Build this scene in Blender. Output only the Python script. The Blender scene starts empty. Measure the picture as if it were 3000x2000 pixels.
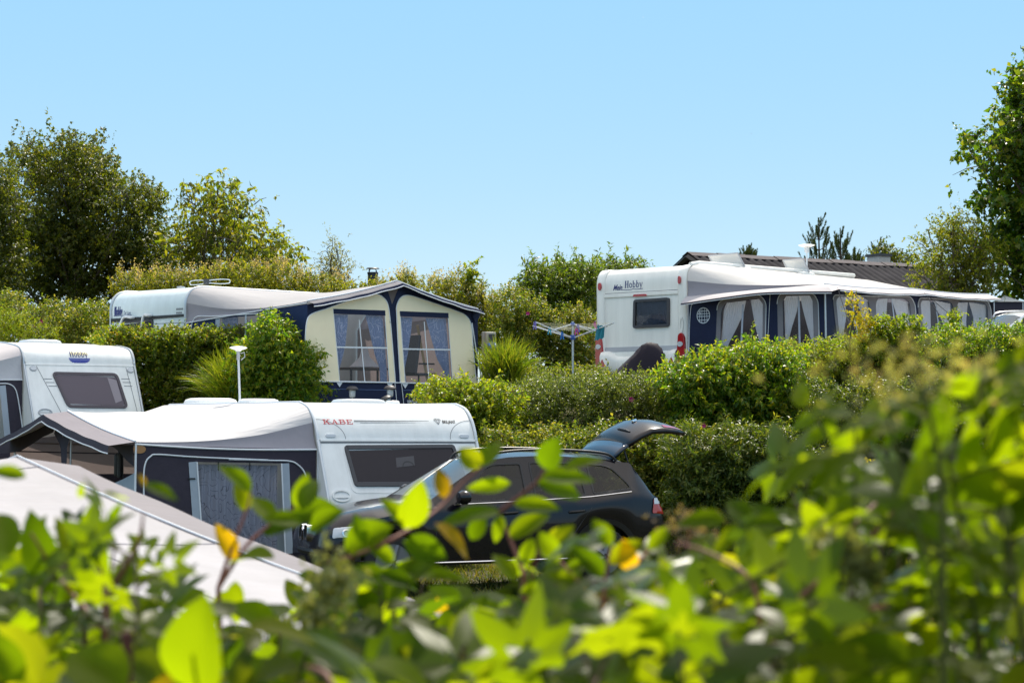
import bpy, bmesh, math, random
import numpy as np
from mathutils import Vector, Matrix, Euler
R = math.radians
rng = np.random.default_rng(7)
random.seed(7)
sc = bpy.context.scene
COL = sc.collection

# ---------------------------------------------------------------- camera
FPX, HZ, CAMZ = 5600.0, 1200.0, 2.2          # focal length and horizon row in photo pixels (3000 x 2000)
PITCH = math.atan((HZ - 1000.0) / FPX)
cd = bpy.data.cameras.new("camera"); cam = bpy.data.objects.new("camera", cd); COL.objects.link(cam)
cam.location = (0, 0, CAMZ); cam.rotation_euler = (R(90) + PITCH, 0, 0)
cd.sensor_width = 36.0; cd.lens = 36.0 * FPX / 3000.0
cd.clip_start = 0.05; cd.clip_end = 3000.0
cd.dof.use_dof = True; cd.dof.focus_distance = 31.0; cd.dof.aperture_fstop = 5.8
sc.camera = cam

# ---------------------------------------------------------------- sky, sun, exposure
SUN_EL, SUN_AZ = R(55), R(14)                 # sun ahead of the camera, a little to the right
w = bpy.data.worlds.new("World"); sc.world = w; w.use_nodes = True
nt = w.node_tree; nt.nodes.clear()
sky = nt.nodes.new("ShaderNodeTexSky"); sky.sky_type = 'NISHITA'; sky.sun_disc = False
sky.sun_elevation = SUN_EL; sky.sun_rotation = SUN_AZ
sky.air_density = 1.0; sky.dust_density = 0.0; sky.ozone_density = 3.0; sky.altitude = 500
gm = nt.nodes.new("ShaderNodeGamma"); gm.inputs[1].default_value = 0.06    # even, clear summer sky without a glare band
hs = nt.nodes.new("ShaderNodeHueSaturation"); hs.inputs['Saturation'].default_value = 11.5; hs.inputs['Hue'].default_value = 0.4985; hs.inputs['Value'].default_value = 2.46
bg = nt.nodes.new("ShaderNodeBackground"); bg.inputs[1].default_value = 0.14
wo = nt.nodes.new("ShaderNodeOutputWorld")
nt.links.new(sky.outputs[0], gm.inputs[0]); nt.links.new(gm.outputs[0], hs.inputs['Color']); 
# white fill added overhead, above the view, to brighten shaded walls; clear blue below
tcw = nt.nodes.new("ShaderNodeTexCoord"); sx_ = nt.nodes.new("ShaderNodeSeparateXYZ"); mr = nt.nodes.new("ShaderNodeMapRange"); mr.interpolation_type = 'SMOOTHSTEP'
mr.inputs[1].default_value = 0.32; mr.inputs[2].default_value = 0.85; nt.links.new(tcw.outputs['Generated'], sx_.inputs[0]); nt.links.new(sx_.outputs[2], mr.inputs[0])
sky_fill = nt.nodes.new("ShaderNodeMixRGB"); sky_fill.blend_type = 'MIX'; sky_fill.inputs[2].default_value = (3.9, 3.75, 3.6, 1)
nt.links.new(mr.outputs[0], sky_fill.inputs[0]); even = nt.nodes.new("ShaderNodeMixRGB"); even.inputs[0].default_value = 0.4; even.inputs[2].default_value = (1.25, 2.12, 2.95, 1)   # an even, slightly hazy summer blue
nt.links.new(hs.outputs[0], even.inputs[1]); nt.links.new(even.outputs[0], sky_fill.inputs[1]); nt.links.new(sky_fill.outputs[0], bg.inputs[0]); nt.links.new(bg.outputs[0], wo.inputs[0])
sd = bpy.data.lights.new("sun", 'SUN'); sd.energy = 2.4; sd.angle = R(0.53); sd.color = (1.0, 0.93, 0.80)
sun = bpy.data.objects.new("sun", sd); COL.objects.link(sun)
sdir = Vector((math.sin(SUN_AZ) * math.cos(SUN_EL), math.cos(SUN_AZ) * math.cos(SUN_EL), math.sin(SUN_EL)))
sun.rotation_euler = sdir.to_track_quat('Z', 'Y').to_euler(); sun.location = (0, 0, 30)
sc.view_settings.view_transform = 'Standard'; sc.view_settings.look = 'None'
sc.view_settings.exposure = 1.35; sc.view_settings.gamma = 1.0
sc.cycles.max_bounces = 10; sc.cycles.diffuse_bounces = 6; sc.cycles.transmission_bounces = 8; sc.cycles.glossy_bounces = 3; sc.cycles.transparent_max_bounces = 16; sc.cycles.sample_clamp_indirect = 6.0

# ---------------------------------------------------------------- helpers
def at(px, py, Y):
    """world point seen at photo pixel (px,py) at forward distance Y"""
    cp, sp = math.cos(PITCH), math.sin(PITCH)
    a = (1000.0 - py) / FPX
    dy, dz = cp - a * sp, sp + a * cp
    return Vector(((px - 1500.0) / FPX / dy * Y, Y, CAMZ + dz / dy * Y))
def mpp(Y): return Y / FPX
def sstep(v, a, b):
    t = min(1.0, max(0.0, (v - a) / (b - a))); return t * t * (3 - 2 * t)
def lerp(a, b, t): return a + (b - a) * t

class Frame:
    """local frame of a vehicle: x along its end wall, y inward along its length, z up"""
    def __init__(s, loc, yaw, roll=0.0, pitch=0.0):
        s.M = Matrix.Translation(loc) @ Euler((pitch, roll, yaw), 'XYZ').to_matrix().to_4x4()
        s.I = s.M.inverted()
    def hit(s, px, py, axis, val):
        o = s.I @ Vector((0, 0, CAMZ)); d = (s.I @ at(px, py, 10.0)) - o
        return o + d * ((val - o[axis]) / d[axis])

def setp(o, label=None, cat=None, group=None, kind=None):
    if label: o["label"] = label
    if cat: o["category"] = cat
    if group: o["group"] = group
    if kind: o["kind"] = kind
    return o
def thing(name, label, cat, M=None, group=None):
    o = bpy.data.objects.new(name, None); COL.objects.link(o); o.empty_display_size = 0.2
    if M is not None: o.matrix_world = M if isinstance(M, Matrix) else Matrix.Translation(M)
    return setp(o, label, cat, group)
def add(name, me, m=None, parent=None, label=None):
    o = bpy.data.objects.new(name, me); COL.objects.link(o)
    if m is not None and len(me.materials) == 0: me.materials.append(m)
    if parent is not None: o.parent = parent
    if label: o["label"] = label
    return o
def smooth(me, ang=35):
    me.polygons.foreach_set("use_smooth", np.ones(len(me.polygons), bool))
    me.set_sharp_from_angle(angle=R(ang)); me.update()
class MB:
    """mesh builder: collects shapes that become ONE mesh object"""
    def __init__(s): s.v = []; s.f = []
    def raw(s, vs, fs):
        n = len(s.v); s.v += [tuple(p) for p in vs]; s.f += [tuple(i + n for i in f) for f in fs]; return s
    def box(s, c, d, M=None):
        x, y, z = c; a, b, e = d[0] / 2, d[1] / 2, d[2] / 2
        vs = [Vector((x + i * a, y + j * b, z + k * e)) for i in (-1, 1) for j in (-1, 1) for k in (-1, 1)]
        if M: vs = [M @ p for p in vs]
        return s.raw(vs, [(0, 1, 3, 2), (4, 6, 7, 5), (0, 4, 5, 1), (2, 3, 7, 6), (0, 2, 6, 4), (1, 5, 7, 3)])
    def tube(s, pts, r, n=8, close=False):
        pts = [Vector(p) for p in pts]; N = len(pts); rr = r if hasattr(r, '__len__') else [r] * N
        vs = []; ref = Vector((0, 0, 1)); up = None
        for i in range(N):
            if close: t = pts[(i + 1) % N] - pts[i - 1]
            else: t = pts[min(i + 1, N - 1)] - pts[max(i - 1, 0)]
            if t.length < 1e-9: t = Vector((0, 0, 1))
            t.normalize()
            if up is None:
                up = ref if abs(t.dot(ref)) < 0.9 else Vector((1, 0, 0))
            a = t.cross(up)
            if a.length < 1e-4: a = t.cross(Vector((1, 0.3, 0)))
            a.normalize(); b = a.cross(t).normalized(); up = b
            for k in range(n):
                th = 2 * math.pi * k / n; vs.append(pts[i] + (a * math.cos(th) + b * math.sin(th)) * rr[i])
        fs = []
        for i in range(N if close else N - 1):
            j = (i + 1) % N
            for k in range(n):
                k2 = (k + 1) % n; fs.append((i * n + k, i * n + k2, j * n + k2, j * n + k))
        if not close: fs += [tuple(range(n - 1, -1, -1)), tuple((N - 1) * n + k for k in range(n))]
        return s.raw(vs, fs)
    def lathe(s, prof, c=(0, 0, 0), n=20, M=None):
        vs = []; c = Vector(c)
        for r, z in prof:
            for k in range(n):
                th = 2 * math.pi * k / n; p = Vector((r * math.cos(th), r * math.sin(th), z))
                vs.append((M @ p if M else p) + c)
        fs = []
        for i in range(len(prof) - 1):
            for k in range(n):
                k2 = (k + 1) % n; fs.append((i * n + k, i * n + k2, (i + 1) * n + k2, (i + 1) * n + k))
        if prof[0][0] > 1e-6: fs.append(tuple(range(n - 1, -1, -1)))
        if prof[-1][0] > 1e-6: fs.append(tuple((len(prof) - 1) * n + k for k in range(n)))
        return s.raw(vs, fs)
    def grid(s, G):
        nu, nv = len(G), len(G[0]); vs = [p for row in G for p in row]
        return s.raw(vs, [(i * nv + j, (i + 1) * nv + j, (i + 1) * nv + j + 1, i * nv + j + 1) for i in range(nu - 1) for j in range(nv - 1)])
    def solid(s, poly, f, o0, o1):
        """prism of a 2D polygon through the map f(u,v,offset), from offset o0 to o1"""
        n = len(poly); A = [f(u, v, o0) for u, v in poly]; B = [f(u, v, o1) for u, v in poly]
        return s.raw(A + B, [tuple(range(n)), tuple(range(2 * n - 1, n - 1, -1))] + [(i, i + n, (i + 1) % n + n, (i + 1) % n) for i in range(n)])
    def ring(s, po, pi, f, o0, o1):
        n = len(po); vs = [f(u, v, o) for P, o in ((po, o0), (po, o1), (pi, o1), (pi, o0)) for u, v in P]
        fs = []
        for k in range(4):
            k2 = (k + 1) % 4
            for i in range(n):
                j = (i + 1) % n; fs.append((k * n + i, k * n + j, k2 * n + j, k2 * n + i))
        return s.raw(vs, fs)
    def rows(s, poly, f, o, n=12, m=6):
        """convex outline laid on a curved surface, sliced into rows"""
        zs_ = [p[1] for p in poly]; z0, z1 = min(zs_), max(zs_); G = []
        for i in range(n + 1):
            z = lerp(z0 + 1e-5, z1 - 1e-5, i / n); X = []
            for k in range(len(poly)):
                a, b = poly[k - 1], poly[k]
                if (a[1] - z) * (b[1] - z) <= 0 and abs(a[1] - b[1]) > 1e-9: X.append(a[0] + (b[0] - a[0]) * (z - a[1]) / (b[1] - a[1]))
            if len(X) >= 2: G.append([f(lerp(min(X), max(X), j / m), z, o) for j in range(m + 1)])
        return s.grid(G)
    def stroke(s, pts, wd, f, o):
        """flat line of width wd drawn on a surface"""
        P = [Vector((p[0], p[1])) for p in pts]; Wd = list(wd) if hasattr(wd, '__len__') else [wd] * len(P); L = []; Rr = []
        Q, wd = [P[0]], [Wd[0]]
        for i in range(1, len(P)):
            k = max(1, int((P[i] - P[i - 1]).length / .025)); k = min(k, 12)
            for j in range(1, k + 1): Q.append(P[i - 1].lerp(P[i], j / k)); wd.append(lerp(Wd[i - 1], Wd[i], j / k))
        P = Q
        for i in range(len(P)):
            t = (P[min(i + 1, len(P) - 1)] - P[max(i - 1, 0)]); t = t.normalized() if t.length > 1e-9 else Vector((1, 0))
            ww = wd[i]
            nn = Vector((-t.y, t.x)) * ww / 2; L.append(P[i] + nn); Rr.append(P[i] - nn)
        n = len(P); vs = [f(p.x, p.y, o) for p in L] + [f(p.x, p.y, o) for p in Rr]
        return s.raw(vs, [(i, i + 1, n + i + 1, n + i) for i in range(n - 1)])
    def fill(s, outer, holes, f, o):
        bm = bmesh.new()
        for P in [outer] + holes:
            P = [p for i, p in enumerate(P) if (Vector(p) - Vector(P[i - 1])).length > 2e-4]
            vs = [bm.verts.new((u, v, 0)) for u, v in P]
            for i in range(len(vs)): bm.edges.new((vs[i], vs[(i + 1) % len(vs)]))
        bmesh.ops.triangle_fill(bm, edges=bm.edges[:], use_beauty=True)
        bm.verts.index_update()
        s.raw([f(v.co.x, v.co.y, o) for v in bm.verts], [tuple(v.index for v in fc.verts) for fc in bm.faces]); bm.free(); return s
    def mesh(s, name, ang=35, sm=True, recalc=True):
        me = bpy.data.meshes.new(name); me.from_pydata(s.v, [], s.f)
        if recalc:
            bm = bmesh.new(); bm.from_mesh(me); bmesh.ops.recalc_face_normals(bm, faces=bm.faces[:]); bm.to_mesh(me); bm.free()
        if sm: smooth(me, ang)
        return me
    def build(s, name, m, parent=None, label=None, ang=35, sm=True, bevel=0.0):
        o = add(name, s.mesh(name, ang, sm), m, parent, label)
        if bevel:
            b = o.modifiers.new("bevel", 'BEVEL'); b.width = bevel; b.segments = 2; b.limit_method = 'ANGLE'; b.angle_limit = R(40)
        return o
def split_build(mb, name, m, parent=None, label=None, ang=35, sm=True):
    """each separate piece of the builder becomes an object of its own"""
    par = list(range(len(mb.v)))
    def find(a):
        while par[a] != a: par[a] = par[par[a]]; a = par[a]
        return a
    for f in mb.f:
        for k in f[1:]: par[find(k)] = find(f[0])
    groups = {}
    for f in mb.f: groups.setdefault(find(f[0]), []).append(f)
    out = []
    for fs in groups.values():
        ids = sorted({i for f in fs for i in f}); mp = {i: k for k, i in enumerate(ids)}; q = MB(); q.raw([mb.v[i] for i in ids], [tuple(mp[i] for i in f) for f in fs]); out.append(q.build(name, m, parent, label, ang, sm))
    return out
def rrect(u0, u1, v0, v1, r, n=4):
    P = []
    for cx, cy, a in ((u1 - r, v1 - r, 0), (u0 + r, v1 - r, 90), (u0 + r, v0 + r, 180), (u1 - r, v0 + r, 270)):
        for i in range(n + 1):
            t = R(a + 90 * i / n); P.append((cx + r * math.cos(t), cy + r * math.sin(t)))
    return P
def rpoly(pts, r, n=4):
    """polygon with rounded corners"""
    out = []; N = len(pts); r = max(r, .002)
    for i in range(N):
        p = Vector(pts[i]); a = Vector(pts[i - 1]) - p; b = Vector(pts[(i + 1) % N]) - p
        rr = min(r, a.length * .45, b.length * .45); A = p + a.normalized() * rr; B = p + b.normalized() * rr
        for k in range(n + 1):
            t = k / n; out.append(tuple((1 - t) ** 2 * A + 2 * t * (1 - t) * p + t * t * B))
    return out
def inset(poly, d):
    P = [Vector(p) for p in poly]; N = len(P)
    area = sum(P[i].x * P[(i + 1) % N].y - P[(i + 1) % N].x * P[i].y for i in range(N)); sg = 1 if area > 0 else -1
    out = []
    for i in range(N):
        a = (P[i] - P[i - 1]); b = (P[(i + 1) % N] - P[i])
        if a.length < 1e-9: a = b
        if b.length < 1e-9: b = a
        a.normalize(); b.normalize()
        na = Vector((-a.y, a.x)) * sg; nb = Vector((-b.y, b.x)) * sg; m = na + nb
        m = m / max(0.3, m.dot(na)); out.append(tuple(P[i] + m * d))
    return out
def ell(cx, cy, a, b, n=24): return [(cx + a * math.cos(2 * math.pi * i / n), cy + b * math.sin(2 * math.pi * i / n)) for i in range(n)]
def spline(pts, n=6):
    """Catmull-Rom through points"""
    P = [Vector(p) for p in pts]; out = []
    for i in range(len(P) - 1):
        p0, p1, p2, p3 = P[max(i - 1, 0)], P[i], P[i + 1], P[min(i + 2, len(P) - 1)]
        for k in range(n):
            t = k / n; out.append(0.5 * ((2 * p1) + (p2 - p0) * t + (2 * p0 - 5 * p1 + 4 * p2 - p3) * t * t + (3 * p1 - p0 - 3 * p2 + p3) * t ** 3))
    out.append(P[-1]); return out
def planemap(o, U, V, N):
    o, U, V, N = Vector(o), Vector(U), Vector(V), Vector(N)
    return lambda u, v, k: o + U * u + V * v + N * k

# ---------------------------------------------------------------- materials
def nodes(name):
    m = bpy.data.materials.new(name); m.use_nodes = True; t = m.node_tree; t.nodes.clear()
    out = t.nodes.new("ShaderNodeOutputMaterial"); return m, t, out
def L(t, a, b): t.links.new(a, b)
def noise(t, scale, detail=4, rough=.6, coord='Object', stretch=None):
    tc = t.nodes.new("ShaderNodeTexCoord"); n = t.nodes.new("ShaderNodeTexNoise")
    n.inputs['Scale'].default_value = scale; n.inputs['Detail'].default_value = detail; n.inputs['Roughness'].default_value = rough
    if stretch:
        mp = t.nodes.new("ShaderNodeMapping"); mp.inputs['Scale'].default_value = stretch
        L(t, tc.outputs[coord], mp.inputs[0]); L(t, mp.outputs[0], n.inputs['Vector'])
    else: L(t, tc.outputs[coord], n.inputs['Vector'])
    return n
def ramp(t, src, stops):
    r = t.nodes.new("ShaderNodeValToRGB"); e = r.color_ramp.elements
    while len(e) < len(stops): e.new(.5)
    for i, (p, c) in enumerate(stops): e[i].position = p; e[i].color = (*c, 1)
    L(t, src, r.inputs[0]); return r
def mat(name, col, rough=.5, metal=0, spec=.5, var=.0, vs=3, bump=0, bs=60, coat=0, stretch=None):
    m, t, out = nodes(name); p = t.nodes.new("ShaderNodeBsdfPrincipled")
    p.inputs['Roughness'].default_value = rough; p.inputs['Metallic'].default_value = metal
    p.inputs['Specular IOR Level'].default_value = spec; p.inputs['Coat Weight'].default_value = coat; p.inputs['Coat Roughness'].default_value = .03
    if var:
        n = noise(t, vs, 5, .65, stretch=stretch); c1 = tuple(c * (1 - var) for c in col); c2 = tuple(min(1, c * (1 + var * .5)) for c in col)
        r = ramp(t, n.outputs[0], [(.3, c1), (.65, c2)]); L(t, r.outputs[0], p.inputs['Base Color'])
    else: p.inputs['Base Color'].default_value = (*col, 1)
    if bump:
        n2 = noise(t, bs, 3); b = t.nodes.new("ShaderNodeBump"); b.inputs['Strength'].default_value = bump; b.inputs['Distance'].default_value = .01
        L(t, n2.outputs[0], b.inputs['Height']); L(t, b.outputs[0], p.inputs['Normal'])
    L(t, p.outputs[0], out.inputs[0]); return m
def cloth(name, col, trans=.15, var=.06, rough=.7, bump=.25, bs=(9, 2.5, 9), tcol=None, pattern=None):
    """awning fabric: lets a little light through, slightly creased"""
    m, t, out = nodes(name); p = t.nodes.new("ShaderNodeBsdfPrincipled"); p.inputs['Roughness'].default_value = rough
    p.inputs['Specular IOR Level'].default_value = .25
    tr = t.nodes.new("ShaderNodeBsdfTranslucent"); mx = t.nodes.new("ShaderNodeMixShader"); mx.inputs[0].default_value = trans
    n = noise(t, 1.6, 6, .7, stretch=(1, 1, 1)); c1 = tuple(c * (1 - var) for c in col); c2 = tuple(min(1, c * (1 + var)) for c in col)
    r = ramp(t, n.outputs[0], [(.3, c1), (.7, c2)]); src = r.outputs[0]
    if pattern: src = pattern(t, src)
    L(t, src, p.inputs['Base Color'])
    if tcol: tr.inputs[0].default_value = (*tcol, 1)
    else: L(t, src, tr.inputs[0])
    n2 = noise(t, 1.0, 3, .5, stretch=bs); b = t.nodes.new("ShaderNodeBump"); b.inputs['Strength'].default_value = bump; b.inputs['Distance'].default_value = .03
    L(t, n2.outputs[0], b.inputs['Height']); L(t, b.outputs[0], p.inputs['Normal']); L(t, b.outputs[0], tr.inputs['Normal'])
    L(t, p.outputs[0], mx.inputs[1]); L(t, tr.outputs[0], mx.inputs[2]); L(t, mx.outputs[0], out.inputs[0]); return m
def glass(name, tint, refl=1.0, rough=.02, milky=0.0, mcol=(.7, .75, .8), wob=0.0):
    m, t, out = nodes(name); a = t.nodes.new("ShaderNodeBsdfTransparent"); a.inputs[0].default_value = (*tint, 1)
    g = t.nodes.new("ShaderNodeBsdfGlossy"); g.inputs['Roughness'].default_value = rough; g.inputs[0].default_value = (refl,) * 3 + (1,)
    lw_ = t.nodes.new("ShaderNodeLayerWeight"); p5_ = t.nodes.new("ShaderNodeMath"); p5_.operation = 'POWER'; p5_.inputs[1].default_value = 4.5; L(t, lw_.outputs['Facing'], p5_.inputs[0])
    fr = t.nodes.new("ShaderNodeMath"); fr.operation = 'MULTIPLY_ADD'; fr.inputs[1].default_value = .92; fr.inputs[2].default_value = .045; L(t, p5_.outputs[0], fr.inputs[0]); mx = t.nodes.new("ShaderNodeMixShader")
    src = a.outputs[0]
    if milky:
        d = t.nodes.new("ShaderNodeBsdfDiffuse"); d.inputs[0].default_value = (*mcol, 1); m2 = t.nodes.new("ShaderNodeMixShader"); m2.inputs[0].default_value = milky
        L(t, src, m2.inputs[1]); L(t, d.outputs[0], m2.inputs[2]); src = m2.outputs[0]
    if wob:
        n2 = noise(t, 4, 2); b = t.nodes.new("ShaderNodeBump"); b.inputs['Strength'].default_value = wob; b.inputs['Distance'].default_value = .02
        L(t, n2.outputs[0], b.inputs['Height']); L(t, b.outputs[0], g.inputs['Normal'])
    L(t, fr.outputs[0], mx.inputs[0]); L(t, src, mx.inputs[1]); L(t, g.outputs[0], mx.inputs[2]); L(t, mx.outputs[0], out.inputs[0]); return m
def leafmat(name, stops_, trans=.42, tboost=2.6, rough=.38, spec=.5, big=0.0, bs=1.2, dk=.72):
    """leaves: each leaf takes its own hue from the ramp; light passes through"""
    stops = [(a, (c[0] * .90, c[1] * .84, c[2] * .5)) for a, c in stops_]; m, t, out = nodes(name); g = t.nodes.new("ShaderNodeNewGeometry"); src = g.outputs['Random Per Island']
    if big:                                                       # whole sprays differ in age and hue
        n = noise(t, bs, 2); a = t.nodes.new("ShaderNodeMath"); a.operation = 'MULTIPLY_ADD'; a.inputs[1].default_value = big * 2.4; a.inputs[2].default_value = -big * 1.2
        L(t, n.outputs[0], a.inputs[0]); b = t.nodes.new("ShaderNodeMath"); b.operation = 'ADD'; b.use_clamp = True
        L(t, a.outputs[0], b.inputs[0]); L(t, src, b.inputs[1]); src = b.outputs[0]
    r = ramp(t, src, stops); p = t.nodes.new("ShaderNodeBsdfPrincipled"); p.inputs['Roughness'].default_value = rough; p.inputs['Specular IOR Level'].default_value = spec * .55
    md = t.nodes.new("ShaderNodeMixRGB"); md.blend_type = 'MULTIPLY'; md.inputs[0].default_value = 1; md.inputs[2].default_value = (dk, dk, dk, 1); L(t, r.outputs[0], md.inputs[1]); L(t, md.outputs[0], p.inputs['Base Color'])
    tboost *= 1.0 + .45 * (1 - dk); tr = t.nodes.new("ShaderNodeBsdfTranslucent"); mu = t.nodes.new("ShaderNodeMixRGB"); mu.blend_type = 'MULTIPLY'; mu.inputs[0].default_value = 1
    mu.inputs[2].default_value = (tboost * 1.27, tboost * 1.22, tboost * .35, 1); L(t, r.outputs[0], mu.inputs[1]); L(t, mu.outputs[0], tr.inputs[0])
    mx = t.nodes.new("ShaderNodeMixShader"); mx.inputs[0].default_value = trans
    L(t, p.outputs[0], mx.inputs[1]); L(t, tr.outputs[0], mx.inputs[2]); L(t, mx.outputs[0], out.inputs[0]); return m

M = {}
M['white'] = mat("caravan_white", (.83, .835, .83), .28, var=.09, vs=1.6, stretch=(3, 3, .35), spec=.5)
M['white_warm'] = mat("caravan_warm_white", (.89, .87, .82), .25, var=.08, vs=1.6, stretch=(3, 3, .35))
M['pale_blue'] = mat("pale_blue_sheet", (.66, .74, .76), .35, var=.09, vs=1.6, stretch=(3, 3, .35))
M['trim'] = mat("aluminium_trim", (.55, .57, .6), .35, metal=.6)
M['grey'] = mat("grey_plastic", (.42, .43, .46), .5, var=.08)
M['dgrey'] = mat("dark_grey_rubber", (.05, .048, .055), .5)
M['black'] = mat("black_plastic", (.012, .012, .014), .45)
M['piping'] = mat("white_piping", (.72, .75, .8), .6)
M['navy_ink'] = mat("navy_lettering", (.02, .03, .16), .5)
M['blue_ink'] = mat("blue_lettering", (.05, .07, .38), .5)
M['black_ink'] = mat("black_lettering", (.02, .02, .025), .5)
M['red_ink'] = mat("red_lettering", (.52, .02, .03), .45)
M['yellow_ink'] = mat("pale_yellow_print", (.85, .72, .38), .5)
M['seam'] = mat("seam_line", (.2, .21, .23), .6)
M['acryl'] = glass("smoked_acrylic_window", (.16, .13, .14), .45, .05, milky=.6, mcol=(.045, .036, .045), wob=.02)
M['acryl_light'] = glass("lilac_acrylic_window", (.3, .24, .27), .45, .06, milky=.75, mcol=(.165, .135, .165), wob=.02)
M['acryl_clear'] = glass("clear_acrylic_window", (.6, .62, .66), .35, .03, wob=.02)
M['pvc'] = glass("clear_pvc_window", (.86, .87, .92), .4, .1, milky=.04, mcol=(.6, .6, .65), wob=.06)
M['pvc_brown'] = glass("smoky_pvc_window", (.8, .78, .8), .4, .1, milky=.06, mcol=(.35, .3, .3), wob=.06)
M['carglass'] = glass("tinted_car_glass", (.26, .28, .30), .8, .01)
M['windscreen'] = glass("windscreen_glass", (.55, .62, .62), 1.0, .01, milky=.1, mcol=(.5, .58, .6))
M['backglass'] = mat("blue_black_rear_glass", (.004, .016, .04), .06, spec=.6)
M['carpaint'] = mat("black_car_paint", (.006, .005, .009), .24, spec=.22, coat=.5)
M['carwhite'] = mat("white_car_paint", (.75, .76, .78), .2, coat=1.0)
M['chrome'] = mat("chrome", (.75, .75, .78), .12, metal=1)
M['rubber'] = mat("tyre_rubber", (.018, .018, .019), .85, bump=.3)
M['lamp'] = mat("clear_lamp_lens", (.6, .62, .66), .1, spec=.6)
M['redlens'] = mat("red_lamp_lens", (.42, .006, .012), .12, spec=.6, coat=.6)
M['steel'] = mat("galvanised_steel", (.55, .56, .58), .35, metal=.8, var=.1, vs=8)
M['rim'] = mat("dusty_alloy_rim", (.16, .16, .17), .45, metal=.5)
M['alu'] = mat("white_aluminium_pole", (.68, .7, .73), .35, metal=.2)
M['blackcover'] = cloth("black_purple_tarp", (.014, .010, .020), .02, bump=.6, bs=(4, 4, 1))
M['roof_white'] = cloth("white_awning_roof", (.74, .725, .73), .05, var=.03, bump=.35, bs=(1.2, 7, 2))
M['roof_grey'] = cloth("light_grey_awning_roof", (.46, .43, .45), .05, var=.05, bump=.35, bs=(1.2, 7, 2))
M['wedge'] = cloth("mid_grey_awning_fabric", (.33, .31, .35), .10, var=.05)
M['tent_roof'] = cloth("weathered_grey_white_roof", (.34, .325, .345), .05, var=.1, bump=1.0, bs=(1.5, 6, 2))
M['tent_strip'] = cloth("mauve_grey_canopy", (.20, .18, .195), .06, var=.08, bump=1.0, bs=(1.5, 6, 2))
M['roof_kabe'] = cloth("sagging_pale_grey_roof", (.53, .515, .53), .06, var=.06, bump=1.0, bs=(1.0, 8, 2))
M['roof_dlx'] = cloth("pale_grey_roof_cloth", (.50, .485, .505), .32, var=.05, bump=.45, bs=(1.2, 7, 2))
M['strip'] = cloth("grey_canopy_fabric", (.20, .18, .205), .05, var=.06)
M['wedge_light'] = cloth("light_lavender_fabric", (.52, .52, .56), .10, var=.05)
M['charcoal'] = cloth("charcoal_awning_fabric", (.045, .038, .055), .05, var=.1)
M['navy'] = cloth("navy_awning_fabric", (.012, .018, .055), .04, var=.12, rough=.6)
M['navy2'] = cloth("blue_navy_awning_fabric", (.012, .026, .085), .05, var=.12, rough=.6)
M['cream'] = cloth("cream_awning_fabric", (.99, .85, .61), .02, var=.03, bump=.3, bs=(6, 6, 1.2))
M['greywall'] = cloth("grey_awning_window_border", (.24, .225, .245), .10, var=.06)
M['backlit_greywall'] = cloth("backlit_brown_grey_fabric", (.30, .24, .23), .45, var=.05, bump=.2)  # brown of sunlight through the grey far walls is put into the colour
M['paleblue_cloth'] = cloth("pale_blue_grey_fabric", (.42, .48, .56), .12, var=.05)
M['roof_mein'] = cloth("white_thin_awning_roof", (.76, .74, .735), .38, var=.025, bump=.35, bs=(1.2, 7, 2))
M['curtain'] = cloth("white_net_curtain", (.95, .96, .97), .35, var=.03, bump=.15)
M['teal'] = cloth("teal_cloth", (.03, .19, .26), .2, var=.12)
M['wood'] = mat("pine_plank", (.55, .36, .16), .6, var=.2, vs=6)
M['darkwood'] = mat("dark_brown_wood", (.10, .05, .04), .5, var=.2)
M['rust'] = mat("rusty_red_brown_stake", (.10, .028, .018), .8, var=.4, vs=20, bump=.4)
M['bark'] = mat("bark", (.10, .075, .055), .9, var=.4, vs=9, bump=.6, bs=30)
M['twig'] = mat("twig_brown", (.11, .07, .04), .8, var=.3)
M['twig_green'] = mat("twig_green", (.075, .085, .025), .9, spec=.05, var=.3)
M['twig_red'] = mat("twig_reddish", (.22, .07, .05), .6, var=.3)
M['bluplug'] = mat("blue_plug", (.02, .13, .55), .4)
M['beige'] = mat("beige_plastic_box", (.44, .41, .34), .5, var=.08)
M['lidgrey'] = glass("translucent_hatch_lid", (.75, .77, .8), .9, .15, milky=.75, mcol=(.74, .76, .78))
M['pink'] = mat("pink_petals", (.55, .03, .22), .6)
M['brownleather'] = mat("brown_leather_tag", (.35, .18, .07), .6)

def blue_pattern(t, src):                                         # swirls printed on the blue curtains
    tc = t.nodes.new("ShaderNodeTexCoord"); v = t.nodes.new("ShaderNodeTexVoronoi"); v.feature = 'DISTANCE_TO_EDGE'; v.inputs['Scale'].default_value = 6.5; v.inputs['Randomness'].default_value = .8
    n = noise(t, 2.2, 2); a = t.nodes.new("ShaderNodeMixRGB"); a.blend_type = 'ADD'; a.inputs[0].default_value = .45
    L(t, tc.outputs['Object'], a.inputs[1]); L(t, n.outputs['Color'], a.inputs[2]); L(t, a.outputs[0], v.inputs['Vector'])
    r = ramp(t, v.outputs['Distance'], [(.0, (.66, .72, .88)), (.05, (.34, .43, .64))]); return r.outputs[0]
M['bluecurtain'] = cloth("blue_swirl_curtain", (.13, .19, .40), .3, var=.05, pattern=blue_pattern)
def lace_pattern(t, src):
    n = noise(t, 3.5, 2, .4); w_ = t.nodes.new("ShaderNodeMath"); w_.operation = 'PINGPONG'; w_.inputs[1].default_value = .05; L(t, n.outputs[0], w_.inputs[0])
    r = ramp(t, w_.outputs[0], [(.0, (.10, .10, .12)), (.006, (.44, .45, .52))]); return r.outputs[0]
M['lace'] = cloth("grey_lace_curtain", (.42, .43, .5), .3, pattern=lace_pattern)

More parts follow.
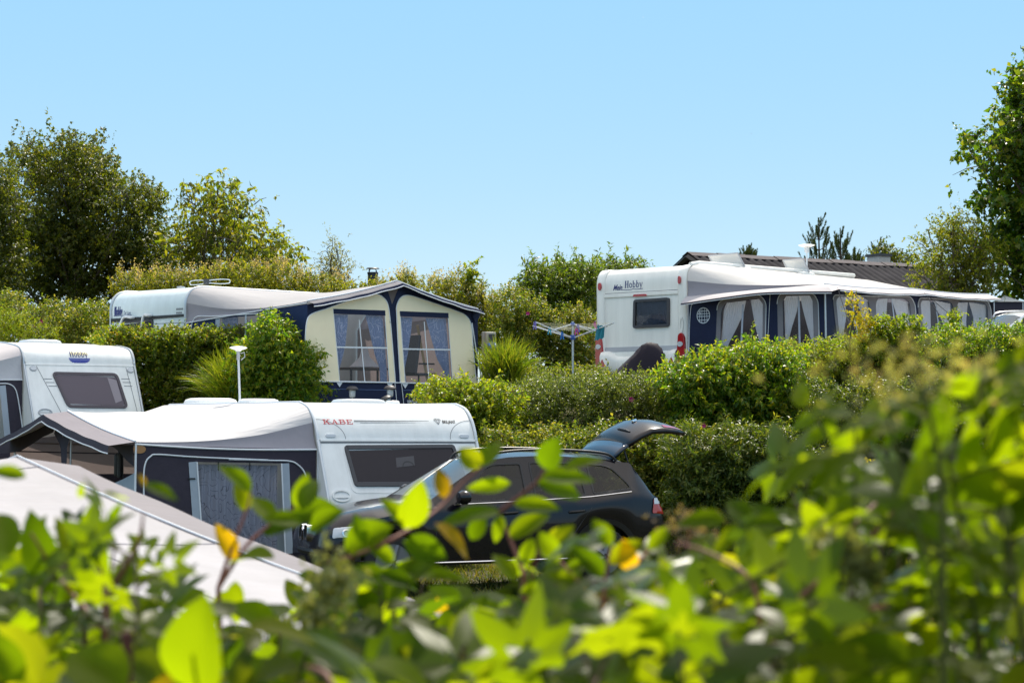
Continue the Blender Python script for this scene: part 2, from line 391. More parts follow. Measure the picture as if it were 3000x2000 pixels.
# ---------------------------------------------------------------- terrain
def upper(x): return lerp(1.9, 2.62, sstep(x, -1, 3))
def T(x, y):
    z = lerp(.5, -.6, sstep(y, 4.5, 8)) + .57 * sstep(y, 14, 20.5) - .25 * sstep(-x, 1.2, 3.2) * sstep(y, 21, 25)
    a = (upper(x) - z) * sstep(y, 28.2, 33.2)
    q = y + max(0.0, -7.0 - x) * -0.9
    b = (.98 - z) * sstep(y, 30.9, 32.8) + (upper(x) - .98) * sstep(q, 35.2, 36.8)
    k = sstep(-x, 3.4, 5.4)
    return z + lerp(a, b, k) + .03 * math.sin(x * 1.7 + y) * math.sin(y * 1.3)
def build_ground():
    def axis(lim, fine, step):
        v = list(np.arange(-fine, fine + 1e-6, step)); s = step
        while v[-1] < lim: s *= 1.35; v.append(v[-1] + s)
        s = step; 
        while v[0] > -lim: s *= 1.35; v.insert(0, v[0] - s)
        return v
    xs = axis(900, 16, .5); ys = [y + 24 for y in axis(900, 22, .5)]
    ys = [y for y in ys if y > -40]
    mb = MB(); mb.grid([[(x, y, T(x, y)) for y in ys] for x in xs])
    m, t, out = nodes("grass_ground"); p = t.nodes.new("ShaderNodeBsdfPrincipled"); p.inputs['Roughness'].default_value = .9; p.inputs['Specular IOR Level'].default_value = .2
    n = noise(t, 1.4, 8, .75); n2 = noise(t, 30, 4, .7); a = t.nodes.new("ShaderNodeMath"); a.operation = 'MULTIPLY_ADD'; a.inputs[1].default_value = .5
    L(t, n2.outputs[0], a.inputs[0]); L(t, n.outputs[0], a.inputs[2])
    r = ramp(t, a.outputs[0], [(.45, (.022, .034, .010)), (.65, (.048, .058, .018)), (.85, (.10, .085, .04))]); L(t, r.outputs[0], p.inputs['Base Color'])
    b = t.nodes.new("ShaderNodeBump"); b.inputs['Strength'].default_value = .8; b.inputs['Distance'].default_value = .05; L(t, n2.outputs[0], b.inputs['Height']); L(t, b.outputs[0], p.inputs['Normal'])
    L(t, p.outputs[0], out.inputs[0])
    o = mb.build("ground", m, ang=180); setp(o, kind="structure")
build_ground()

# ---------------------------------------------------------------- lettering
def text2d(body, size, bold=0.0, shear=0.0, xs=1.0):
    cu = bpy.data.curves.new("lettering", 'FONT'); cu.body = body; cu.size = size; cu.offset = bold; cu.shear = shear; cu.resolution_u = 3
    o = bpy.data.objects.new("lettering", cu); COL.objects.link(o); dg = bpy.context.evaluated_depsgraph_get()
    me = bpy.data.meshes.new_from_object(o.evaluated_get(dg)); vs = [(v.co.x * xs, v.co.y) for v in me.vertices]; fs = [tuple(p.vertices) for p in me.polygons]
    bpy.data.objects.remove(o); bpy.data.curves.remove(cu); bpy.data.meshes.remove(me); return vs, fs
def put_text(mb, body, u, v, size, f, o, bold=0.0, shear=0.0, xs=1.0, width=None):
    vs, fs = text2d(body, size, bold, shear, xs)
    if width:
        w0 = max(p[0] for p in vs) - min(p[0] for p in vs); k = width / w0; vs = [(p[0] * k, p[1]) for p in vs]
    return mb.raw([f(u + p[0], v + p[1], o) for p in vs], fs)
def arc(cx, cy, a, b, t0, t1, n=14): return [(cx + a * math.cos(R(t0 + (t1 - t0) * i / n)), cy + b * math.sin(R(t0 + (t1 - t0) * i / n))) for i in range(n + 1)]
SER = {  # serif letters as strokes on a unit em: (points, width)
 'H': (.80, [([(.17, 0), (.17, 1)], .17), ([(.63, 0), (.63, 1)], .17), ([(.17, .52), (.63, .52)], .07), ([(.03, .03), (.31, .03)], .06), ([(.03, .97), (.31, .97)], .06), ([(.49, .03), (.77, .03)], .06), ([(.49, .97), (.77, .97)], .06)]),
 'o': (.60, [(arc(.30, .33, .22, .29, 0, 360, 20), .11)]),
 'b': (.62, [([(.14, 0), (.14, .97)], .13), ([(.02, .97), (.2, .97)], .05), (arc(.32, .33, .20, .29, -180, 180, 20), .10)]),
 'y': (.62, [([(.08, .63), (.32, .04)], .13), ([(.54, .63), (.30, .02), (.2, -.22), (.06, -.24)], .07), ([(.0, .64), (.2, .64)], .05), ([(.43, .64), (.62, .64)], .05)]),
 'K': (1.02, [([(.2, 0), (.2, 1)], .24), ([(.78, .98), (.32, .42)], .13), ([(.42, .6), (.82, .03)], .24), ([(0, .06), (.42, .06)], .12), ([(0, .94), (.42, .94)], .12), ([(.6, .06), (1.02, .06)], .12), ([(.58, .94), (.98, .94)], .12)]),
 'A': (1.02, [([(.2, .05), (.48, .97)], .12), ([(.5, .97), (.78, .03)], .24), ([(.28, .34), (.7, .34)], .10), ([(0, .06), (.36, .06)], .12), ([(.6, .06), (1.02, .06)], .12)]),
 'B': (.94, [([(.2, 0), (.2, 1)], .24), ([(0, .06), (.5, .06)], .12), ([(0, .94), (.5, .94)], .12), ([(.2, .52), (.55, .52)], .10), (arc(.5, .74, .24, .2, -90, 90), .17), (arc(.52, .29, .28, .24, -90, 90), .18)]),
 'E': (.90, [([(.2, 0), (.2, 1)], .24), ([(0, .06), (.82, .06)], .12), ([(0, .94), (.8, .94)], .12), ([(.2, .52), (.58, .52)], .10), ([(.78, 0), (.78, .3)], .12), ([(.76, .72), (.76, 1)], .12), ([(.56, .4), (.56, .64)], .1)]),
}
def serif(mb, body, u, v, h, f, o, xs=1.0, gap=.06):
    for ch in body:
        wd, st = SER[ch]
        for i, (pts, wdt) in enumerate(st):
            mb.stroke([(u + p[0] * h * xs, v + p[1] * h) for p in pts], wdt * h, f, o + .0006 * i)
        u += (wd + gap) * h * xs
    return mb

# ---------------------------------------------------------------- caravans
def endmap(prof):
    P = [Vector(p) for p in prof]; zs = [p.y for p in P]
    def yz(z):
        for i in range(len(P) - 1):
            if P[i].y <= z <= P[i + 1].y or i == len(P) - 2:
                a, b = P[i], P[i + 1]; t = (z - a.y) / max(1e-6, b.y - a.y); return a.x + (b.x - a.x) * t
        return P[0].x
    def f(u, z, k):
        y = yz(z); d = (yz(z + .02) - yz(z - .02)) / .04; n = Vector((0, -1, d)).normalized()
        return Vector((u, y, z)) + n * k
    return f
def dense(prof, n=5): return [tuple(p) for p in spline([(a, b, 0) for a, b in prof], n)]
def shell(prof, far, W, rad=.05):
    """caravan body: side profile swept across the width with rounded edges"""
    loop = [(p[0], p[1]) for p in prof] + list(far); mb = MB(); secs = []
    for x, d in ((-W / 2, rad), (-W / 2 + rad * .3, rad * .3), (-W / 2 + rad, 0), (-W / 4, 0), (0, 0), (W / 4, 0), (W / 2 - rad, 0), (W / 2 - rad * .3, rad * .3), (W / 2, rad)):
        q = inset(loop, d) if d else loop; secs.append([(x, p[0], p[1]) for p in q])
    n = len(loop); vs = [p for s in secs for p in s]; fs = []
    for i in range(len(secs) - 1):
        for j in range(n):
            k = (j + 1) % n; fs.append((i * n + j, i * n + k, (i + 1) * n + k, (i + 1) * n + j))
    mb.raw(vs, fs)
    for s in (0, len(secs) - 1):                                   # side walls
        mb.fill([(p[1], p[2]) for p in secs[s]], [], (lambda u, v, k, x=secs[s][0][0]: (x, u, v)), 0)
    me = mb.mesh("body", 28)
    bm = bmesh.new(); bm.from_mesh(me); bmesh.ops.remove_doubles(bm, verts=bm.verts[:], dist=1e-4); bmesh.ops.recalc_face_normals(bm, faces=bm.faces[:]); bm.to_mesh(me); bm.free(); smooth(me, 28)
    return me
def window(parent, poly, f, frame_m, pane_m, fw=.035, o=.012, depth=.03, deep=0.10):
    wf = MB().ring(poly, inset(poly, fw), f, .001, o + depth * .5).build("window", frame_m, parent)
    MB().rows(inset(poly, fw * .9), f, o, 14, 4).build("pane", pane_m, wf, ang=60)
    return wf
def wheel(parent, c, r=.33, wdt=.2, axis='x', rimm=None, spokes=5):
    Mx = Matrix.Rotation(R(90), 4, 'Y') if axis == 'x' else Matrix.Rotation(R(90), 4, 'X')
    h = wdt / 2
    ty = MB().lathe([(r * .66, -h), (r * .93, -h), (r, -h * .7), (r, h * .7), (r * .93, h), (r * .66, h), (r * .66, -h)], c, 32, Mx)
    w_ = ty.build("wheel", M['rubber'], parent)
    rm = MB().lathe([(r * .66, -h * .8), (r * .6, -h * .1), (r * .16, h * .55), (0.0, h * .55)], c, 24, Mx); rm.lathe([(r * .66, -h * .9), (r * .66, h * .9)], c, 24, Mx)
    C = Vector(c)
    for sgn in (-1, 1):
        for i in range(spokes):
            a = 2 * math.pi * i / spokes
            p0 = Vector((.08 * r * math.cos(a), .08 * r * math.sin(a), sgn * h * .8)); p1 = Vector((.64 * r * math.cos(a), .64 * r * math.sin(a), sgn * h * .75))
            rm.tube([C + (Mx @ p0), C + (Mx @ p1)], [r * .13, r * .1], 6)
        rm.lathe([(0, sgn * h * .86), (r * .16, sgn * h * .84), (r * .17, sgn * h * .5)], c, 16, Mx)
    rm.build("rim", rimm or M['rim'], w_); return w_
def roof_vent(parent, c, d, m, name="roof_vent"):
    mb = MB(); x, y, z = c; a, b, h = d
    secs = [(1.0, 0), (1.0, h * .35), (.93, h * .8), (.75, h), (.0, h * 1.04)]
    G = []
    for k, zz in secs: G.append([(x + p[0] * k * a / 2, y + p[1] * k * b / 2, z + zz) for p in rrect(-1, 1, -1, 1, .35) + [rrect(-1, 1, -1, 1, .35)[0]]])
    mb.grid(G); return mb.build(name, m, parent, ang=50)

# --- white caravan with wide dark window, lower ground (behind the car)
FK = Frame((-1.603, 26.936, -.317), R(30.9), R(.6), R(-.3)); WK = 2.5
PK = dense([(-.22, .42), (-.40, .62), (-.44, .95), (-.36, 1.25), (-.02, 2.03), (0, 2.07), (.05, 2.22), (.16, 2.40), (.33, 2.54), (.6, 2.61)])
kabe = thing("caravan", "white caravan with red lettering and wide dark end window behind the black car", "caravan", FK.M)
add("body", shell(PK, [(5.7, 2.61), (6.0, 2.45), (6.15, 2.0), (6.2, .42)], WK), M['white'], kabe)
fK = endmap(PK)
MB().box((0, 2.9, .30), (2.1, 5.6, .2)).build("chassis", M['dgrey'], kabe)
for sx in (-1, 1): wheel(kabe, (sx * 1.1, 3.2, .33))
pxk = lambda pts: [(lambda h: (h.x, h.z))(FK.hit(500 + x / 2.24, 1100 + y / 2.24, 1, yy)) for x, y, yy in pts]
wk = pxk([(1128, 460, 0), (1850, 455, 0), (1945, 725, -.24), (1200, 727, -.24)])
wfk = window(kabe, rpoly(wk, .05), fK, M['dgrey'], M['acryl'], fw=.05)
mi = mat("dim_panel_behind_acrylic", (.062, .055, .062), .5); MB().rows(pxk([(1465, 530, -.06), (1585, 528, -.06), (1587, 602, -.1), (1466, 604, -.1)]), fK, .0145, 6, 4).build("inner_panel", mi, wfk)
c_, = pxk([(1545, 594, -.1)]); MB().stroke(arc(c_[0], c_[1], .085, .06, 0, 200, 16), .014, fK, .016).build("inner_ring", M['black'], wfk, sm=False)
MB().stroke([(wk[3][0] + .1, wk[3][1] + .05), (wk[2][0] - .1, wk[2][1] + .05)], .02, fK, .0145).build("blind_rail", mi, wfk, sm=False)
rec = pxk([(1118, 452, 0), (1860, 447, 0), (1985, 770, -.3), (1185, 772, -.3)])
MB().ring(rpoly(rec, .12), inset(rpoly(rec, .12), .022), fK, -.002, .006).build("window_recess", M['white'], kabe)
mb = MB(); mb.solid([(-WK / 2 + .03, 2.045), (WK / 2 - .03, 2.045), (WK / 2 - .03, 2.065), (-WK / 2 + .03, 2.065)], fK, .001, .006); mb.build("seam", M['seam'], kabe)
mb = MB(); mb.solid([(-WK / 2 + .03, 2.068), (WK / 2 - .03, 2.068), (WK / 2 - .03, 2.10), (-WK / 2 + .03, 2.10)], fK, .001, .016); mb.build("trim_strip", M['white'], kabe)
for sx in (-1, 1):
    for tp in ([(.05, arc(sx * (WK / 2 - .02), 2.105, .40, .27, 90, 180 if sx > 0 else 0, 12))]):
        MB().stroke(tp[1], .008, fK, .003).build("corner_panel_line", M['seam'], kabe)
for sx in (-1, 1):
    MB().solid(rrect(sx * (WK / 2 - .19) - .075, sx * (WK / 2 - .19) + .075, 2.125, 2.165, .015), fK, .001, .02).build("marker_lamp", M['lamp'], kabe)
a, b = pxk([(1003, 318, .09), (1195, 289, .12)])
serif(MB(), "KABE", a[0], a[1], b[1] - a[1], fK, .004, xs=(b[0] - a[0]) / ((1.02 + 1.02 + .94 + .9 + .06 * 3) * (b[1] - a[1]))).build("lettering", M['red_ink'], kabe, "red slab serif letters KABE", sm=False)
l0, l1 = pxk([(1207, 298, .1), (1700, 298, .1)])
mb = MB().stroke([l0, ((l0[0] + l1[0]) / 2, l0[1]), l1], [.022, .016, .004], fK, .004)
l0, l1 = pxk([(1245, 310, .1), (1610, 310, .1)]); mb.stroke([l0, l1], [.006, .002], fK, .004); mb.build("pin_stripe", M['seam'], kabe, sm=False)
d0, = pxk([(1757, 303, .1)]); mb = MB()
for P in ([(-.10, .045), (-.065, .075), (.065, .075), (.10, .045), (0, -.065), (-.10, .045)], [(-.10, .045), (.10, .045)], [(-.04, .075), (-.035, .045), (0, -.065), (.035, .045), (.04, .075)]):
    mb.stroke([(d0[0] + p[0] * .55, d0[1] + p[1] * .6) for p in P], .008, fK, .004)
mb.build("diamond_emblem", M['seam'], kabe, sm=False)
t0, t1 = pxk([(1786, 313, .1), (1872, 297, .1)]); put_text(MB(), "BRILJANT", t0[0], t0[1], .062, fK, .004, bold=.0015, width=t1[0] - t0[0]).build("lettering", M['black_ink'], kabe, "small dark letters BRILJANT", sm=False)
h0, = pxk([(1120, 790, -.34)]); MB().ring(ell(h0[0], h0[1], .14, .085), ell(h0[0], h0[1], .12, .06), fK, .0, .03).solid(rrect(h0[0] - .11, h0[0] + .11, h0[1] - .035, h0[1] - .005, .01), fK, .001, .035).build("grab_handle", M['white'], kabe)
mb = MB()                                                          # awning rail along both side edges
for sx in (-1, 1): mb.tube([(sx * (WK / 2 + .004), p[0] - .0, p[1]) for p in PK[8:]] + [(sx * (WK / 2 + .004), 5.7, 2.61)], .022, 8)
split_build(mb, "awning_rail", M['alu'], kabe)
k = lambda px, py, y: FK.hit(px, py, 1, y)
q = k(1050, 1184, 1.2); roof_vent(kabe, (q.x, 1.2, 2.6), (.72, .5, .08), M['lidgrey'])
q = k(1150, 1185, 1.0); roof_vent(kabe, (q.x, 1.0, 2.6), (.16, .2, .06), M['white'])
q = k(617, 1190, 4.9); roof_vent(kabe, (q.x, 4.9, 2.6), (.75, .62, .12), M['white'])
q = k(757, 1184, 2.6); roof_vent(kabe, (q.x, 2.6, 2.6), (.55, .42, .085), M['white'])
ac = k(757, 1184, 2.6)
q = k(703, 1190, 3.1); qt = k(698, 1035, 3.1)
an = MB().tube([(q.x, 3.1, 2.58), (qt.x, 3.1, qt.z)], .018, 8).build("antenna_mast", M['alu'], kabe)
MB().lathe([(0, -.03), (.04, -.03), (.05, -.01), (.11, .008), (.14, .024), (.11, .04), (.05, .05), (0, .052)], (qt.x, 3.1, qt.z + .06), 28).build("antenna_disc", M['white_warm'], an)
MB().lathe([(.025, -.10), (.025, .04)], (qt.x, 3.1, qt.z), 12).tube([(qt.x + .04, 3.08, qt.z - .1), (qt.x + .1, 3.08, qt.z - .05), (qt.x + .09, 3.08, qt.z + .02), (qt.x + .03, 3.08, qt.z)], .008, 6).build("antenna_bracket", M['grey'], an)

# --- white caravan at the left edge with sunrise logo
FH = Frame((-7.576, 33.529, 1.015), R(37.4)); WH = 2.07
PH = dense([(-.30, .38), (-.43, .75), (-.39, 1.06), (-.02, 1.93), (0, 1.98), (.03, 2.10), (.12, 2.22), (.28, 2.285), (.75, 2.345), (1.25, 2.385)])
hob = thing("caravan", "white caravan with slanted lilac end window and sunrise logo beside the clipped hedge", "caravan", FH.M)
add("body", shell(PH, [(4.3, 2.385), (4.75, 2.2), (4.9, 1.8), (4.95, .38)], WH), M['white'], hob); fH = endmap(PH)
MB().box((0, 2.4, .28), (1.8, 4.4, .2)).build("chassis", M['dgrey'], hob)
for sx in (-1, 1): wheel(hob, (sx * .92, 2.6, .31))
pxh = lambda pts: [(lambda h: (h.x, h.z))(FH.hit(x / 2.614, 900 + y / 2.614, 1, yy)) for x, y, yy in pts]
wp = rpoly(pxh([(385, 497, -.03), (888, 508, -.03), (975, 775, -.3), (512, 770, -.3)]), .09)
wfh = window(hob, wp, fH, mat("lilac_window_rubber", (.07, .055, .07), .4), M['acryl_light'], fw=.045)
MB().rows(pxh([(815, 540, -.08), (880, 545, -.08), (935, 735, -.28), (880, 735, -.28)]), fH, .0145, 10, 4).build("pane_reflection", mat("painted_pane_reflection", (.27, .235, .27), .6), wfh)  # paler band painted over the pane as a glossy reflection
MB().stroke(pxh([(425, 520, -.05), (870, 528, -.05)]), .014, fH, .0145).build("blind_rail", mat("rail_behind_acrylic", (.26, .22, .25), .5), wfh, sm=False)
mb = MB()
mb.solid([(-WH / 2 + .02, 1.955), (WH / 2 - .02, 1.955), (WH / 2 - .02, 1.985), (-WH / 2 + .02, 1.985)], fH, .001, .012); mb.build("trim_strip", M['white'], hob)
mb = MB().stroke([(-WH / 2 + .02, 1.99), (WH / 2 - .02, 1.99)], .012, fH, .003)
for (a, b) in (((275, 450, 0), (480, 820, -.4)), ((960, 460, 0), (1060, 815, -.4))): mb.stroke(pxh([a, b]), .010, fH, .004)
for y0 in (548, 575, 603):
    for xa, xb in ((330 + (y0 - 548) * .5, 395 + (y0 - 548) * .5), (927 + (y0 - 548) * .2, 992 + (y0 - 548) * .15)): mb.stroke(pxh([(xa, y0, -.1), (xb, y0 + 1, -.1)]), .011, fH, .004)
split_build(mb, "body_line", M['seam'], hob, sm=False)
for x, y in ((250, 470), (993, 485)):
    c_, = pxh([(x, y, -.02)]); lo = MB().solid(ell(c_[0], c_[1], .065, .043), fH, .001, .014).build("marker_lamp", M['grey'], hob)
    MB().solid(ell(c_[0], c_[1], .052, .032), fH, .015, .022).build("lens", M['lamp'], lo)
c_, = pxh([(352, 806, -.4)]); hm = MB().ring(ell(c_[0], c_[1], .13, .065), ell(c_[0], c_[1], .115, .052), fH, .0, .02).stroke([(c_[0] - .11, c_[1]), (c_[0] + .11, c_[1])], .012, fH, .016)
hm.build("grab_handle", M['grey'], hob)
(lx, lz), (bx, bz) = pxh([(605, 384, .04), (662, 384, .04)]); hw = .20
mb = MB()
for i in range(7):
    zz = .05 + i * .013; ww = .175 * math.sqrt(max(.03, 1 - ((zz - .03) / .115) ** 2)); mb.stroke([(lx - ww, lz + zz), (lx + ww, lz + zz)], .0135, fH, .0025)
mb.build("logo_sun", M['yellow_ink'], hob, sm=False)
mb = MB()
for i in range(6):
    zz = -.012 - i * .0155; ww = .20 * math.sqrt(max(.08, 1 - (i / 6.0) ** 2)); mb.stroke([(lx - ww, lz + zz - .008), (lx + ww, lz + zz - .008)], .0145 if i != 1 else .009, fH, .003)
mb.build("logo_waves", M['blue_ink'], hob, sm=False)
serif(MB(), "Hobby", lx - .175, lz + .004, .118, fH, .005, xs=.345 / (.118 * (3.26 + .24)), gap=.06).build("lettering", M['navy_ink'], hob, "serif letters Hobby", sm=False)
mb = MB()
for sx in (-1, 1): mb.tube([(sx * (WH / 2 + .004), p[0], p[1]) for p in PH[3:]] + [(sx * (WH / 2 + .004), 4.3, 2.385)], .020, 8)
split_build(mb, "awning_rail", M['trim'], hob)
q = FH.hit(117, 992, 1, 1.9); roof_vent(hob, (q.x, 1.9, 2.38), (.7, .5, .09), M['lidgrey'])

# --- pale blue caravan, upper left, half behind the clipped hedge
FD = Frame((-7.034, 36.842, 1.934), R(-41.5)); WD = 2.3
PD = dense([(-.02, .38), (-.02, .8), (0, 1.4), (0, 2.05), (.0, 2.25), (.025, 2.37), (.09, 2.48), (.2, 2.56), (.4, 2.605)])
dlx = thing("caravan", "pale blue caravan with a black waist band, half hidden behind the clipped hedge", "caravan", FD.M)
add("body", shell(PD, [(4.9, 2.605), (5.3, 2.4), (5.4, 1.8), (5.4, .38)], WD), M['pale_blue'], dlx); fD = endmap(PD)
MB().box((0, 2.6, .28), (1.9, 4.8, .2)).build("chassis", M['dgrey'], dlx)
for sx in (-1, 1): wheel(dlx, (sx * 1.02, 2.9, .33))
pxd = lambda pts: [(lambda h: (h.x, h.z))(FD.hit(x / 2.24, 300 + y / 2.24, 1, 0)) for x, y in pts]
bt = pxd([(727, 1420), (1215, 1388), (1215, 1405), (727, 1446)]); MB().solid([(-WD / 2 + .02, bt[3][1]), (WD / 2 - .02, bt[2][1]), (WD / 2 - .02, bt[1][1]), (-WD / 2 + .02, bt[0][1])], fD, .001, .02).build("waist_band", M['black'], dlx)
w4 = pxd([(802, 1436), (1008, 1424), (1008, 1530), (802, 1545)]); w4 = [(w4[0][0], w4[0][1]), (w4[1][0], w4[1][1]), (w4[1][0], w4[1][1] - .62), (w4[0][0], w4[0][1] - .62)]
window(dlx, rpoly(w4, .05), fD, M['dgrey'], M['acryl'], fw=.04)
mb = MB()
for i in range(7):
    zz = bt[2][1] - .11 - i * .17
    for xa, xb in ((-WD / 2 + .03, w4[0][0] - .02), (w4[1][0] + .02, WD / 2 - .03)): mb.stroke([(xa, zz), (xb, zz)], .011, fD, .003)
split_build(mb, "panel_groove", M['seam'], dlx, sm=False)
for (xa, ya), (xb, yb), (xc, yc) in (((885, 1412), (840, 1410), (822, 1480)), ((1000, 1398), (970, 1398), (962, 1500))):
    p = pxd([(xa, ya), (xb, yb), (xc, yc)]); pts = [(p[0][0], -.02, p[0][1]), (p[0][0] - .02, -.09, p[0][1]), (p[1][0] + .04, -.12, p[1][1]), (p[2][0] + .02, -.12, p[1][1] - .12), (p[2][0], -.12, p[2][1] - .1), (p[2][0], -.12, p[1][1] - .6), (p[2][0], -.02, p[1][1] - .66)]
    MB().tube(spline(pts, 5), .027, 10).build("grab_rail", M['alu'], dlx)
p = pxd([(752, 1398), (806, 1374)]); serif(MB(), "Hobby", p[0][0], p[0][1], .17, fD, .004, xs=(p[1][0] - p[0][0]) / (.17 * 3.5)).build("lettering", M['navy_ink'], dlx, "dark serif letters Hobby", sm=False)
p = pxd([(812, 1392), (858, 1384)]); put_text(MB(), "De Luxe", p[0][0], p[0][1], .1, fD, .004, shear=.1, width=p[1][0] - p[0][0]).build("lettering", M['navy_ink'], dlx, "small letters De Luxe", sm=False)
p = pxd([(746, 1402), (866, 1394)]); MB().stroke(p, .012, fD, .003).build("pin_stripe", M['navy_ink'], dlx, sm=False)
p = pxd([(1157, 1357), (1200, 1366)])
mb = MB()
for i in range(2):                                                 # two lines of print too small to read
    for j in range(6 - i): mb.stroke([(p[0][0] + j * .036, p[0][1] - i * .07), (p[0][0] + j * .036 + .028, p[0][1] - i * .07)], .038, fD, .003)
mb.build("small_print", M['seam'], dlx, sm=False)
mb = MB()
for sx in (-1, 1): mb.tube([(sx * (WD / 2 + .004), p[0] - .004, p[1]) for p in PD[2:]] + [(sx * (WD / 2 + .004), 4.9, 2.605)], .026, 8)
split_build(mb, "awning_rail", M['trim'], dlx)
q = FD.hit(530, 838, 1, 1.6); MB().lathe([(.05, -.1), (.05, .1), (.085, .11), (.085, .14), (0, .15)], (q.x, 1.6, 2.62), 14).build("roof_vent", M['grey'], dlx)
q = FD.hit(735, 846, 1, 3.6); roof_vent(dlx, (q.x, 3.6, 2.6), (.6, .5, .11), M['lidgrey'])
q = FD.hit(607, 838, 1, 1.8); qq = FD.hit(607, 825, 1, 1.8)
an = MB().tube([(q.x, 1.8, 2.55), (q.x, 1.8, qq.z)], .025, 8).box((q.x, 1.8, qq.z), (.12, .1, .1)).build("antenna_mast", M['dgrey'], dlx)
for sx in (-1, 1):
    e = FD.hit(556 if sx < 0 else 674, 829 if sx < 0 else 824, 1, 1.8); wv = Vector((q.x, 1.8, qq.z)); ev = Vector((e.x, 1.8, e.z)); dv = ev - wv
    up = Vector((0, 0, .045)); pts = spline([wv + up * .6 + dv * .1, wv + dv * .55 + up, wv + dv * .93 + up * .8, ev, wv + dv * .93 - up * .8, wv + dv * .55 - up, wv - up * .6 + dv * .1], 5)
    MB().tube(pts, .009, 6).build("antenna_loop", M['piping'], an)

# --- white caravan, upper right
FM = Frame((2.80, 41.282, 2.667), R(-40.9), R(-.3)); WM = 2.4
PM = dense([(.02, .30), (-.03, .42), (-.03, .75), (0, .9), (0, 1.4), (0, 2.0), (.0, 2.28), (.03, 2.42), (.1, 2.53), (.22, 2.60), (.45, 2.63)])
mein = thing("caravan", "white caravan with curtained square end window and red tail lights at the upper right", "caravan", FM.M)
add("body", shell(PM, [(6.9, 2.70), (7.3, 2.5), (7.45, 1.9), (7.45, .3)], WM, .06), M['white_warm'], mein); fM = endmap(PM)
MB().box((0, 3.6, .26), (2.0, 6.8, .2)).build("chassis", M['dgrey'], mein)
for sx in (-1, 1):
    for yy in (3.3, 4.1): wheel(mein, (sx * 1.08, yy, .33))
pxm = lambda pts: [(lambda h: (h.x, h.z))(FM.hit(1350 + x / 2.851, 650 + y / 2.851, 1, 0)) for x, y in pts]
wp = rpoly(pxm([(1450, 650), (1750, 630), (1748, 875), (1445, 890)]), .07)
wf = MB().ring(wp, inset(wp, .06), fM, .001, .045).build("window", M['dgrey'], mein, bevel=.008)
MB().solid(inset(wp, .055), fM, .012, .028).build("pane", M['acryl_clear'], wf)
MB().solid(inset(wp, .02), fM, .0012, .004).build("backing", M['dgrey'], wf)
wi = inset(wp, .08); ux = [p[0] for p in wi]; vx = [p[1] for p in wi]
G = [[fM(lerp(min(ux) + .03, max(ux) - .01, i / 60), lerp(min(vx), max(vx), j / 8), .008 + .003 * math.sin(i * 1.05 + .4 * math.sin(j))) for j in range(9)] for i in range(61)]
MB().grid(G).build("curtain", cloth("pale_blue_grey_net_curtain", (.34, .38, .46), .2, var=.2), wf)
for sx in (-1, 1):                                                 # rounded corner pillars
    def pil(y_, sx=sx):
        return None
    G = []
    for p in PM[6:]:
        row = []
        for i in range(9):
            a_ = R(-10 + 25 * i) if sx > 0 else R(190 - 25 * i)
            row.append((sx * (WM / 2 - .10) + .115 * math.cos(R(180 - 22.5 * i)), p[0] - .055 * math.sin(R(22.5 * i)), p[1] + (.01 if p[1] > 2.4 else 0)))
        G.append(row)
    MB().grid(G).build("corner_pillar", M['white_warm'], mein, ang=60)
t1 = pxm([(1205, 612), (1815, 572), (1815, 602), (1205, 640)])
mb = MB(); mb.solid([(-WM / 2 + .2, 1.985), (WM / 2 - .2, 1.985), (WM / 2 - .2, 2.07), (-WM / 2 + .2, 2.07)], fM, .001, .03); mb.build("trim_strip", M['white_warm'], mein, bevel=.01)
mb = MB().stroke([(-WM / 2 + .2, 2.08), (WM / 2 - .2, 2.08)], .014, fM, .005); mb.stroke([(-WM / 2 + .19, .9), (-WM / 2 + .19, 1.98)], .008, fM, .004); mb.stroke([(WM / 2 - .19, .9), (WM / 2 - .19, 1.98)], .008, fM, .004)
split_build(mb, "body_line", M['seam'], mein, sm=False)
bl = pxm([(1447, 607), (1565, 598), (1565, 614), (1447, 622)]); MB().solid(rpoly([(bl[0][0], bl[3][1] - .01), (bl[1][0], bl[3][1] - .01), (bl[1][0] - .03, bl[0][1]), (bl[0][0] + .03, bl[0][1])], .02), fM, .031, .055).build("brake_light", M['redlens'], mein)
b4 = pxm([(1228, 1060), (1810, 1030), (1810, 1055), (1228, 1085)]); mb = MB().solid([(-WM / 2 + .2, .80), (WM / 2 - .2, .80), (WM / 2 - .2, .90), (-WM / 2 + .2, .90)], fM, .002, .008); mb.build("waist_band", M['grey'], mein)
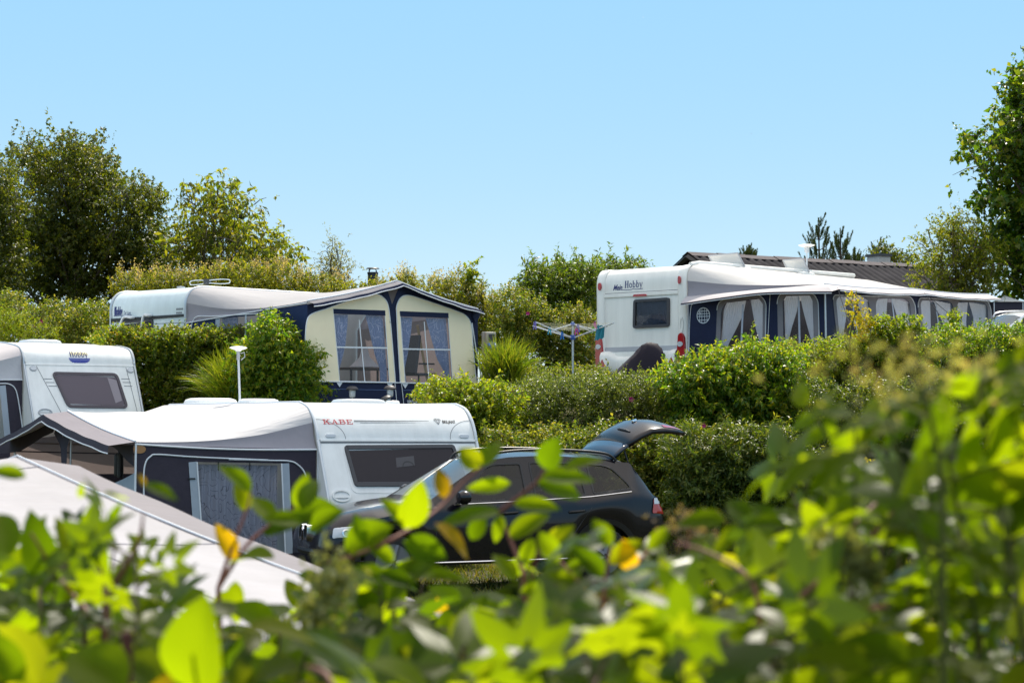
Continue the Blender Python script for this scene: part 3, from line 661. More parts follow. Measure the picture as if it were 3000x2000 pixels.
# bumper apron with raised corners
G = []
for i in range(31):
    u = lerp(-WM / 2 + .19, WM / 2 - .19, i / 30); e_ = abs(u) / (WM / 2); bul = .10 + .08 * sstep(e_, .45, .75); top = .70 + .12 * sstep(e_, .5, .72)
    G.append([(u, -bul * .1, top), (u, -bul * .75, top - .03), (u, -bul, top - .12), (u, -bul * .95, .42), (u, -bul * .6, .30), (u, .0, .27)])
MB().grid(G).build("bumper", M['white_warm'], mein, ang=50)
for sx in (-1, 1):
    c_ = (sx * (WM / 2 - .27)); fB = lambda u, v, k: Vector((u, -.178 - k, v))
    tr = MB().solid([(c_ - .125, .46), (c_ + .125, .46), (c_, .67)], fB, 0, .012).build("reflector_frame", M['white_warm'], mein)
    MB().solid([(c_ - .10, .475), (c_ + .10, .475), (c_, .642)], fB, .013, .02).build("reflector", M['redlens'], tr)
    # tall tail lamp wrapping the pillar
    xo = sx * (WM / 2 - .095); lp = [(xo - sx * .085, .40), (xo + sx * .085, .40), (xo + sx * .10, .8), (xo + sx * .085, 1.08), (xo + sx * .03, 1.17), (xo - sx * .06, 1.12), (xo - sx * .10, .8)]
    fT = lambda u, v, k: Vector((u, -.06 - k - .035 * max(0, 1 - ((u - xo) / .12) ** 2), v))
    tl = MB().solid(rpoly(lp, .05), fT, -.05, .02).build("tail_light", M['redlens'], mein, bevel=.006)
    MB().solid(ell(xo, .92, .07, .055), fT, .021, .03).build("white_lens", M['lamp'], tl); MB().solid(ell(xo, .64, .06, .06), fT, .021, .027).build("red_lens", M['redlens'], tl)
    MB().solid(ell(xo - sx * .03, 2.24 if sx < 0 else 2.28, .038, .085), fT, -.03, .006).build("marker_light", M['redlens'], mein)
hx = WM / 2 - .085; MB().ring(ell(hx, 1.33, .045, .17), ell(hx, 1.33, .03, .13), lambda u, v, k: Vector((u, -.058 - k, v)), -.01, .016).build("grab_handle", M['white_warm'], mein)
p = pxm([(1370, 553), (1520, 528)]); fMs = fM
serif(MB(), "Hobby", p[0][0], p[0][1], .155, fM, .004, xs=(p[1][0] - p[0][0]) / (.155 * 3.5)).build("lettering", M['navy_ink'], mein, "blue serif letters Hobby", sm=False)
p = pxm([(1272, 572), (1350, 552)]); mb = MB(); put_text(mb, "Mein", p[0][0], p[0][1], .17, fM, .004, bold=.004, shear=.45, width=p[1][0] - p[0][0])
p = pxm([(1345, 568), (1410, 568), (1440, 560), (1470, 562), (1523, 556)]); mb.stroke([(q_.x, q_.y) for q_ in spline([(a_, b_, 0) for a_, b_ in p], 4)], .012, fM, .005)
mb.build("script_lettering", M['navy_ink'], mein, "handwritten blue word Mein with a wavy underline", sm=False)
MB().tube([(WM / 2 - .03, .2, 2.62), (WM / 2 - .03, .5, 2.66), (WM / 2 - .03, 6.9, 2.74)], [.05, .06, .05], 10).build("awning_rail", M['white_warm'], mein)
for (px, py, y0, sz, rot) in ((2150, 786, 2.2, (.9, .55), 38), (2352, 800, 4.6, (.62, .5), 42)):
    q = FM.hit(px, py, 1, y0); Mh = Matrix.Translation((q.x - .1, y0, 2.68)) @ Matrix.Rotation(R(-10), 4, 'Z') @ Matrix.Rotation(R(165 - rot), 4, 'X')
    hb = roof_vent(mein, (q.x - .1, y0, 2.62), (sz[0], sz[1], .08), M['white_warm'], "roof_hatch")
    lid = MB(); G = []
    for i in range(13):
        G.append([Mh @ Vector((lerp(-sz[0] / 2, sz[0] / 2, i / 12), lerp(0, .36, j / 8), -.06 * (1 - (2 * i / 12 - 1) ** 4) * (1 - (2 * j / 8 - 1) ** 4))) for j in range(9)])
    lid.grid(G).build("hatch_lid", M['lidgrey'], hb)
    MB().tube([Mh @ Vector((-sz[0] / 2, 0, 0)), Mh @ Vector((-sz[0] / 2, .36, 0)), Mh @ Vector((sz[0] / 2, .36, 0)), Mh @ Vector((sz[0] / 2, 0, 0))], .02, 6).build("hatch_frame", M['grey'], hb)
q = FM.hit(2364, 790, 1, 5.2); qt = FM.hit(2364, 722, 1, 5.2)
an = MB().tube([(q.x, 5.2, 2.6), (q.x, 5.2, qt.z)], .016, 8).lathe([(.05, -.14), (.06, -.02)], (q.x, 5.2, qt.z), 12).build("antenna_mast", M['alu'], mein)
MB().lathe([(0, -.02), (.1, -.01), (.18, .015), (.2, .03), (.12, .05), (0, .06)], (q.x, 5.2, qt.z), 24).build("antenna_disc", M['white_warm'], an)

# ---------------------------------------------------------------- awnings
class Awning:
    """tent on a caravan's side: x = caravan side, y along the caravan, front wall at distance D"""
    def __init__(s, root, W, sx, D, Ln, prof, zB, zC, zc, zp, zf, ya, sag=.08, Lr=None):
        s.root, s.W, s.sx, s.D, s.L, s.zc, s.zp, s.zf, s.zC = root, W, sx, D, Ln, zc, zp, zf, zC
        s.x0 = sx * (W / 2 + .03); s.xf = sx * (W / 2 + D); s.sag = sag
        P = [Vector((s.x0, p[0], p[1])) for p in prof if p[1] >= zB]
        P[0] = Vector((s.x0, P[0].y, zB)); s.near = P; s.zr = prof[-1][1]; s.Lr = Lr or Ln
    def Rail(s, t):
        n = len(s.near) - 1; k = .16
        if t < k: q = t / k * n; i = min(int(q), n - 1); return s.near[i].lerp(s.near[i + 1], q - i)
        if t > 1 - k:
            q = (1 - t) / k * n; i = min(int(q), n - 1); p = s.near[i].lerp(s.near[i + 1], q - i); return Vector((p.x, s.Lr - p.y * .6, lerp(p.z, s.near[-1].z, .75)))
        a = s.near[-1]; b = Vector((a.x, s.Lr - a.y, a.z)); return a.lerp(b, (t - k) / (1 - 2 * k))
    def Front(s, t):
        a = Vector((s.xf, 0, s.zc)); p = Vector((s.xf, s.L / 2, s.zp)); b = Vector((s.xf, s.L, s.zf))
        if t < .5: q = a.lerp(p, t * 2); q.z -= .035 * math.sin(t * 2 * math.pi)
        else: q = p.lerp(b, t * 2 - 1); q.z -= .035 * math.sin((t * 2 - 1) * math.pi)
        return q
    def roofpt(s, t, u):
        p = s.Rail(t).lerp(s.Front(t), u); e = math.sin(math.pi * u)
        p.z -= e * s.sag * (1 - .3 * math.sin(math.pi * t)) + .010 * math.sin(t * 26 + u * 7) * e * (.4 + .6 * math.sin(u * 5 + t * 3) ** 2) + .010 * math.sin(u * 11 + t * 45) * e * max(0, 1 - abs(t - .5) * 2.2) + .012 * math.sin(t * 90 * (.3 + u)) * (1 - u) ** 2 * e * max(0, 1 - t * 5)
        return p
    def roof(s, m, wm, strip_m, val_m, ov=.36, drop=.02, val=.13, name="roof", pr=.014):
        NT, NU = 56, 22
        G = [[s.roofpt(i / NT, j / NU) for j in range(NU + 1)] for i in range(NT + 1)]
        r = MB().grid(G).build(name, m, s.root, ang=180)
        for t, y0 in ((0, 0.0), (1, s.L)):                         # grey gusset between roof edge and end wall
            G = []
            for j in range(NU + 1):
                a = s.roofpt(t, j / NU); b = Vector((a.x, y0 - (.0 if t else 0), lerp(s.zC, (s.zc if t == 0 else s.zf) - .03, j / NU) - .03 * math.sin(math.pi * j / NU)))
                G.append([a.lerp(b, k / 6) + Vector((0, (.02 if t == 0 else -.02) * math.sin(math.pi * k / 6), 0)) for k in range(7)])
            MB().grid(G).build("gusset", wm, s.root, ang=180)
        e = [s.Front(i / NT) for i in range(NT + 1)]; O = [p + Vector((s.sx * ov, (-.0 if i < NT / 2 else 0), -drop - .004 * math.sin(i * .8))) for i, p in enumerate(e)]
        st = MB().grid([[a.lerp(b, k / 4) for k in range(5)] for a, b in zip(e, O)]).build("canopy_strip", strip_m, s.root, ang=180)
        V = [p + Vector((s.sx * .02, 0, -val - .004 * math.sin(i * .55))) for i, p in enumerate(O)]
        MB().grid([[a.lerp(b, k / 3) for k in range(4)] for a, b in zip(O, V)]).build("valance", val_m, s.root, ang=180)
        MB().tube([p + Vector((0, 0, .008)) for p in e], pr, 6).tube(V, pr * .7, 6).build("piping", M['piping'], s.root)
        s.O, s.V = O, V; return r
    def fN(s): return lambda u, v, k: Vector((u, -k, v))           # near end wall (y = 0), u = x, v = z
    def fF(s): return lambda u, v, k: Vector((s.xf + s.sx * k, u, v))   # front wall, u = y
def curtain(name, f, left, right, m, parent, folds=7, amp=.018, o=-.06, rows=14):
    """hanging cloth between two edge lines given from top to bottom"""
    def ev(P, t):
        d = [0]
        for i in range(1, len(P)): d.append(d[-1] + abs(P[i][1] - P[i - 1][1]) + 1e-5)
        q = t * d[-1]
        for i in range(len(P) - 1):
            if q <= d[i + 1] + 1e-9: k = (q - d[i]) / (d[i + 1] - d[i]); return Vector((lerp(P[i][0], P[i + 1][0], k), lerp(P[i][1], P[i + 1][1], k)))
        return Vector(P[-1])
    n = folds * 8; ph = random.random() * 6; G = []
    for j in range(rows + 1):
        a, b = ev(left, j / rows), ev(right, j / rows); row = []
        for i in range(n + 1):
            t = i / n; c = a.lerp(b, t); row.append(f(c.x, c.y, o + amp * math.sin(2 * math.pi * folds * t + ph + .5 * math.sin(j * .4)) + .3 * amp * math.sin(17 * t + j * .3)))
        G.append(row)
    return MB().grid(G).build(name, m, parent, ang=180)

# --- cream-fronted awning of the pale blue caravan
awD = thing("awning", "cream and navy awning with swirly blue curtains on the pale blue caravan", "awning", FD.M)
A = Awning(awD, WD, 1, 3.40, 4.47, PD, 2.28, 1.90, 2.19, 2.66, 2.22, .35, sag=.13, Lr=5.0)
A.roof(M['roof_dlx'], M['wedge'], M['navy'], M['navy'], ov=.16, drop=.05, val=.05)
c2 = lambda pts, ax=0, val=None: [(lambda h: ((h.y, h.z) if ax == 0 else (h.x, h.z)))(FD.hit(700 + x / 2.851, 700 + y / 2.851, ax, A.xf if val is None else val)) for x, y in pts]
fF = A.fF(); fN = A.fN()
win1 = c2([(780, 583), (1215, 597), (1255, 1198), (835, 1190)]); win2 = c2([(1338, 602), (1743, 618), (1783, 1207), (1383, 1203)])
top = [(0.0, A.zc - .06), (0, 0), (A.L, 0), (A.L, A.zf - .06)] + [(A.L * .75, (A.zf + A.zp) / 2 - .05), (A.L / 2, A.zp - .04), (A.L * .25, (A.zc + A.zp) / 2 - .05)]
MB().fill(top, [inset(win1, .01), inset(win2, .01)], fF, 0).build("front_wall", M['navy'], awD, sm=False)
def bez(pts, n=5): return [(p.x, p.y) for p in spline([(a, b, 0) for a, b in pts], n)]
cL = c2([(560, 1195), (548, 900), (560, 700), (600, 628), (720, 585)]); cL = bez(cL)
cr1 = cL + bez(c2([(720, 585), (900, 520), (1050, 478), (1130, 460), (1195, 485), (1238, 545), (1258, 680), (1278, 900), (1302, 1197)]))
MB().fill(cr1, [win1], fF, .012).build("cream_panel", M['cream'], awD, sm=False)
cr2 = bez(c2([(1343, 1203), (1325, 900), (1312, 640), (1312, 560), (1345, 492), (1400, 470), (1480, 488)])) + bez(c2([(1480, 488), (1650, 545), (1800, 598), (1890, 640), (1935, 720), (1950, 900), (1980, 1212)]))
MB().fill(cr2, [win2], fF, .012).build("cream_panel", M['cream'], awD, sm=False)
mb = MB()
for P in (cr1, cr2): mb.tube([fF(u, v, .016) for u, v in P], .010, 6)
ln = c2([(620, 1188), (1000, 1195), (1300, 1199), (1650, 1208), (2035, 1220)]); mb.tube([fF(u, v, .02) for u, v in ln], .012, 6)
ln = c2([(1940, 700), (1985, 1000), (2035, 1225)]); mb.tube([fF(u, v, .02) for u, v in ln], .012, 6)
mb.build("piping", M['piping'], awD)
for wq, P in ((win1, [(783, 583), (1215, 597), (1217, 640), (786, 625)]), (win2, [(1338, 602), (1743, 618), (1745, 660), (1342, 645)])):
    MB().solid(c2(P), fF, .014, .022).build("window_header", M['navy'], awD)
    pn = MB().fill(wq, [], fF, .005).build("window", M['pvc'], awD, sm=False)
    b = MB(); a_, b_, c_, d_ = [Vector(p) for p in wq]
    tm, bm_ = a_.lerp(b_, .5), d_.lerp(c_, .5); lm, rm = a_.lerp(d_, .525), b_.lerp(c_, .52)
    b.stroke([tm - Vector((0, .18)), bm_], .026, fF, .013); b.stroke([lm, rm], .028, fF, .014); b.build("glazing_bar", M['piping'], pn, sm=False)
    b = MB().ring(wq, inset(wq, .014), fF, .01, .016)
    for cxy in (c_, d_): b.fill([(cxy.x - .09, cxy.y), (cxy.x + .09, cxy.y), (cxy.x, cxy.y - .1)], [], fF, .018)
    b.build("window_edging", M['piping'], pn, sm=False)
def cd(P): return c2(P)
curtain("curtain", fF, cd([(790, 628), (805, 800), (830, 1050), (838, 1190)]), cd([(925, 630), (925, 700), (905, 880), (850, 1090), (852, 1190)]), M['bluecurtain'], awD, 6)
curtain("curtain", fF, cd([(1070, 632), (1100, 760), (1150, 960), (1195, 1085), (1198, 1195)]), cd([(1215, 640), (1230, 850), (1250, 1080), (1252, 1195)]), M['bluecurtain'], awD, 6)
curtain("curtain", fF, cd([(1343, 650), (1355, 850), (1375, 1090), (1392, 1200)]), cd([(1470, 655), (1462, 760), (1430, 950), (1395, 1090), (1415, 1200)]), M['bluecurtain'], awD, 6)
curtain("curtain", fF, cd([(1575, 658), (1610, 800), (1670, 1000), (1735, 1110), (1740, 1205)]), cd([(1745, 662), (1762, 900), (1775, 1090), (1780, 1205)]), M['bluecurtain'], awD, 6)
g = c2([(1225, 440), (1330, 405), (1275, 545)]); MB().fill(g, [], fF, .014).build("vent_panel", M['backlit_greywall'], awD, sm=False)
mb = MB()
for sx in (-1, 1):                                                 # pole sleeve opening like a Y below the peak
    mb.fill(c2([(1255, 700), (1300, 700), (1290, 560), (1290 - 0 + sx * 68, 455), (1285 + sx * 40, 420), (1268, 560)] if sx > 0 else [(1255, 700), (1300, 700), (1275, 550), (1235, 425), (1195, 452), (1250, 560)]), [], fF, .02 + .002 * sx)
mb.build("pole_sleeve", M['navy'], awD, sm=False)
ln = c2([(690, 1250), (1300, 1258), (1305, 1370)]); mb = MB().stroke(c2([(690, 1250), (1300, 1262)]), .012, fF, .006); mb.stroke(c2([(1370, 1262), (1900, 1268)]), .012, fF, .006); mb.build("seam", mat("faded_blue_seam", (.07, .11, .24), .7), awD, sm=False)
mb = MB().tube([fF(u, v, .02) for u, v in c2([(1296, 1195), (1306, 1300), (1312, 1380)])], .008, 5).tube([fF(u, v, .02) for u, v in c2([(1350, 1200), (1362, 1300), (1370, 1380)])], .008, 5); split_build(mb, "zip_piping", M['piping'], awD)
p = c2([(1402, 1376), (1492, 1358)]); mb = put_text(MB(), "VENTURA", p[0][0], p[0][1], .10, fF, .012, bold=.002, width=(p[1][0] - p[0][0]) * 1.12)
mb.build("lettering", M['piping'], awD, "white letters VENTURA", sm=False)
# navy end wall facing the hedge
nw = [(A.x0, .05), (A.xf, .05), (A.xf, A.zc - .05), (A.x0, A.zC)]
c1 = lambda pts: [(lambda h: (h.x, h.z))(FD.hit(x / 2.24, 300 + y / 2.24, 1, 0)) for x, y in pts]
sw = c1([(1428, 1416), (1760, 1392), (1760, 1560), (1428, 1560)]); sw[2] = (sw[1][0], .8); sw[3] = (sw[0][0], .8)
MB().fill(nw, [sw], fN, 0).build("end_wall", M['navy2'], awD, sm=False)
pn = MB().fill(sw, [], fN, .003).build("window", M['pvc_brown'], awD, sm=False)
x_, w_ = sw[0][0], sw[1][0] - sw[0][0]; zt = sw[0][1] + .04
MB().stroke([(x_ + .01, .8), (x_ + .01, zt - .05)], .12, fN, .01).build("window_strip", M['paleblue_cloth'], pn, sm=False); MB().stroke([(x_ + w_ * .57, .8), (x_ + w_ * .57, zt)], .05, fN, .008).build("window_strip", M['paleblue_cloth'], pn, sm=False)
curtain("curtain", fN, [(x_ + .06, zt), (x_ + .06, .8)], [(x_ + w_ * .36, zt), (x_ + w_ * .30, .8)], M['bluecurtain'], awD, 6)
mb = MB().tube([fN(u, v, .02) for u, v in ((A.x0 + .02, 0.3), (A.x0 + .02, A.zC), (A.xf, A.zc - .03))], .011, 6)
ap = bez(c1([(1258, 1530), (1266, 1450), (1300, 1405), (1420, 1402), (1700, 1385), (1800, 1378)])); mb.tube([fN(u, v, .02) for u, v in ap], .010, 6); mb.build("piping", M['piping'], awD)
MB().fill([(A.x0, 0.02), (A.xf, .02), (A.xf, A.zf - .05), (A.x0, A.zC)], [], lambda u, v, k: Vector((u, A.L, v)), 0).build("end_wall", M['backlit_greywall'], awD, sm=False)
mb = MB()
for y_ in (.06, A.L / 2, A.L - .06): mb.tube([(A.xf - .06, y_, 0), (A.xf - .06, y_, (A.zc if y_ != A.L / 2 else A.zp) - .1)], .016, 8)
split_build(mb, "pole", M['steel'], awD)
fl = c2([(1963, 575), (2020, 600), (1970, 715), (1940, 640)]); MB().fill(fl, [], fF, .03).build("corner_flap", M['navy'], awD, sm=False)
# things seen inside through the windows
D2 = FD.M
h = FD.hit(700 + 1050 / 2.851, 700 + 1085 / 2.851, 0, A.xf - 1.1)
tb = thing("table", "table behind the left window of the cream awning", "table", D2 @ Matrix.Translation((h.x, h.y, .0)))
zt = h.z; MB().box((0, 0, zt), (.8, 1.5, .035)).build("tabletop", M['darkwood'], tb, bevel=.008)
for i in (-1, 1):
    for j in (-1, 1): MB().tube([(i * .34, j * .68, 0), (i * .34, j * .68, zt - .02)], .022, 8).build("leg", M['dgrey'], tb)
h = FD.hit(700 + 1050 / 2.851, 700 + 1070 / 2.851, 0, A.xf - 1.0); la = thing("table_lamp", "white tapered table lamp inside the cream awning", "lamp", D2 @ Matrix.Translation((h.x, h.y, h.z)))
MB().lathe([(.30, 0.0), (.20, .09), (.10, .19), (.055, .36), (.0, .37)], n=24).build("lamp_shade", M['roof_white'], la); MB().lathe([(.1, -.02), (.1, 0)], n=16).build("lamp_base", M['dgrey'], la)
h = FD.hit(700 + 1440 / 2.851, 700 + 1130 / 2.851, 0, A.xf - .55); ch = thing("camping_chair", "dark high-backed chair behind the right window of the cream awning", "chair", D2 @ Matrix.Translation((h.x, h.y, .0)))
Mt = Matrix.Rotation(R(-9), 4, 'X'); zs = max(.4, h.z)
MB().box((0, -.02, .38), (.5, .06, .75), Matrix.Translation((0, -.1, zs)) @ Mt).build("backrest", M['dgrey'], ch, bevel=.02); MB().box((0, .2, zs), (.5, .5, .05)).build("seat", M['dgrey'], ch, bevel=.015)
for i in (-1, 1):
    for j in (-.02, .42): MB().tube([(i * .22, j, -.0), (i * .22, j, zs)], .013, 8).build("leg", M['black'], ch)
    MB().box((i * .25, .16, zs + .2), (.04, .4, .03)).build("armrest", M['black'], ch)
a_, b_ = FD.hit(700 + 1490 / 2.851, 700 + 720 / 2.851, 0, A.xf - .35), FD.hit(700 + 1580 / 2.851, 700 + 1210 / 2.851, 0, A.xf - .35)
dv = (b_ - a_); dv *= (a_.z) / max(.1, a_.z - b_.z); pl = MB().tube([a_, a_ + dv], .034, 4); o = pl.build("plank", M['wood'], None, sm=False); o.matrix_world = D2; setp(o, "pale pine plank leaning behind the right window of the cream awning", "plank")

# --- charcoal awning of the lower white caravan
awK = thing("awning", "white-roofed charcoal awning with an open front, on the caravan with red lettering", "awning", FK.M)
A = Awning(awK, WK, -1, 2.62, 5.66, PK, 2.33, 1.96, 2.06, 2.47, 2.03, .35, sag=.10, Lr=6.2)
A.roof(M['roof_kabe'], M['wedge'], M['strip'], M['charcoal'], ov=.36, drop=.05, val=.10)
fN, fF = A.fN(), A.fF()
k1 = lambda pts: [(lambda h: (h.x, h.z))(FK.hit(x / 2.614, 900 + y / 2.614, 1, 0)) for x, y in pts]
k2 = lambda pts: [(lambda h: (h.x, h.z))(FK.hit(500 + x / 2.24, 1100 + y / 2.24, 1, 0)) for x, y in pts]
wn = k1([(1505, 1183)]) + k2([(725, 575), (745, 900)]) + k1([(1550, 1540)]); wn[2] = (wn[2][0] + .02, .55); wn[3] = (wn[3][0] + .02, .55)
MB().fill([(A.xf, .02), (A.x0, .02), (A.x0, A.zC), (A.xf, A.zc - .04)], [wn], fN, 0).build("end_wall", M['charcoal'], awK, sm=False)
pn = MB().fill(wn, [], fN, .003).build("window", M['pvc'], awK, sm=False)
mb = MB()
for (xa, za), (xb, zb) in ((wn[0], wn[3]), (wn[1], wn[2])):
    s_ = -1 if xa < wn[1][0] - .1 else 1
    MB().stroke([(xa + s_ * .06, za), (xb + s_ * .06, zb)], .11, fN, .008).build("window_strip", M['paleblue_cloth'], pn, sm=False)
mb = MB()
for (xa, za), (xb, zb) in ((wn[0], wn[3]), (wn[1], wn[2])): MB().tube([fN(xa, za, .014), fN(xb, zb, .014)], .011, 6).build("window_piping", M['piping'], pn)
mb = MB()
for u in (.25, .62): mb.box(fN(lerp(wn[0][0], wn[1][0], u), wn[0][1] - .05, .012), (.012, .01, .13))
mb.box(fN(wn[0][0] - .07, wn[0][1] - .22, .016), (.1, .01, .02)); split_build(mb, "toggle", M['black'], pn)
curtain("curtain", fN, [(wn[0][0] + .02, wn[0][1] - .03), (wn[0][0] + .02, .9), (wn[3][0] + .5, .55)], [(wn[1][0] - .02, wn[1][1] - .03), (wn[1][0] - .02, .55)], M['lace'], awK, 11, .022, -.09)
ap = bez(k1([(1100, 1500), (1098, 1290), (1112, 1190), (1150, 1140), (1210, 1125), (1500, 1145), (2050, 1168)])) + bez(k2([(380, 548), (640, 555), (780, 560), (840, 590), (878, 640), (892, 720), (915, 900)]))
mb = MB().tube([fN(u, v, .012) for u, v in ap], .011, 6); mb.tube([fN(u, v, .012) for u, v in ((A.xf, .02), (A.xf, A.zc - .02))], .014, 6)
mb.tube([fN(lerp(A.xf, A.x0, i / 20), lerp(A.zc - .03, A.zC, i / 20) - .03 * math.sin(math.pi * i / 20), .01) for i in range(21)], .014, 6); mb.tube([fN(u, v, .012) for u, v in ((A.x0 + .02, .1), (A.x0 + .02, A.zC))], .011, 6)
mb.build("piping", M['piping'], awK)
c_, = k1([(1067, 1086)]); MB().solid(ell(c_[0], c_[1], .085, .055), fN, .006, .014).build("corner_tag", M['brownleather'], awK)
kf = lambda pts: [(lambda h: (h.y, h.z))(FK.hit(x / 5.6, 1180 + y / 5.6, 0, A.xf)) for x, y in pts]
MB().fill(kf([(1760, 690), (2190, 690), (2200, 1040), (2080, 940), (1960, 800), (1860, 720)]), [], fF, .004).build("corner_gusset", M['charcoal'], awK, sm=False)
ys = kf([(1000, 640), (1110, 640), (1090, 1000), (1010, 1000)]); 
MB().fill(kf([(890, 500), (915, 430), (1000, 440), (1030, 560), (1050, 500), (1075, 430), (1180, 480), (1140, 600), (1105, 740), (1098, 1000), (1012, 1000), (1000, 740), (970, 650)]), [], fF, .004).build("pole_sleeve", M['charcoal'], awK, sm=False)
mb = MB().tube([(A.xf + .05, A.L / 2, 0), (A.xf + .05, A.L / 2, A.zp - .08)], .016, 8).tube([(A.xf + .06, .05, 0), (A.xf + .06, .05, A.zc - .05)], .016, 8).tube([(A.xf + .06, A.L - .05, 0), (A.xf + .06, A.L - .05, A.zf - .05)], .016, 8); split_build(mb, "pole", M['steel'], awK)
MB().fill(kf([(-140, 740), (-140, 860), (340, 790), (600, 630), (700, 560), (880, 480), (900, 400), (620, 330), (300, 520)]), [], fF, .003).build("front_header", M['charcoal'], awK, sm=False)
fE = lambda u, v, k: Vector((u, A.L - k, v))
MB().fill([(A.xf, 1.50), (A.x0, 1.50), (A.x0, A.zC), (A.xf, A.zf - .03)], [], fE, 0).build("end_wall", M['backlit_greywall'], awK, sm=False)
MB().stroke([(A.xf + .1, 1.86), (A.x0, 1.80)], .02, fE, .004).build("seam", M['charcoal'], awK, sm=False)
MB().fill([(A.xf, 1.28), (A.x0, 1.28), (A.x0, 1.50), (A.xf, 1.50)], [], fE, .002).build("window_header", M['charcoal'], awK, sm=False)
MB().fill([(A.xf, .02), (A.x0, .02), (A.x0, .55), (A.xf, .55)], [], fE, .002).build("lower_wall", M['charcoal'], awK, sm=False)
curtain("curtain", fE, [(A.xf + .25, 1.29), (A.xf + .25, .5)], [(A.x0 - .1, 1.29), (A.x0 - .1, .5)], M['lace'], awK, 16, .03, .06)
q1 = FK.hit(385, 1372, 1, .25); q2 = FK.hit(308, 1392, 1, .25); q3 = FK.hit(384, 1440, 1, .25)
MB().fill([(A.xf + .02, q1.z), (A.xf + .05, q1.z - .8), (A.xf + .3, q1.z - .8)], [], lambda u, v, k: Vector((u, .06, v)), 0).build("folded_flap", M['paleblue_cloth'], awK, sm=False)
G = []
for i in range(9):
    t = i / 8; G.append([Vector((A.xf + .04 + .25 * math.sin(t * 2) * .3, .1 + 1.3 * t, lerp(1.66, 1.45, t) - j * .16)) for j in range(7)])
MB().grid(G).build("rolled_panel", M['paleblue_cloth'], awK, ang=180)
h = FK.hit(346, 1345, 0, A.xf + .45); hg = thing("hanging_bag", "pair of black tube-shaped bags hanging in the open front of the charcoal awning", "bag", FK.M @ Matrix.Translation(h))
MB().lathe([(0, -.24), (.05, -.23), (.055, -.2), (.055, .06), (.03, .09), (0, .095)], n=16).build("tube_bag", M['black'], hg); MB().lathe([(0, -.26), (.04, -.25), (.045, -.2), (.04, .02), (.05, .07), (.03, .11), (0, .115)], (0.0, -.1, 0), 16).build("tube_bag", M['black'], hg)
mb = MB().tube([(0, 0, .09), (0, -.02, .24)], .006, 5).tube([(0, -.1, .1), (0, -.06, .26)], .006, 5); split_build(mb, "cord", M['black'], hg)

# --- long awning of the upper right caravan
awM = thing("awning", "long navy awning with white net curtains on the upper right caravan", "awning", FM.M)
A = Awning(awM, WM, 1, 3.40, 7.05, PM, 2.26, 1.93, 2.03, 2.10, 2.14, .35, sag=.06, Lr=7.9)
A.near = A.near[:-1] + [Vector((A.x0, .45, 2.66))]
A.roof(M['roof_mein'], M['wedge'], M['roof_grey'], M['charcoal'], ov=.34, drop=.12, val=.03)
fN, fF = A.fN(), A.fF()
mn = lambda pts, ax=1, val=0: [(lambda h: ((h.x, h.z) if ax == 1 else (h.y, h.z)))(FM.hit(1980 + x / 4.704, 840 + y / 4.704, ax, val)) for x, y in pts]
mf = lambda pts: [(lambda h: (h.y, h.z))(FM.hit(2100 + x / 2.6133, 600 + y / 2.6133, 0, A.xf)) for x, y in pts]
zl = .35
def low(P, i, j):
    """carry the two lower corners of a measured outline down to the hidden lower edge"""
    P = list(P); 
    for k in (i, j): P[k] = (P[k][0], zl)
    return P
NB = []
b1 = low(mn([(575, 190), (860, 150), (1150, 100), (1250, 210), (1228, 800), (535, 800)]), 5, 4)
i1 = low(mn([(690, 215), (940, 185), (1150, 160), (1205, 235), (1195, 800), (605, 800), (625, 330)]), 4, 5)
b2 = low(mn([(1400, 190), (1440, 95), (1900, 90), (1968, 200), (1985, 800), (1415, 800)]), 5, 4)
i2 = low(mn([(1475, 190), (1520, 122), (1850, 115), (1890, 190), (1920, 800), (1490, 800)]), 5, 4)
MB().fill([(A.x0, .02), (A.xf, .02), (A.xf, A.zc - .03), (A.x0, A.zC)], [inset(i1, .01), inset(i2, .01)], fN, 0).build("end_wall", M['navy'], awM, sm=False)
def gp(fm, P): return rpoly(P, .13)
for B, I in ((b1, i1), (b2, i2)):
    Bq, Iq = rpoly(B, .2), rpoly(I, .14)
    MB().fill(Bq, [Iq], fN, .008).build("window_border", M['greywall'], awM, sm=False)
    MB().fill(Iq, [], fN, .003).build("window", M['pvc'], awM, sm=False)
    MB().tube([fN(u, v, .012) for u, v in Bq], .009, 6).build("piping", M['piping'], awM)
def down(P, k=-1):
    a, b = P[-2], P[-1]; s_ = (zl - b[1]) / (b[1] - a[1]) if abs(b[1] - a[1]) > .05 else 0; s_ = min(.5, max(0, s_))
    return P + [(b[0] + (b[0] - a[0]) * s_, zl)]
curtain("curtain", fN, down(mn([(690, 200), (640, 300), (605, 760)])), mn([(945, 180), (905, 370), (790, 620), (700, 800)]) + [(i1[5][0] + .1, zl)], M['curtain'], awM, 8)
curtain("curtain", fN, mn([(1010, 170), (1040, 330), (1090, 600), (1150, 780)]) + [(i1[4][0] - .08, zl)], down(mn([(1160, 160), (1205, 260), (1190, 700)])), M['curtain'], awM, 6)
curtain("curtain", fN, down(mn([(1500, 130), (1475, 200), (1490, 760)])), mn([(1680, 118), (1650, 320), (1560, 620), (1515, 780)]) + [(i2[5][0] + .06, zl)], M['curtain'], awM, 7)
curtain("curtain", fN, mn([(1692, 118), (1740, 330), (1830, 670), (1880, 800)]) + [(i2[4][0] - .05, zl)], down(mn([(1860, 118), (1892, 200), (1920, 700)])), M['curtain'], awM, 7)
mb = MB()
for P in ([(918, 240), (895, 790)], [(1685, 130), (1698, 740)]): p = mn(P); mb.stroke([p[0], p[1], (p[1][0] + (p[1][0] - p[0][0]) * .6, zl)], .045, fN, -.02)
split_build(mb, "window_pole", M['piping'], awM, sm=False)
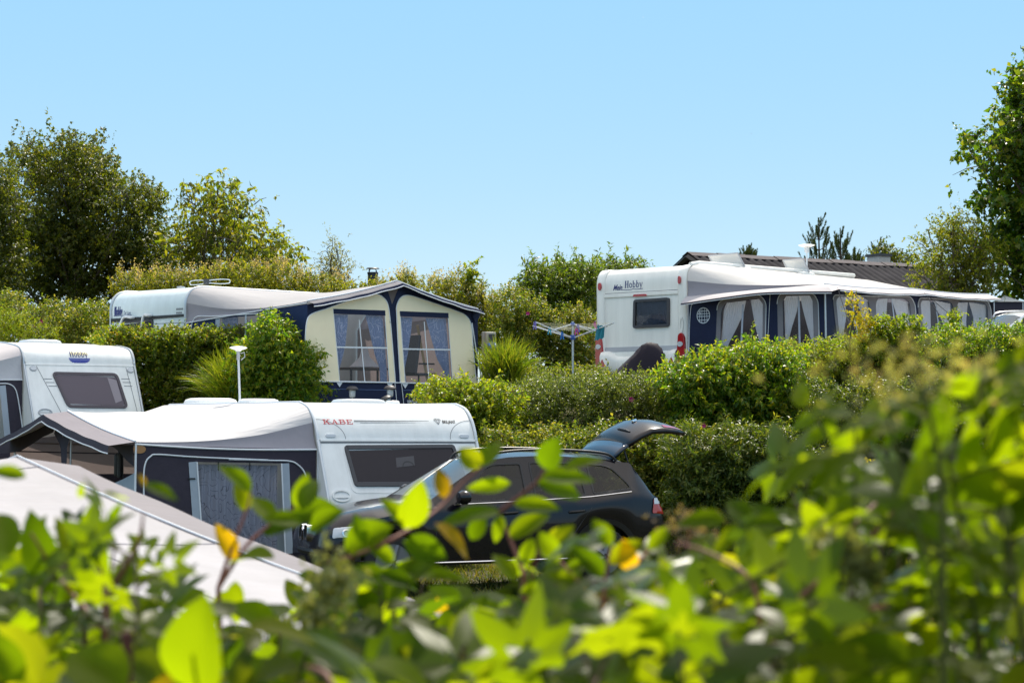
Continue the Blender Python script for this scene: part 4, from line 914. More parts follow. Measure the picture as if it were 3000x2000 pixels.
mb = MB().stroke(mn([(1300, 100), (1268, 730)]), .012, fN, .004); mb.tube([fN(A.x0 + .02, .1, .01), fN(A.x0 + .02, A.zC, .01)], .01, 6); p = bez(mn([(185, 900), (195, 500), (215, 270), (240, 240)])); mb.tube([fN(u, v, .01) for u, v in p], .008, 6)
mb.build("seam_piping", M['piping'], awM)
# round emblem with a net of lines
c_, e1, e2 = mn([(380, 395), (467, 395), (380, 290)]); ra, rb = abs(e1[0] - c_[0]), abs(e2[1] - c_[1]); mb = MB()
mb.stroke(arc(c_[0], c_[1], ra, rb, 0, 360, 32), .018, fN, .004)
for i, t in enumerate((-.62, -.25, .22, .62)):
    hw = math.sqrt(1 - t * t); mb.stroke([(c_[0] + t * ra, c_[1] - hw * rb), (c_[0] + t * ra * .8, c_[1] + hw * rb)], .012, fN, .0048)
for i, t in enumerate((-.6, -.12, .22, .58)):
    hw = math.sqrt(1 - t * t); mb.stroke([(c_[0] - hw * ra, c_[1] + t * rb), (c_[0] + hw * ra, c_[1] + t * rb)], .014, fN, .0056)
mb.stroke([(c_[0] - ra * .8, c_[1] + .02), (c_[0] - ra * .62, c_[1] + .075), (c_[0] - ra * .42, c_[1] + .05), (c_[0] - ra * .6, c_[1] - .02)], .016, fN, .0064)
mb.build("round_emblem", M['piping'], awM, "white round emblem with grid lines", sm=False)
# near-side canopy flap
flat = [FM.hit(1995, 889, 1, -.38), FM.hit(2110, 872, 1, -.40), FM.hit(2230, 857, 1, -.40), FM.hit(2330, 854, 1, -.40), FM.hit(2437, 853, 1, -.40)]
outer = spline(flat, 5); n_ = len(outer); inner = [Vector((lerp(A.x0, A.xf, i / (n_ - 1)), 0, lerp(A.zC, A.zc, i / (n_ - 1)))) for i in range(n_)]
corner = A.O[0]; outer[-1] = Vector((outer[-1].x, outer[-1].y, outer[-1].z))
MB().grid([[a.lerp(b, k / 5) + Vector((0, 0, .03 * math.sin(math.pi * k / 5))) for k in range(6)] for a, b in zip(inner, outer)]).build("side_canopy", M['roof_grey'], awM, ang=180)
MB().grid([[a + Vector((0, -.01, .0)), a + Vector((0, -.012, -.035))] for a in outer]).build("valance", M['charcoal'], awM, ang=180)
MB().tube([a + Vector((0, -.012, -.04)) for a in outer], .008, 6).build("piping", M['piping'], awM)
MB().raw([A.Front(0), outer[-1], A.O[0]], [(0, 1, 2)]).build("canopy_corner", M['roof_grey'], awM, sm=False)
# front wall windows
g1 = mf([(885, 710), (900, 690), (1190, 700), (1480, 700), (1515, 760), (1545, 1000), (940, 1000)]); g1[5] = (g1[5][0], zl); g1[6] = (g1[6][0], zl)
g2 = mf([(1535, 760), (1550, 712), (1800, 722), (2070, 735), (2095, 790), (2110, 1000), (1580, 1000)]); g2[5] = (g2[5][0], zl); g2[6] = (g2[6][0], zl)
ws = [mf(P) for P in ([(912, 735), (930, 700), (1120, 703), (1160, 725), (1205, 900), (958, 960)], [(1215, 750), (1235, 712), (1430, 715), (1475, 745), (1515, 960), (1235, 960)], [(1558, 755), (1575, 726), (1770, 735), (1805, 760), (1835, 930), (1600, 960)], [(1838, 765), (1855, 738), (2035, 748), (2070, 770), (2090, 930), (1850, 930)])]
for w_ in ws: w_[4] = (w_[4][0], zl); w_[5] = (w_[5][0], zl)
MB().fill([(0, .02), (A.L, .02), (A.L, A.zf - .02), (A.L / 2, A.zp - .02), (0, A.zc - .03)], [rpoly(inset(w_, .01), .1) for w_ in ws], fF, 0).build("front_wall", M['navy'], awM, sm=False)
for g_, pr_ in ((g1, ws[:2]), (g2, ws[2:])):
    MB().fill(rpoly(g_, .15), [rpoly(w_, .1) for w_ in pr_], fF, .008).build("window_border", M['greywall'], awM, sm=False)
    MB().tube([fF(u, v, .012) for u, v in rpoly(g_, .15)], .010, 6).build("piping", M['piping'], awM)
for w_ in ws: MB().fill(rpoly(w_, .1), [], fF, .003).build("window", M['pvc'], awM, sm=False)
def mfd(P): p = mf(P); return p + [(p[-1][0], zl)]
for a_, b_ in (([(915, 700), (945, 990)], [(998, 700), (1008, 850), (985, 990)]), ([(1085, 705), (1130, 850), (1150, 940)], [(1165, 725), (1205, 900)]),
               ([(1215, 735), (1250, 960)], [(1330, 712), (1320, 850), (1300, 980)]), ([(1350, 712), (1390, 840), (1450, 960)], [(1475, 740), (1505, 950)]),
               ([(1560, 735), (1605, 960)], [(1648, 730), (1652, 900)]), ([(1680, 732), (1720, 830), (1760, 920)], [(1808, 755), (1815, 900)]),
               ([(1838, 750), (1860, 900)], [(1945, 745), (1930, 880)]), ([(1950, 745), (1985, 850)], [(2070, 765), (2085, 880)])):
    curtain("curtain", fF, mfd(a_), mfd(b_), M['curtain'], awM, 6)
mb = MB()
for P in ([(1055, 860), (1080, 945)], [(1350, 750), (1370, 910)], [(1690, 820), (1700, 880)]):
    p = mf(P); mb.stroke([(p[0][0] - .02, 1.85), p[0], p[1], (p[1][0], zl)], .05, fF, -.02)
split_build(mb, "window_pole", M['piping'], awM, sm=False)
mb = MB().tube([(A.xf + .02, -.02, A.zc), (A.xf + .04, -.02, 0)], .02, 8).tube([(A.xf - .05, A.L / 2, A.zp - .05), (A.xf - .05, A.L / 2, 0)], .016, 8).tube([(A.xf - .05, A.L - .05, A.zf - .05), (A.xf - .05, A.L - .05, 0)], .016, 8); split_build(mb, "pole", M['steel'], awM)
MB().fill([(A.x0, .02), (A.xf, .02), (A.xf, A.zf - .03), (A.x0, A.zC)], [], lambda u, v, k: Vector((u, A.L - k, v)), 0).build("end_wall", M['navy'], awM, sm=False)
dark_in = cloth("painted_dim_interior", (.075, .055, .062), .05)  # sheets added behind the curtains; interior dimness put into their dark colour
MB().fill([(A.x0 + .1, .02), (A.xf - 1.1, .02), (A.xf - 1.1, A.zc - .25), (A.x0 + .1, A.zC)], [], lambda u, v, k: Vector((u, 1.1, v)), 0).build("dim_interior_sheet", dark_in, awM, sm=False)
MB().fill([(1.1, .02), (A.L - .2, .02), (A.L - .2, A.zf - .2), (1.1, A.zc - .2)], [], lambda u, v, k: Vector((A.xf - 1.1, u, v)), 0).build("dim_interior_sheet", dark_in, awM, sm=False)
lines = [((.0, A.zc), (1.9, 0.0, 1.1)), ((.0, A.zc), (-.9, 0, 1.2)), ((A.L * .5, A.zp), (-.2, 0, 1.5)), ((A.L * .5, A.zp), (1.9, 0, 1.5))]
mb = MB()
for (y_, z_), (dy, _, dx) in lines: mb.tube([(A.xf + .3, y_, z_ - .1), (A.xf + .3 + dx, y_ + dy, .05)], .008, 5)
split_build(mb, "guy_line", M['dgrey'], awM)

# --- awning on the caravan at the left edge, mostly outside the picture
awH = thing("awning", "charcoal awning with grey gusset cut by the left edge, on the sunrise logo caravan", "awning", FH.M)
A = Awning(awH, WH, -1, 2.4, 4.5, PH, 2.12, 1.70, 1.80, 2.2, 1.8, .3, sag=.08, Lr=4.9)
A.roof(M['roof_grey'], M['wedge_light'], M['strip'], M['charcoal'], ov=.3)
fN = A.fN(); h1 = lambda pts: [(lambda h: (h.x, h.z))(FH.hit(x / 2.614, 900 + y / 2.614, 1, 0)) for x, y in pts]
wn = h1([(-90, 600), (0, 600), (40, 1050), (-60, 1050)])
MB().fill([(A.xf, .02), (A.x0, .02), (A.x0, A.zC), (A.xf, A.zc - .04)], [wn], fN, 0).build("end_wall", M['charcoal'], awH, sm=False)
pn = MB().rows(wn, fN, .003, 4, 3).build("window", M['pvc'], awH); MB().stroke(h1([(18, 598), (58, 1010)]), .11, fN, .008).build("window_strip", M['paleblue_cloth'], pn, sm=False)
ap = bez(h1([(-60, 590), (20, 582), (75, 590), (115, 625), (140, 720), (172, 940)])); mb = MB().tube([fN(u, v, .012) for u, v in ap], .010, 6)
mb.tube([fN(lerp(A.xf, A.x0, i / 12), lerp(A.zc - .03, A.zC, i / 12) - .03 * math.sin(math.pi * i / 12), .01) for i in range(13)], .012, 6); split_build(mb, "piping", M['piping'], awH)

# --- big pale awning roof in the foreground, lower left
FT = Frame((-.22, 7.25, -.58), math.atan2(1.65, -2.08) - R(90))       # local y runs from the near corner to the peak
aT = thing("awning", "big out-of-focus pale grey and white awning roof, lower left, nearest to the camera", "awning", FT.M)
C0 = FT.I @ Vector((-.22, 7.25, 1.375)); P0 = FT.I @ Vector((-2.3, 8.9, 1.98))
dT = 2.6; sxT = 1
class Tent(Awning): pass
profT = dense([(0, 1.9), (.02, 2.2), (.1, 2.4), (.3, 2.52), (.6, 2.58)])
A = Awning(aT, 0, 1, dT, P0.y * 2, profT, 2.25, 1.85, C0.z, P0.z, C0.z, .3, sag=.10)
A.root = aT
aT.matrix_world = FT.M @ Matrix.Translation((-dT, 0, 0))
A.roof(M['tent_roof'], M['tent_strip'], M['tent_strip'], M['tent_strip'], ov=.36, drop=.05, val=.06, pr=.0045)
MB().fill([(.03, .02), (dT, .02), (dT, C0.z - .03), (.03, 1.85)], [], A.fN(), 0).build("end_wall", M['charcoal'], aT, sm=False)
MB().fill([(0, .02), (P0.y * 2, .02), (P0.y * 2, C0.z - .03), (P0.y, P0.z - .03), (0, C0.z - .03)], [], A.fF(), 0).build("front_wall", M['greywall'], aT, sm=False)
mb = MB()
for t in (.25, .5, .75): mb.tube([A.roofpt(t * .9 + .02, j / 20) + Vector((0, 0, .002)) for j in range(21)], .0025, 5)
for u in (.33, .66): mb.tube([A.roofpt(j / 30, u) + Vector((0, 0, .002)) for j in range(31)], .0025, 5)
mb.build("roof_seam", M['wedge'], aT)
MB().tube([(dT - .05, .05, 0), (dT - .05, .05, C0.z)], .016, 8).build("pole", M['steel'], aT)

# ---------------------------------------------------------------- cars
I_ = lambda tab: (lambda x, a=np.array([p[0] for p in tab]), b=np.array([p[1] for p in tab]): float(np.interp(x, a, b)))
zc = I_([(0, .62), (.03, .74), (.1, .85), (.25, .925), (.6, 1.0), (1.0, 1.055), (1.28, 1.085), (1.35, 1.10), (1.7, 1.345), (2.02, 1.545), (2.2, 1.605), (2.45, 1.635), (2.8, 1.645), (3.2, 1.635), (3.7, 1.60), (4.0, 1.56), (4.12, 1.51), (4.38, 1.12), (4.5, .98), (4.565, .75)])
zs = I_([(0, .55), (.05, .68), (.2, .78), (.5, .88), (1.0, .965), (1.4, 1.005), (2.4, 1.03), (3.4, 1.07), (4.05, 1.13), (4.38, 1.07), (4.5, .9), (4.565, .68)])
wm = I_([(0, .55), (.05, .68), (.15, .78), (.35, .865), (.6, .905), (.81, .92), (1.2, .91), (2.2, .915), (3.2, .915), (3.605, .928), (4.0, .915), (4.3, .87), (4.48, .80), (4.565, .70)])
ye_ = I_([(0, .40), (.1, .60), (.35, .70), (1.2, .745), (1.36, .74), (2.08, .60), (2.4, .585), (3.6, .575), (4.0, .565), (4.12, .58), (4.4, .70), (4.565, .55)])
def ze(x):
    if x < 1.3: return zc(x) - .035
    if x < 2.12: return lerp(zc(1.3) - .035, 1.535, (x - 1.3) / .82)
    if x < 4.05: return zc(x) - .055
    return zc(x) - .03
def zbot(x):
    b = .30 if .3 < x < 4.3 else .30
    for xc in (.81, 3.605):
        d = abs(x - xc)
        if d < .40: b = max(b, .34 + math.sqrt(.40 ** 2 - d * d))
    return b
def ring_pts(x):
    zb, z3, w_ = zbot(x), zs(x), wm(x); z3 = max(z3, zb + .06)
    e = (ye_(x), max(ze(x), z3 + .01)); c = max(zc(x), e[1] + .004)
    return [(w_ - .035, zb), (w_ - .004, lerp(zb, z3, .33)), (w_, lerp(zb, z3, .62)), (w_ - .014, lerp(zb, z3, .88)), (w_ - .05, z3), e, (e[0] * .6, lerp(e[1], c, .72)), (0, c)]
def yside(x, z):
    P = ring_pts(x)
    for i in range(5):
        if P[i][1] <= z <= P[i + 1][1]: t = (z - P[i][1]) / max(1e-6, P[i + 1][1] - P[i][1]); return lerp(P[i][0], P[i + 1][0], t)
    return P[0][0] if z < P[0][1] else P[5][0]
def make_car(root, paint, open_gate, FR=None):
    xs = sorted(set(list(np.linspace(0, .3, 9)) + list(np.linspace(.3, 1.3, 31)) + list(np.linspace(1.3, 3.1, 31)) + list(np.linspace(3.1, 4.12, 33)) + list(np.linspace(4.12, 4.565, 14)) + [1.35, 2.02, 4.0]))
    xs = [float(x) for x in xs]
    rows = []
    for x in xs:
        P = ring_pts(x); rows.append([Vector((x, -a, b)) for a, b in P] + [Vector((x, a, b)) for a, b in P[-2::-1]])
    n = len(rows[0]); body, ws = MB(), MB(); skip = lambda x0, x1, a, b: a >= x0 - 1e-6 and b <= x1 + 1e-6
    bf, wf = [], []
    for i in range(len(xs) - 1):
        for j in range(n - 1):
            k = min(j, n - 2 - j); f = (i * n + j, i * n + j + 1, (i + 1) * n + j + 1, (i + 1) * n + j)
            if k == 4 and skip(1.36, 4.12, xs[i], xs[i + 1]): continue
            if k >= 5 and skip(1.35, 2.02, xs[i], xs[i + 1]): wf.append(f); continue
            if k >= 5 and open_gate and skip(4.0, 4.42, xs[i], xs[i + 1]): continue
            bf.append(f)
    vs = [p for r in rows for p in r]; body.raw(vs, bf + [tuple(range(n)), tuple((len(xs) - 1) * n + j for j in range(n))])
    x0, x1 = [x for x in xs if x >= 1.36 - 1e-6][0], [x for x in xs if x <= 4.12 + 1e-6][-1]
    xx = [x for x in xs if x0 - 1e-6 <= x <= x1 + 1e-6]
    wins = [[(1.66, 1.035), (2.58, 1.06), (2.58, 1.515), (2.2, 1.505), (2.08, 1.46)], [(2.68, 1.065), (3.38, 1.095), (3.36, 1.505), (2.68, 1.525)], [(3.47, 1.105), (4.02, 1.165), (4.0, 1.24), (3.84, 1.43), (3.74, 1.475), (3.47, 1.50)]]
    wins = [rpoly(w_, .05, 3) for w_ in wins]
    for sgn in (-1, 1):
        def gm(x, z, k, sgn=sgn):
            P = ring_pts(x); a, b = P[4], P[5]; t = (z - a[1]) / max(1e-6, b[1] - a[1]); return Vector((x, sgn * (lerp(a[0], b[0], t) + k), z))
        outer = [(x, ring_pts(x)[4][1]) for x in xx] + [(x, ring_pts(x)[5][1]) for x in reversed(xx)]
        body.fill(outer, wins, gm, 0)
    me = body.mesh("body", 30); bm = bmesh.new(); bm.from_mesh(me); bmesh.ops.remove_doubles(bm, verts=bm.verts[:], dist=2e-4); bmesh.ops.recalc_face_normals(bm, faces=bm.faces[:]); bm.to_mesh(me); bm.free(); smooth(me, 32)
    add("body", me, paint, root)
    wsm = MB(); wsm.raw(vs, wf); me = wsm.mesh("windscreen"); bm = bmesh.new(); bm.from_mesh(me); bmesh.ops.delete(bm, geom=[v for v in bm.verts if not v.link_faces], context='VERTS'); bm.to_mesh(me); bm.free(); add("windscreen", me, M['windscreen'], root)
    for sgn in (-1, 1):
        def gm(x, z, k, sgn=sgn):
            P = ring_pts(x); a, b = P[4], P[5]; t = (z - a[1]) / max(1e-6, b[1] - a[1]); return Vector((x, sgn * (lerp(a[0], b[0], t) + k), z))
        def bmap(x, z, k, sgn=sgn): return Vector((x, sgn * (yside(x, z) + k), z))
        for w_ in wins:
            p_ = MB().fill(w_, [], gm, -.006).build("window", M['carglass'], root, sm=False)
            MB().ring(w_, inset(w_, .022), gm, -.002, .006).build("window_seal", M['black'], p_)
        ch = MB(); ch.tube([gm(x, ring_pts(x)[4][1] + .012, .004) for x in np.linspace(1.62, 4.0, 26)], .009, 6); ch.build("chrome_strip", M['chrome'], root)
        MB().tube([bmap(x, .33, .01) for x in np.linspace(1.3, 3.12, 14)], [.012] * 14, 6).build("sill_strip", M['chrome'], root)
        se = MB()
        for pts in ([(1.32, .42), (1.36, .7), (1.42, .99)], [(2.62, .40), (2.62, .8), (2.63, 1.05)], [(3.12, .55), (3.3, .8), (3.42, .95), (3.43, 1.08)], [(.42, .8), (.9, .94), (1.38, .99)]): se.tube([bmap(a, b, -.002) for a, b in pts], .006, 4)
        split_build(se, "door_gap", M['black'], root)
        for x in (2.32, 3.22): MB().tube([bmap(x - .1, .90, .005), bmap(x - .08, .905, .035), bmap(x + .08, .915, .035), bmap(x + .1, .915, .005)], .017, 8).build("door_handle", M['black'] if paint == M['carpaint'] else paint, root)
        tl = MB().rows(rpoly([(4.28, .86), (4.52, .84), (4.50, .95), (4.42, 1.06), (4.32, 1.05)], .03), bmap, .012, 10, 8).build("tail_light", M['redlens'], root)
        MB().rows(rpoly([(4.31, .97), (4.485, .965), (4.425, 1.062), (4.33, 1.057)], .02), bmap, .0165, 8, 8).build("white_lens", M['lamp'], tl)
        hl = MB().rows(rpoly([(.10, .64), (.47, .70), (.45, .80), (.13, .77)], .03), bmap, .012, 10, 10).build("headlight", M['lamp'], root)
        MB().ring(ell(.25, .71, .05, .05, 16), ell(.25, .71, .035, .035, 16), bmap, .018, .03).build("lamp_ring", M['chrome'], hl)
        for xc in (.81, 3.605):
            MB().ring([(xc + .47 * math.cos(R(a)), .34 + .47 * math.sin(R(a))) for a in range(5, 176, 10)], [(xc + .405 * math.cos(R(a)), .34 + .405 * math.sin(R(a))) for a in range(5, 176, 10)], bmap, .0, .018).build("arch_trim", M['black'], root)
            wheel(root, (xc, sgn * .79, .345), .345, .23, 'y')
        MB().tube([(1.66, sgn * .86, 1.06), (1.68, sgn * .97, 1.09)], .03, 8).build("mirror_arm", M['black'], root)
        mr = MB().lathe([(0, -.10), (.07, -.085), (.10, -.03), (.10, .05), (.085, .085), (0, .09)], (1.66, sgn * 1.02, 1.115), 16, Matrix.Rotation(R(90), 4, 'Y') @ Matrix.Diagonal((.85, 1.15, .75, 1))).build("wing_mirror", paint, root)
        pts = spline([(2.12, sgn * .60, zc(2.12) - .05), (2.22, sgn * .605, zc(2.22) + .012), (2.6, sgn * .605, zc(2.6) + .022), (3.2, sgn * .60, zc(3.2) + .025), (3.75, sgn * .59, zc(3.75) + .02), (3.92, sgn * .585, zc(3.92) - .05)], 6)
        MB().tube(pts, .017, 8).build("roof_rail", M['black'] if paint == M['carpaint'] else M['steel'], root)
        kd = MB(); fk = lambda u, v, k, s_=sgn: Vector((-.012 - k + .12 * (v - .66) if v > .66 else -.012 - k, s_ * u, v))
        g_ = MB().ring(rrect(.03, .17, .58, .78, .05), rrect(.045, .155, .595, .765, .04), fk, -.03, .03).build("radiator_grille", M['chrome'], root)
        b_ = MB()
        for i in range(6): b_.box((-.005, sgn * (.055 + i * .018), .68), (.02, .006, .16))
        split_build(b_, "grille_bar", M['black'], g_)
    it = MB(); it.box((2.6, 0, .42), (3.2, 1.5, .1)).box((1.55, 0, .92), (.35, 1.35, .16)).box((2.6, 0, .36), (3.2, 1.4, .06)).box((4.2, 0, .55), (.5, 1.3, .5)); it.build("interior", M['black'], root)
    for x in (2.35, 3.2):
        for y in (-.38, .38):
            st = MB(); st.box((x, y, .68), (.5, .5, .16)).box((0, 0, 0), (.14, .48, .62), Matrix.Translation((x + .27, y, 1.02)) @ Matrix.Rotation(R(12), 4, 'Y')).box((x + .36, y, 1.37), (.09, .26, .18)); st.build("seat", M['dgrey'], root, bevel=.03)
    MB().tube([Vector((1.86 + .09 * math.sin(a) * .5, -.38 + .18 * math.cos(a), 1.03 + .18 * math.sin(a))) for a in np.linspace(0, 2 * math.pi, 21)[:-1]], .014, 6, close=True).build("steering_wheel", M['black'], root)
    bp = MB(); bp.tube([Vector((.02 + .22 * (abs(t) ** 2.5), .82 * t, .46)) for t in np.linspace(-1, 1, 17)], .05, 8); bp.build("bumper", M['black'] if paint == M['carpaint'] else paint, root)
    if open_gate:
        hp = lambda px, py: FR.hit(px, py, 1, -.60)
        Q = [hp(1796, 1344), hp(1817, 1322), hp(1839, 1302), hp(1873, 1278), hp(1909, 1261), hp(1950, 1259), hp(1985, 1262), hp(2012, 1267)]
        Q[0] = Vector((Q[0].x, -.6, Q[0].z))
        n_ = len(Q); G = []
        for i, q in enumerate(Q):
            t = (Q[min(i + 1, n_ - 1)] - Q[max(i - 1, 0)]).normalized(); nn = Vector((-t.z, 0, t.x)); cr = [0, .03, .055, .10, .13, .135, .11, .08][i]; hw = [.56, .585, .60, .62, .63, .63, .61, .57][i]
            G.append([Vector((q.x, hw * s_, q.z)) + nn * cr * (1 - abs(s_) ** 2.2) for s_ in np.linspace(-1, 1, 17)])
        gl = MB().grid(G[:3]).build("rear_window", M['backglass'], root)
        sld = gl.modifiers.new("thickness", 'SOLIDIFY'); sld.thickness = .03; sld.offset = -1
        tg = MB().grid(G[2:]).build("tailgate", paint, root); sld = tg.modifiers.new("thickness", 'SOLIDIFY'); sld.thickness = .05; sld.offset = -1
        for o in (gl, tg):
            bm = bmesh.new(); bm.from_mesh(o.data); bm.normal_update()
            if sum(f.normal.z for f in bm.faces) < 0: bmesh.ops.reverse_faces(bm, faces=bm.faces[:])
            bm.to_mesh(o.data); bm.free()
        def off(i, s_, d):
            q = G[i][int(round((s_ + 1) / 2 * 16))]; a = G[i - 1][int(round((s_ + 1) / 2 * 16))]; b = G[min(i + 1, n_ - 1)][int(round((s_ + 1) / 2 * 16))]; t = (b - a).normalized(); return q + Vector((-t.z, 0, t.x)) * d
        MB().tube([off(3, -.62, .003), off(3, -.5, .008), off(3, -.3, .008), off(3, -.15, .003)], [.010, .016, .016, .010], 8).build("gate_handle", M['black'], tg)
        MB().lathe([(0, .02), (.035, .018), (.04, 0)], off(4, -.2, .0), 16, Matrix.Rotation(R(-20), 4, 'Y')).build("badge", M['chrome'], tg)
        for s_ in (-.88, .75): MB().grid([[off(i, s_ + d, .006) for d in (0, .13)] for i in (5, 6, 7)]).build("inner_tail_light", M['redlens'], tg)
        MB().tube([hp(1832, 1320) + Vector((0, .03, 0)), Vector((4.16, -.56, 1.30))], .012, 6).build("gas_strut", M['black'], root)
        tr = MB().grid([[G[i][j] + Vector((0, 0, -.075)) for j in range(1, 16)] for i in range(4, n_)]).build("inner_trim", mat("tan_trim", (.25, .17, .09), .7), tg)
CF = Frame((-2.511, 23.32, .035), R(23.1))
car = thing("parked_car", "black estate-like off-road car with its tailgate raised, parked on the grass", "car", CF.M)
make_car(car, M['carpaint'], True, CF)
car2 = thing("parked_car", "white car at the right edge, only its roof showing over the hedge", "car", Frame((8.3, 39.0, 2.62), R(18)).M)
make_car(car2, M['carwhite'], False)

# ---------------------------------------------------------------- rotary clothes dryer and what hangs on it
Yd = 37.6; base = at(1678, 1122, Yd); zg = T(base.x, Yd)
dr = thing("rotary_dryer", "white and grey rotary clothes dryer standing left of the upper right caravan", "clothes dryer", Vector((base.x, Yd, zg)))
zt, zh = at(1676, 950, Yd).z - zg, at(1676, 989, Yd).z - zg
MB().tube([(0, 0, 0), (0, 0, zt + .06)], .023, 12).build("pole", M['steel'], dr)
MB().lathe([(.05, -.04), (.06, 0), (.05, .05)], (0, 0, zh), 12).lathe([(.04, -.03), (.05, 0), (.04, .03)], (0, 0, zt), 12).build("hub", mat("blue_hub", (.04, .1, .4), .4), dr)
tips = []
for i in range(4):
    a = R(47 + 90 * i); d = Vector((math.cos(a), math.sin(a), 0)); tip = d * 1.06 + Vector((0, 0, zt + .0)); tips.append((d, tip)); b0 = d * .04 + Vector((0, 0, zh))
    am = MB().tube([b0, tip], .014, 6).build("arm", M['alu'], dr); mid = b0.lerp(tip, .52)
    MB().tube([d * .04 + Vector((0, 0, zt)), mid], .010, 6).box(mid, (.05, .05, .05)).build("strut", M['alu'], am)
mb = MB()
for k in np.linspace(.36, .97, 6):
    for i in range(4):
        p, q = Vector((0, 0, zh)).lerp(tips[i][1], k), Vector((0, 0, zh)).lerp(tips[(i + 1) % 4][1], k); p += Vector((0, 0, (1 - k) * .12)); q += Vector((0, 0, (1 - k) * .12))
        mb.tube([p, p.lerp(q, .5) - Vector((0, 0, .025)), q], .0022, 4)
mb.build("washing_line", mat("yellowed_line", (.5, .5, .36), .6), dr)
pegm = {c: mat(c + "_peg", col, .4) for c, col in (("blue", (.02, .16, .55)), ("turquoise", (.02, .32, .5)), ("pink", (.6, .08, .3)), ("green", (.25, .5, .08)), ("violet", (.18, .14, .5)))}
for px, py, c, lab in ((1567, 953, 'violet', "violet peg at the left tip of the rotary dryer"), (1610, 968, 'turquoise', "turquoise peg on the left part of the rotary dryer lines"), (1647, 982, 'blue', "blue peg left of the rotary dryer pole, low on an arm"), (1693, 961, 'violet', "violet-blue peg just right of the rotary dryer pole"), (1689, 969, 'pink', "pink peg just right of the rotary dryer pole"), (1743, 954, 'pink', "pink peg beside the teal cloth on the rotary dryer"), (1737, 965, 'green', "green peg below the pink peg beside the teal cloth")):
    p = at(px, py, Yd - .3); o = MB().box((-.008, 0, 0), (.012, .03, .13), Matrix.Rotation(R(6), 4, 'Y')).box((.008, 0, 0), (.012, .03, .13), Matrix.Rotation(R(-6), 4, 'Y')).box((0, 0, .02), (.03, .034, .02)).build("clothes_peg", pegm[c], None, sm=False)
    o.location = p; o.scale = (1.9, 1.5, 1.25); setp(o, lab, "clothes peg", "pegs on the rotary dryer")
P4 = [at(1750, 951, Yd - .45), at(1772, 954, Yd - .45), at(1769, 990, Yd - .5), at(1742, 998, Yd - .5)]; G = []
for j in range(11):
    a, b = P4[0].lerp(P4[3], j / 10), P4[1].lerp(P4[2], j / 10); G.append([a.lerp(b, i / 14) + Vector((0, .03 * math.sin(i * 1.1 + .2 * j), .01 * math.sin(i))) for i in range(15)])
o = MB().grid(G).build("hanging_cloth", M['teal'], None, ang=180); setp(o, "teal cloth hanging from the right side of the rotary dryer", "cloth")

# ---------------------------------------------------------------- electric hook-up post
Yp = 38.2; b = at(1428, 1090, Yp); zg = T(b.x, Yp); q = at(1428, 972, Yp)
po = thing("power_post", "grey electric hook-up post with beige box and blue plugs beside the cream awning", "power post", Matrix.Translation((b.x, Yp, zg)) @ Matrix.Rotation(R(18), 4, 'Z'))
hz = q.z - zg
MB().box((0, 0, hz / 2), (.20, .14, hz)).build("post", mat("weathered_post", (.36, .35, .33), .8, var=.2), po, bevel=.008)
bx = MB().box((.03, -.11, hz - .16), (.20, .1, .30)).build("meter_box", M['beige'], po, bevel=.012)
MB().box((.04, -.165, hz - .12), (.13, .02, .14)).build("meter_window", M['dgrey'], bx); 
for i in (-1, 1): MB().tube([(.04 + i * .055, -.16, hz - .25), (.05 + i * .055, -.22, hz - .30), (.055 + i * .055, -.23, hz - .34)], [.035, .04, .03], 10).build("plug", M['bluplug'], po)
MB().tube(spline([(.10, -.23, hz - .34), (.10, -.24, hz - .5), (.02, -.2, hz - .8), (-.05, -.18, .05)], 6), .010, 6).build("cable", M['black'], po)
# wooden post near the caravan corner
b = at(1736, 930, 43.4); o = MB().box((0, 0, (b.z - T(b.x, 43.4)) / 2), (.10, .10, b.z - T(b.x, 43.4))).build("wooden_post", M['wood'], None, bevel=.01); o.location = (b.x, 43.4, T(b.x, 43.4)); setp(o, "short brown wooden post against the left corner of the upper right caravan", "post")

# ---------------------------------------------------------------- garden lamps in front of the cream awning
def garden_lamp(px, py, Y, lab, tilt=0):
    p = at(px, py, Y); zg = T(p.x, Y); h = p.z - zg
    t = thing("garden_lamp", lab, "garden lamp", Matrix.Translation((p.x, Y, zg)) @ Matrix.Rotation(R(tilt), 4, 'Y'), "solar lamps along the cream awning")
    MB().tube([(0, 0, 0), (0, 0, h - .2)], .011, 8).build("stake", M['steel'], t)
    MB().lathe([(.04, h - .20), (.055, h - .18), (.06, h - .07), (.055, h - .06)], n=16).build("lamp_body", M['lamp'], t)
    MB().lathe([(.05, h - .065), (.105, h - .07), (.11, h - .05), (.085, h - .015), (.05, h), (0, h + .004)], n=20).build("lamp_cap", M['dgrey'], t)
garden_lamp(1032, 1131, 33.9, "upright mushroom garden lamp beneath the left window of the cream awning")
garden_lamp(1143, 1129, 33.9, "upright mushroom garden lamp beneath the middle pole of the cream awning")
garden_lamp(1166, 1152, 33.7, "tilted dark garden lamp beside the middle pole of the cream awning", -24)
garden_lamp(1280, 1127, 34.1, "mushroom garden lamp beneath the right window of the cream awning")

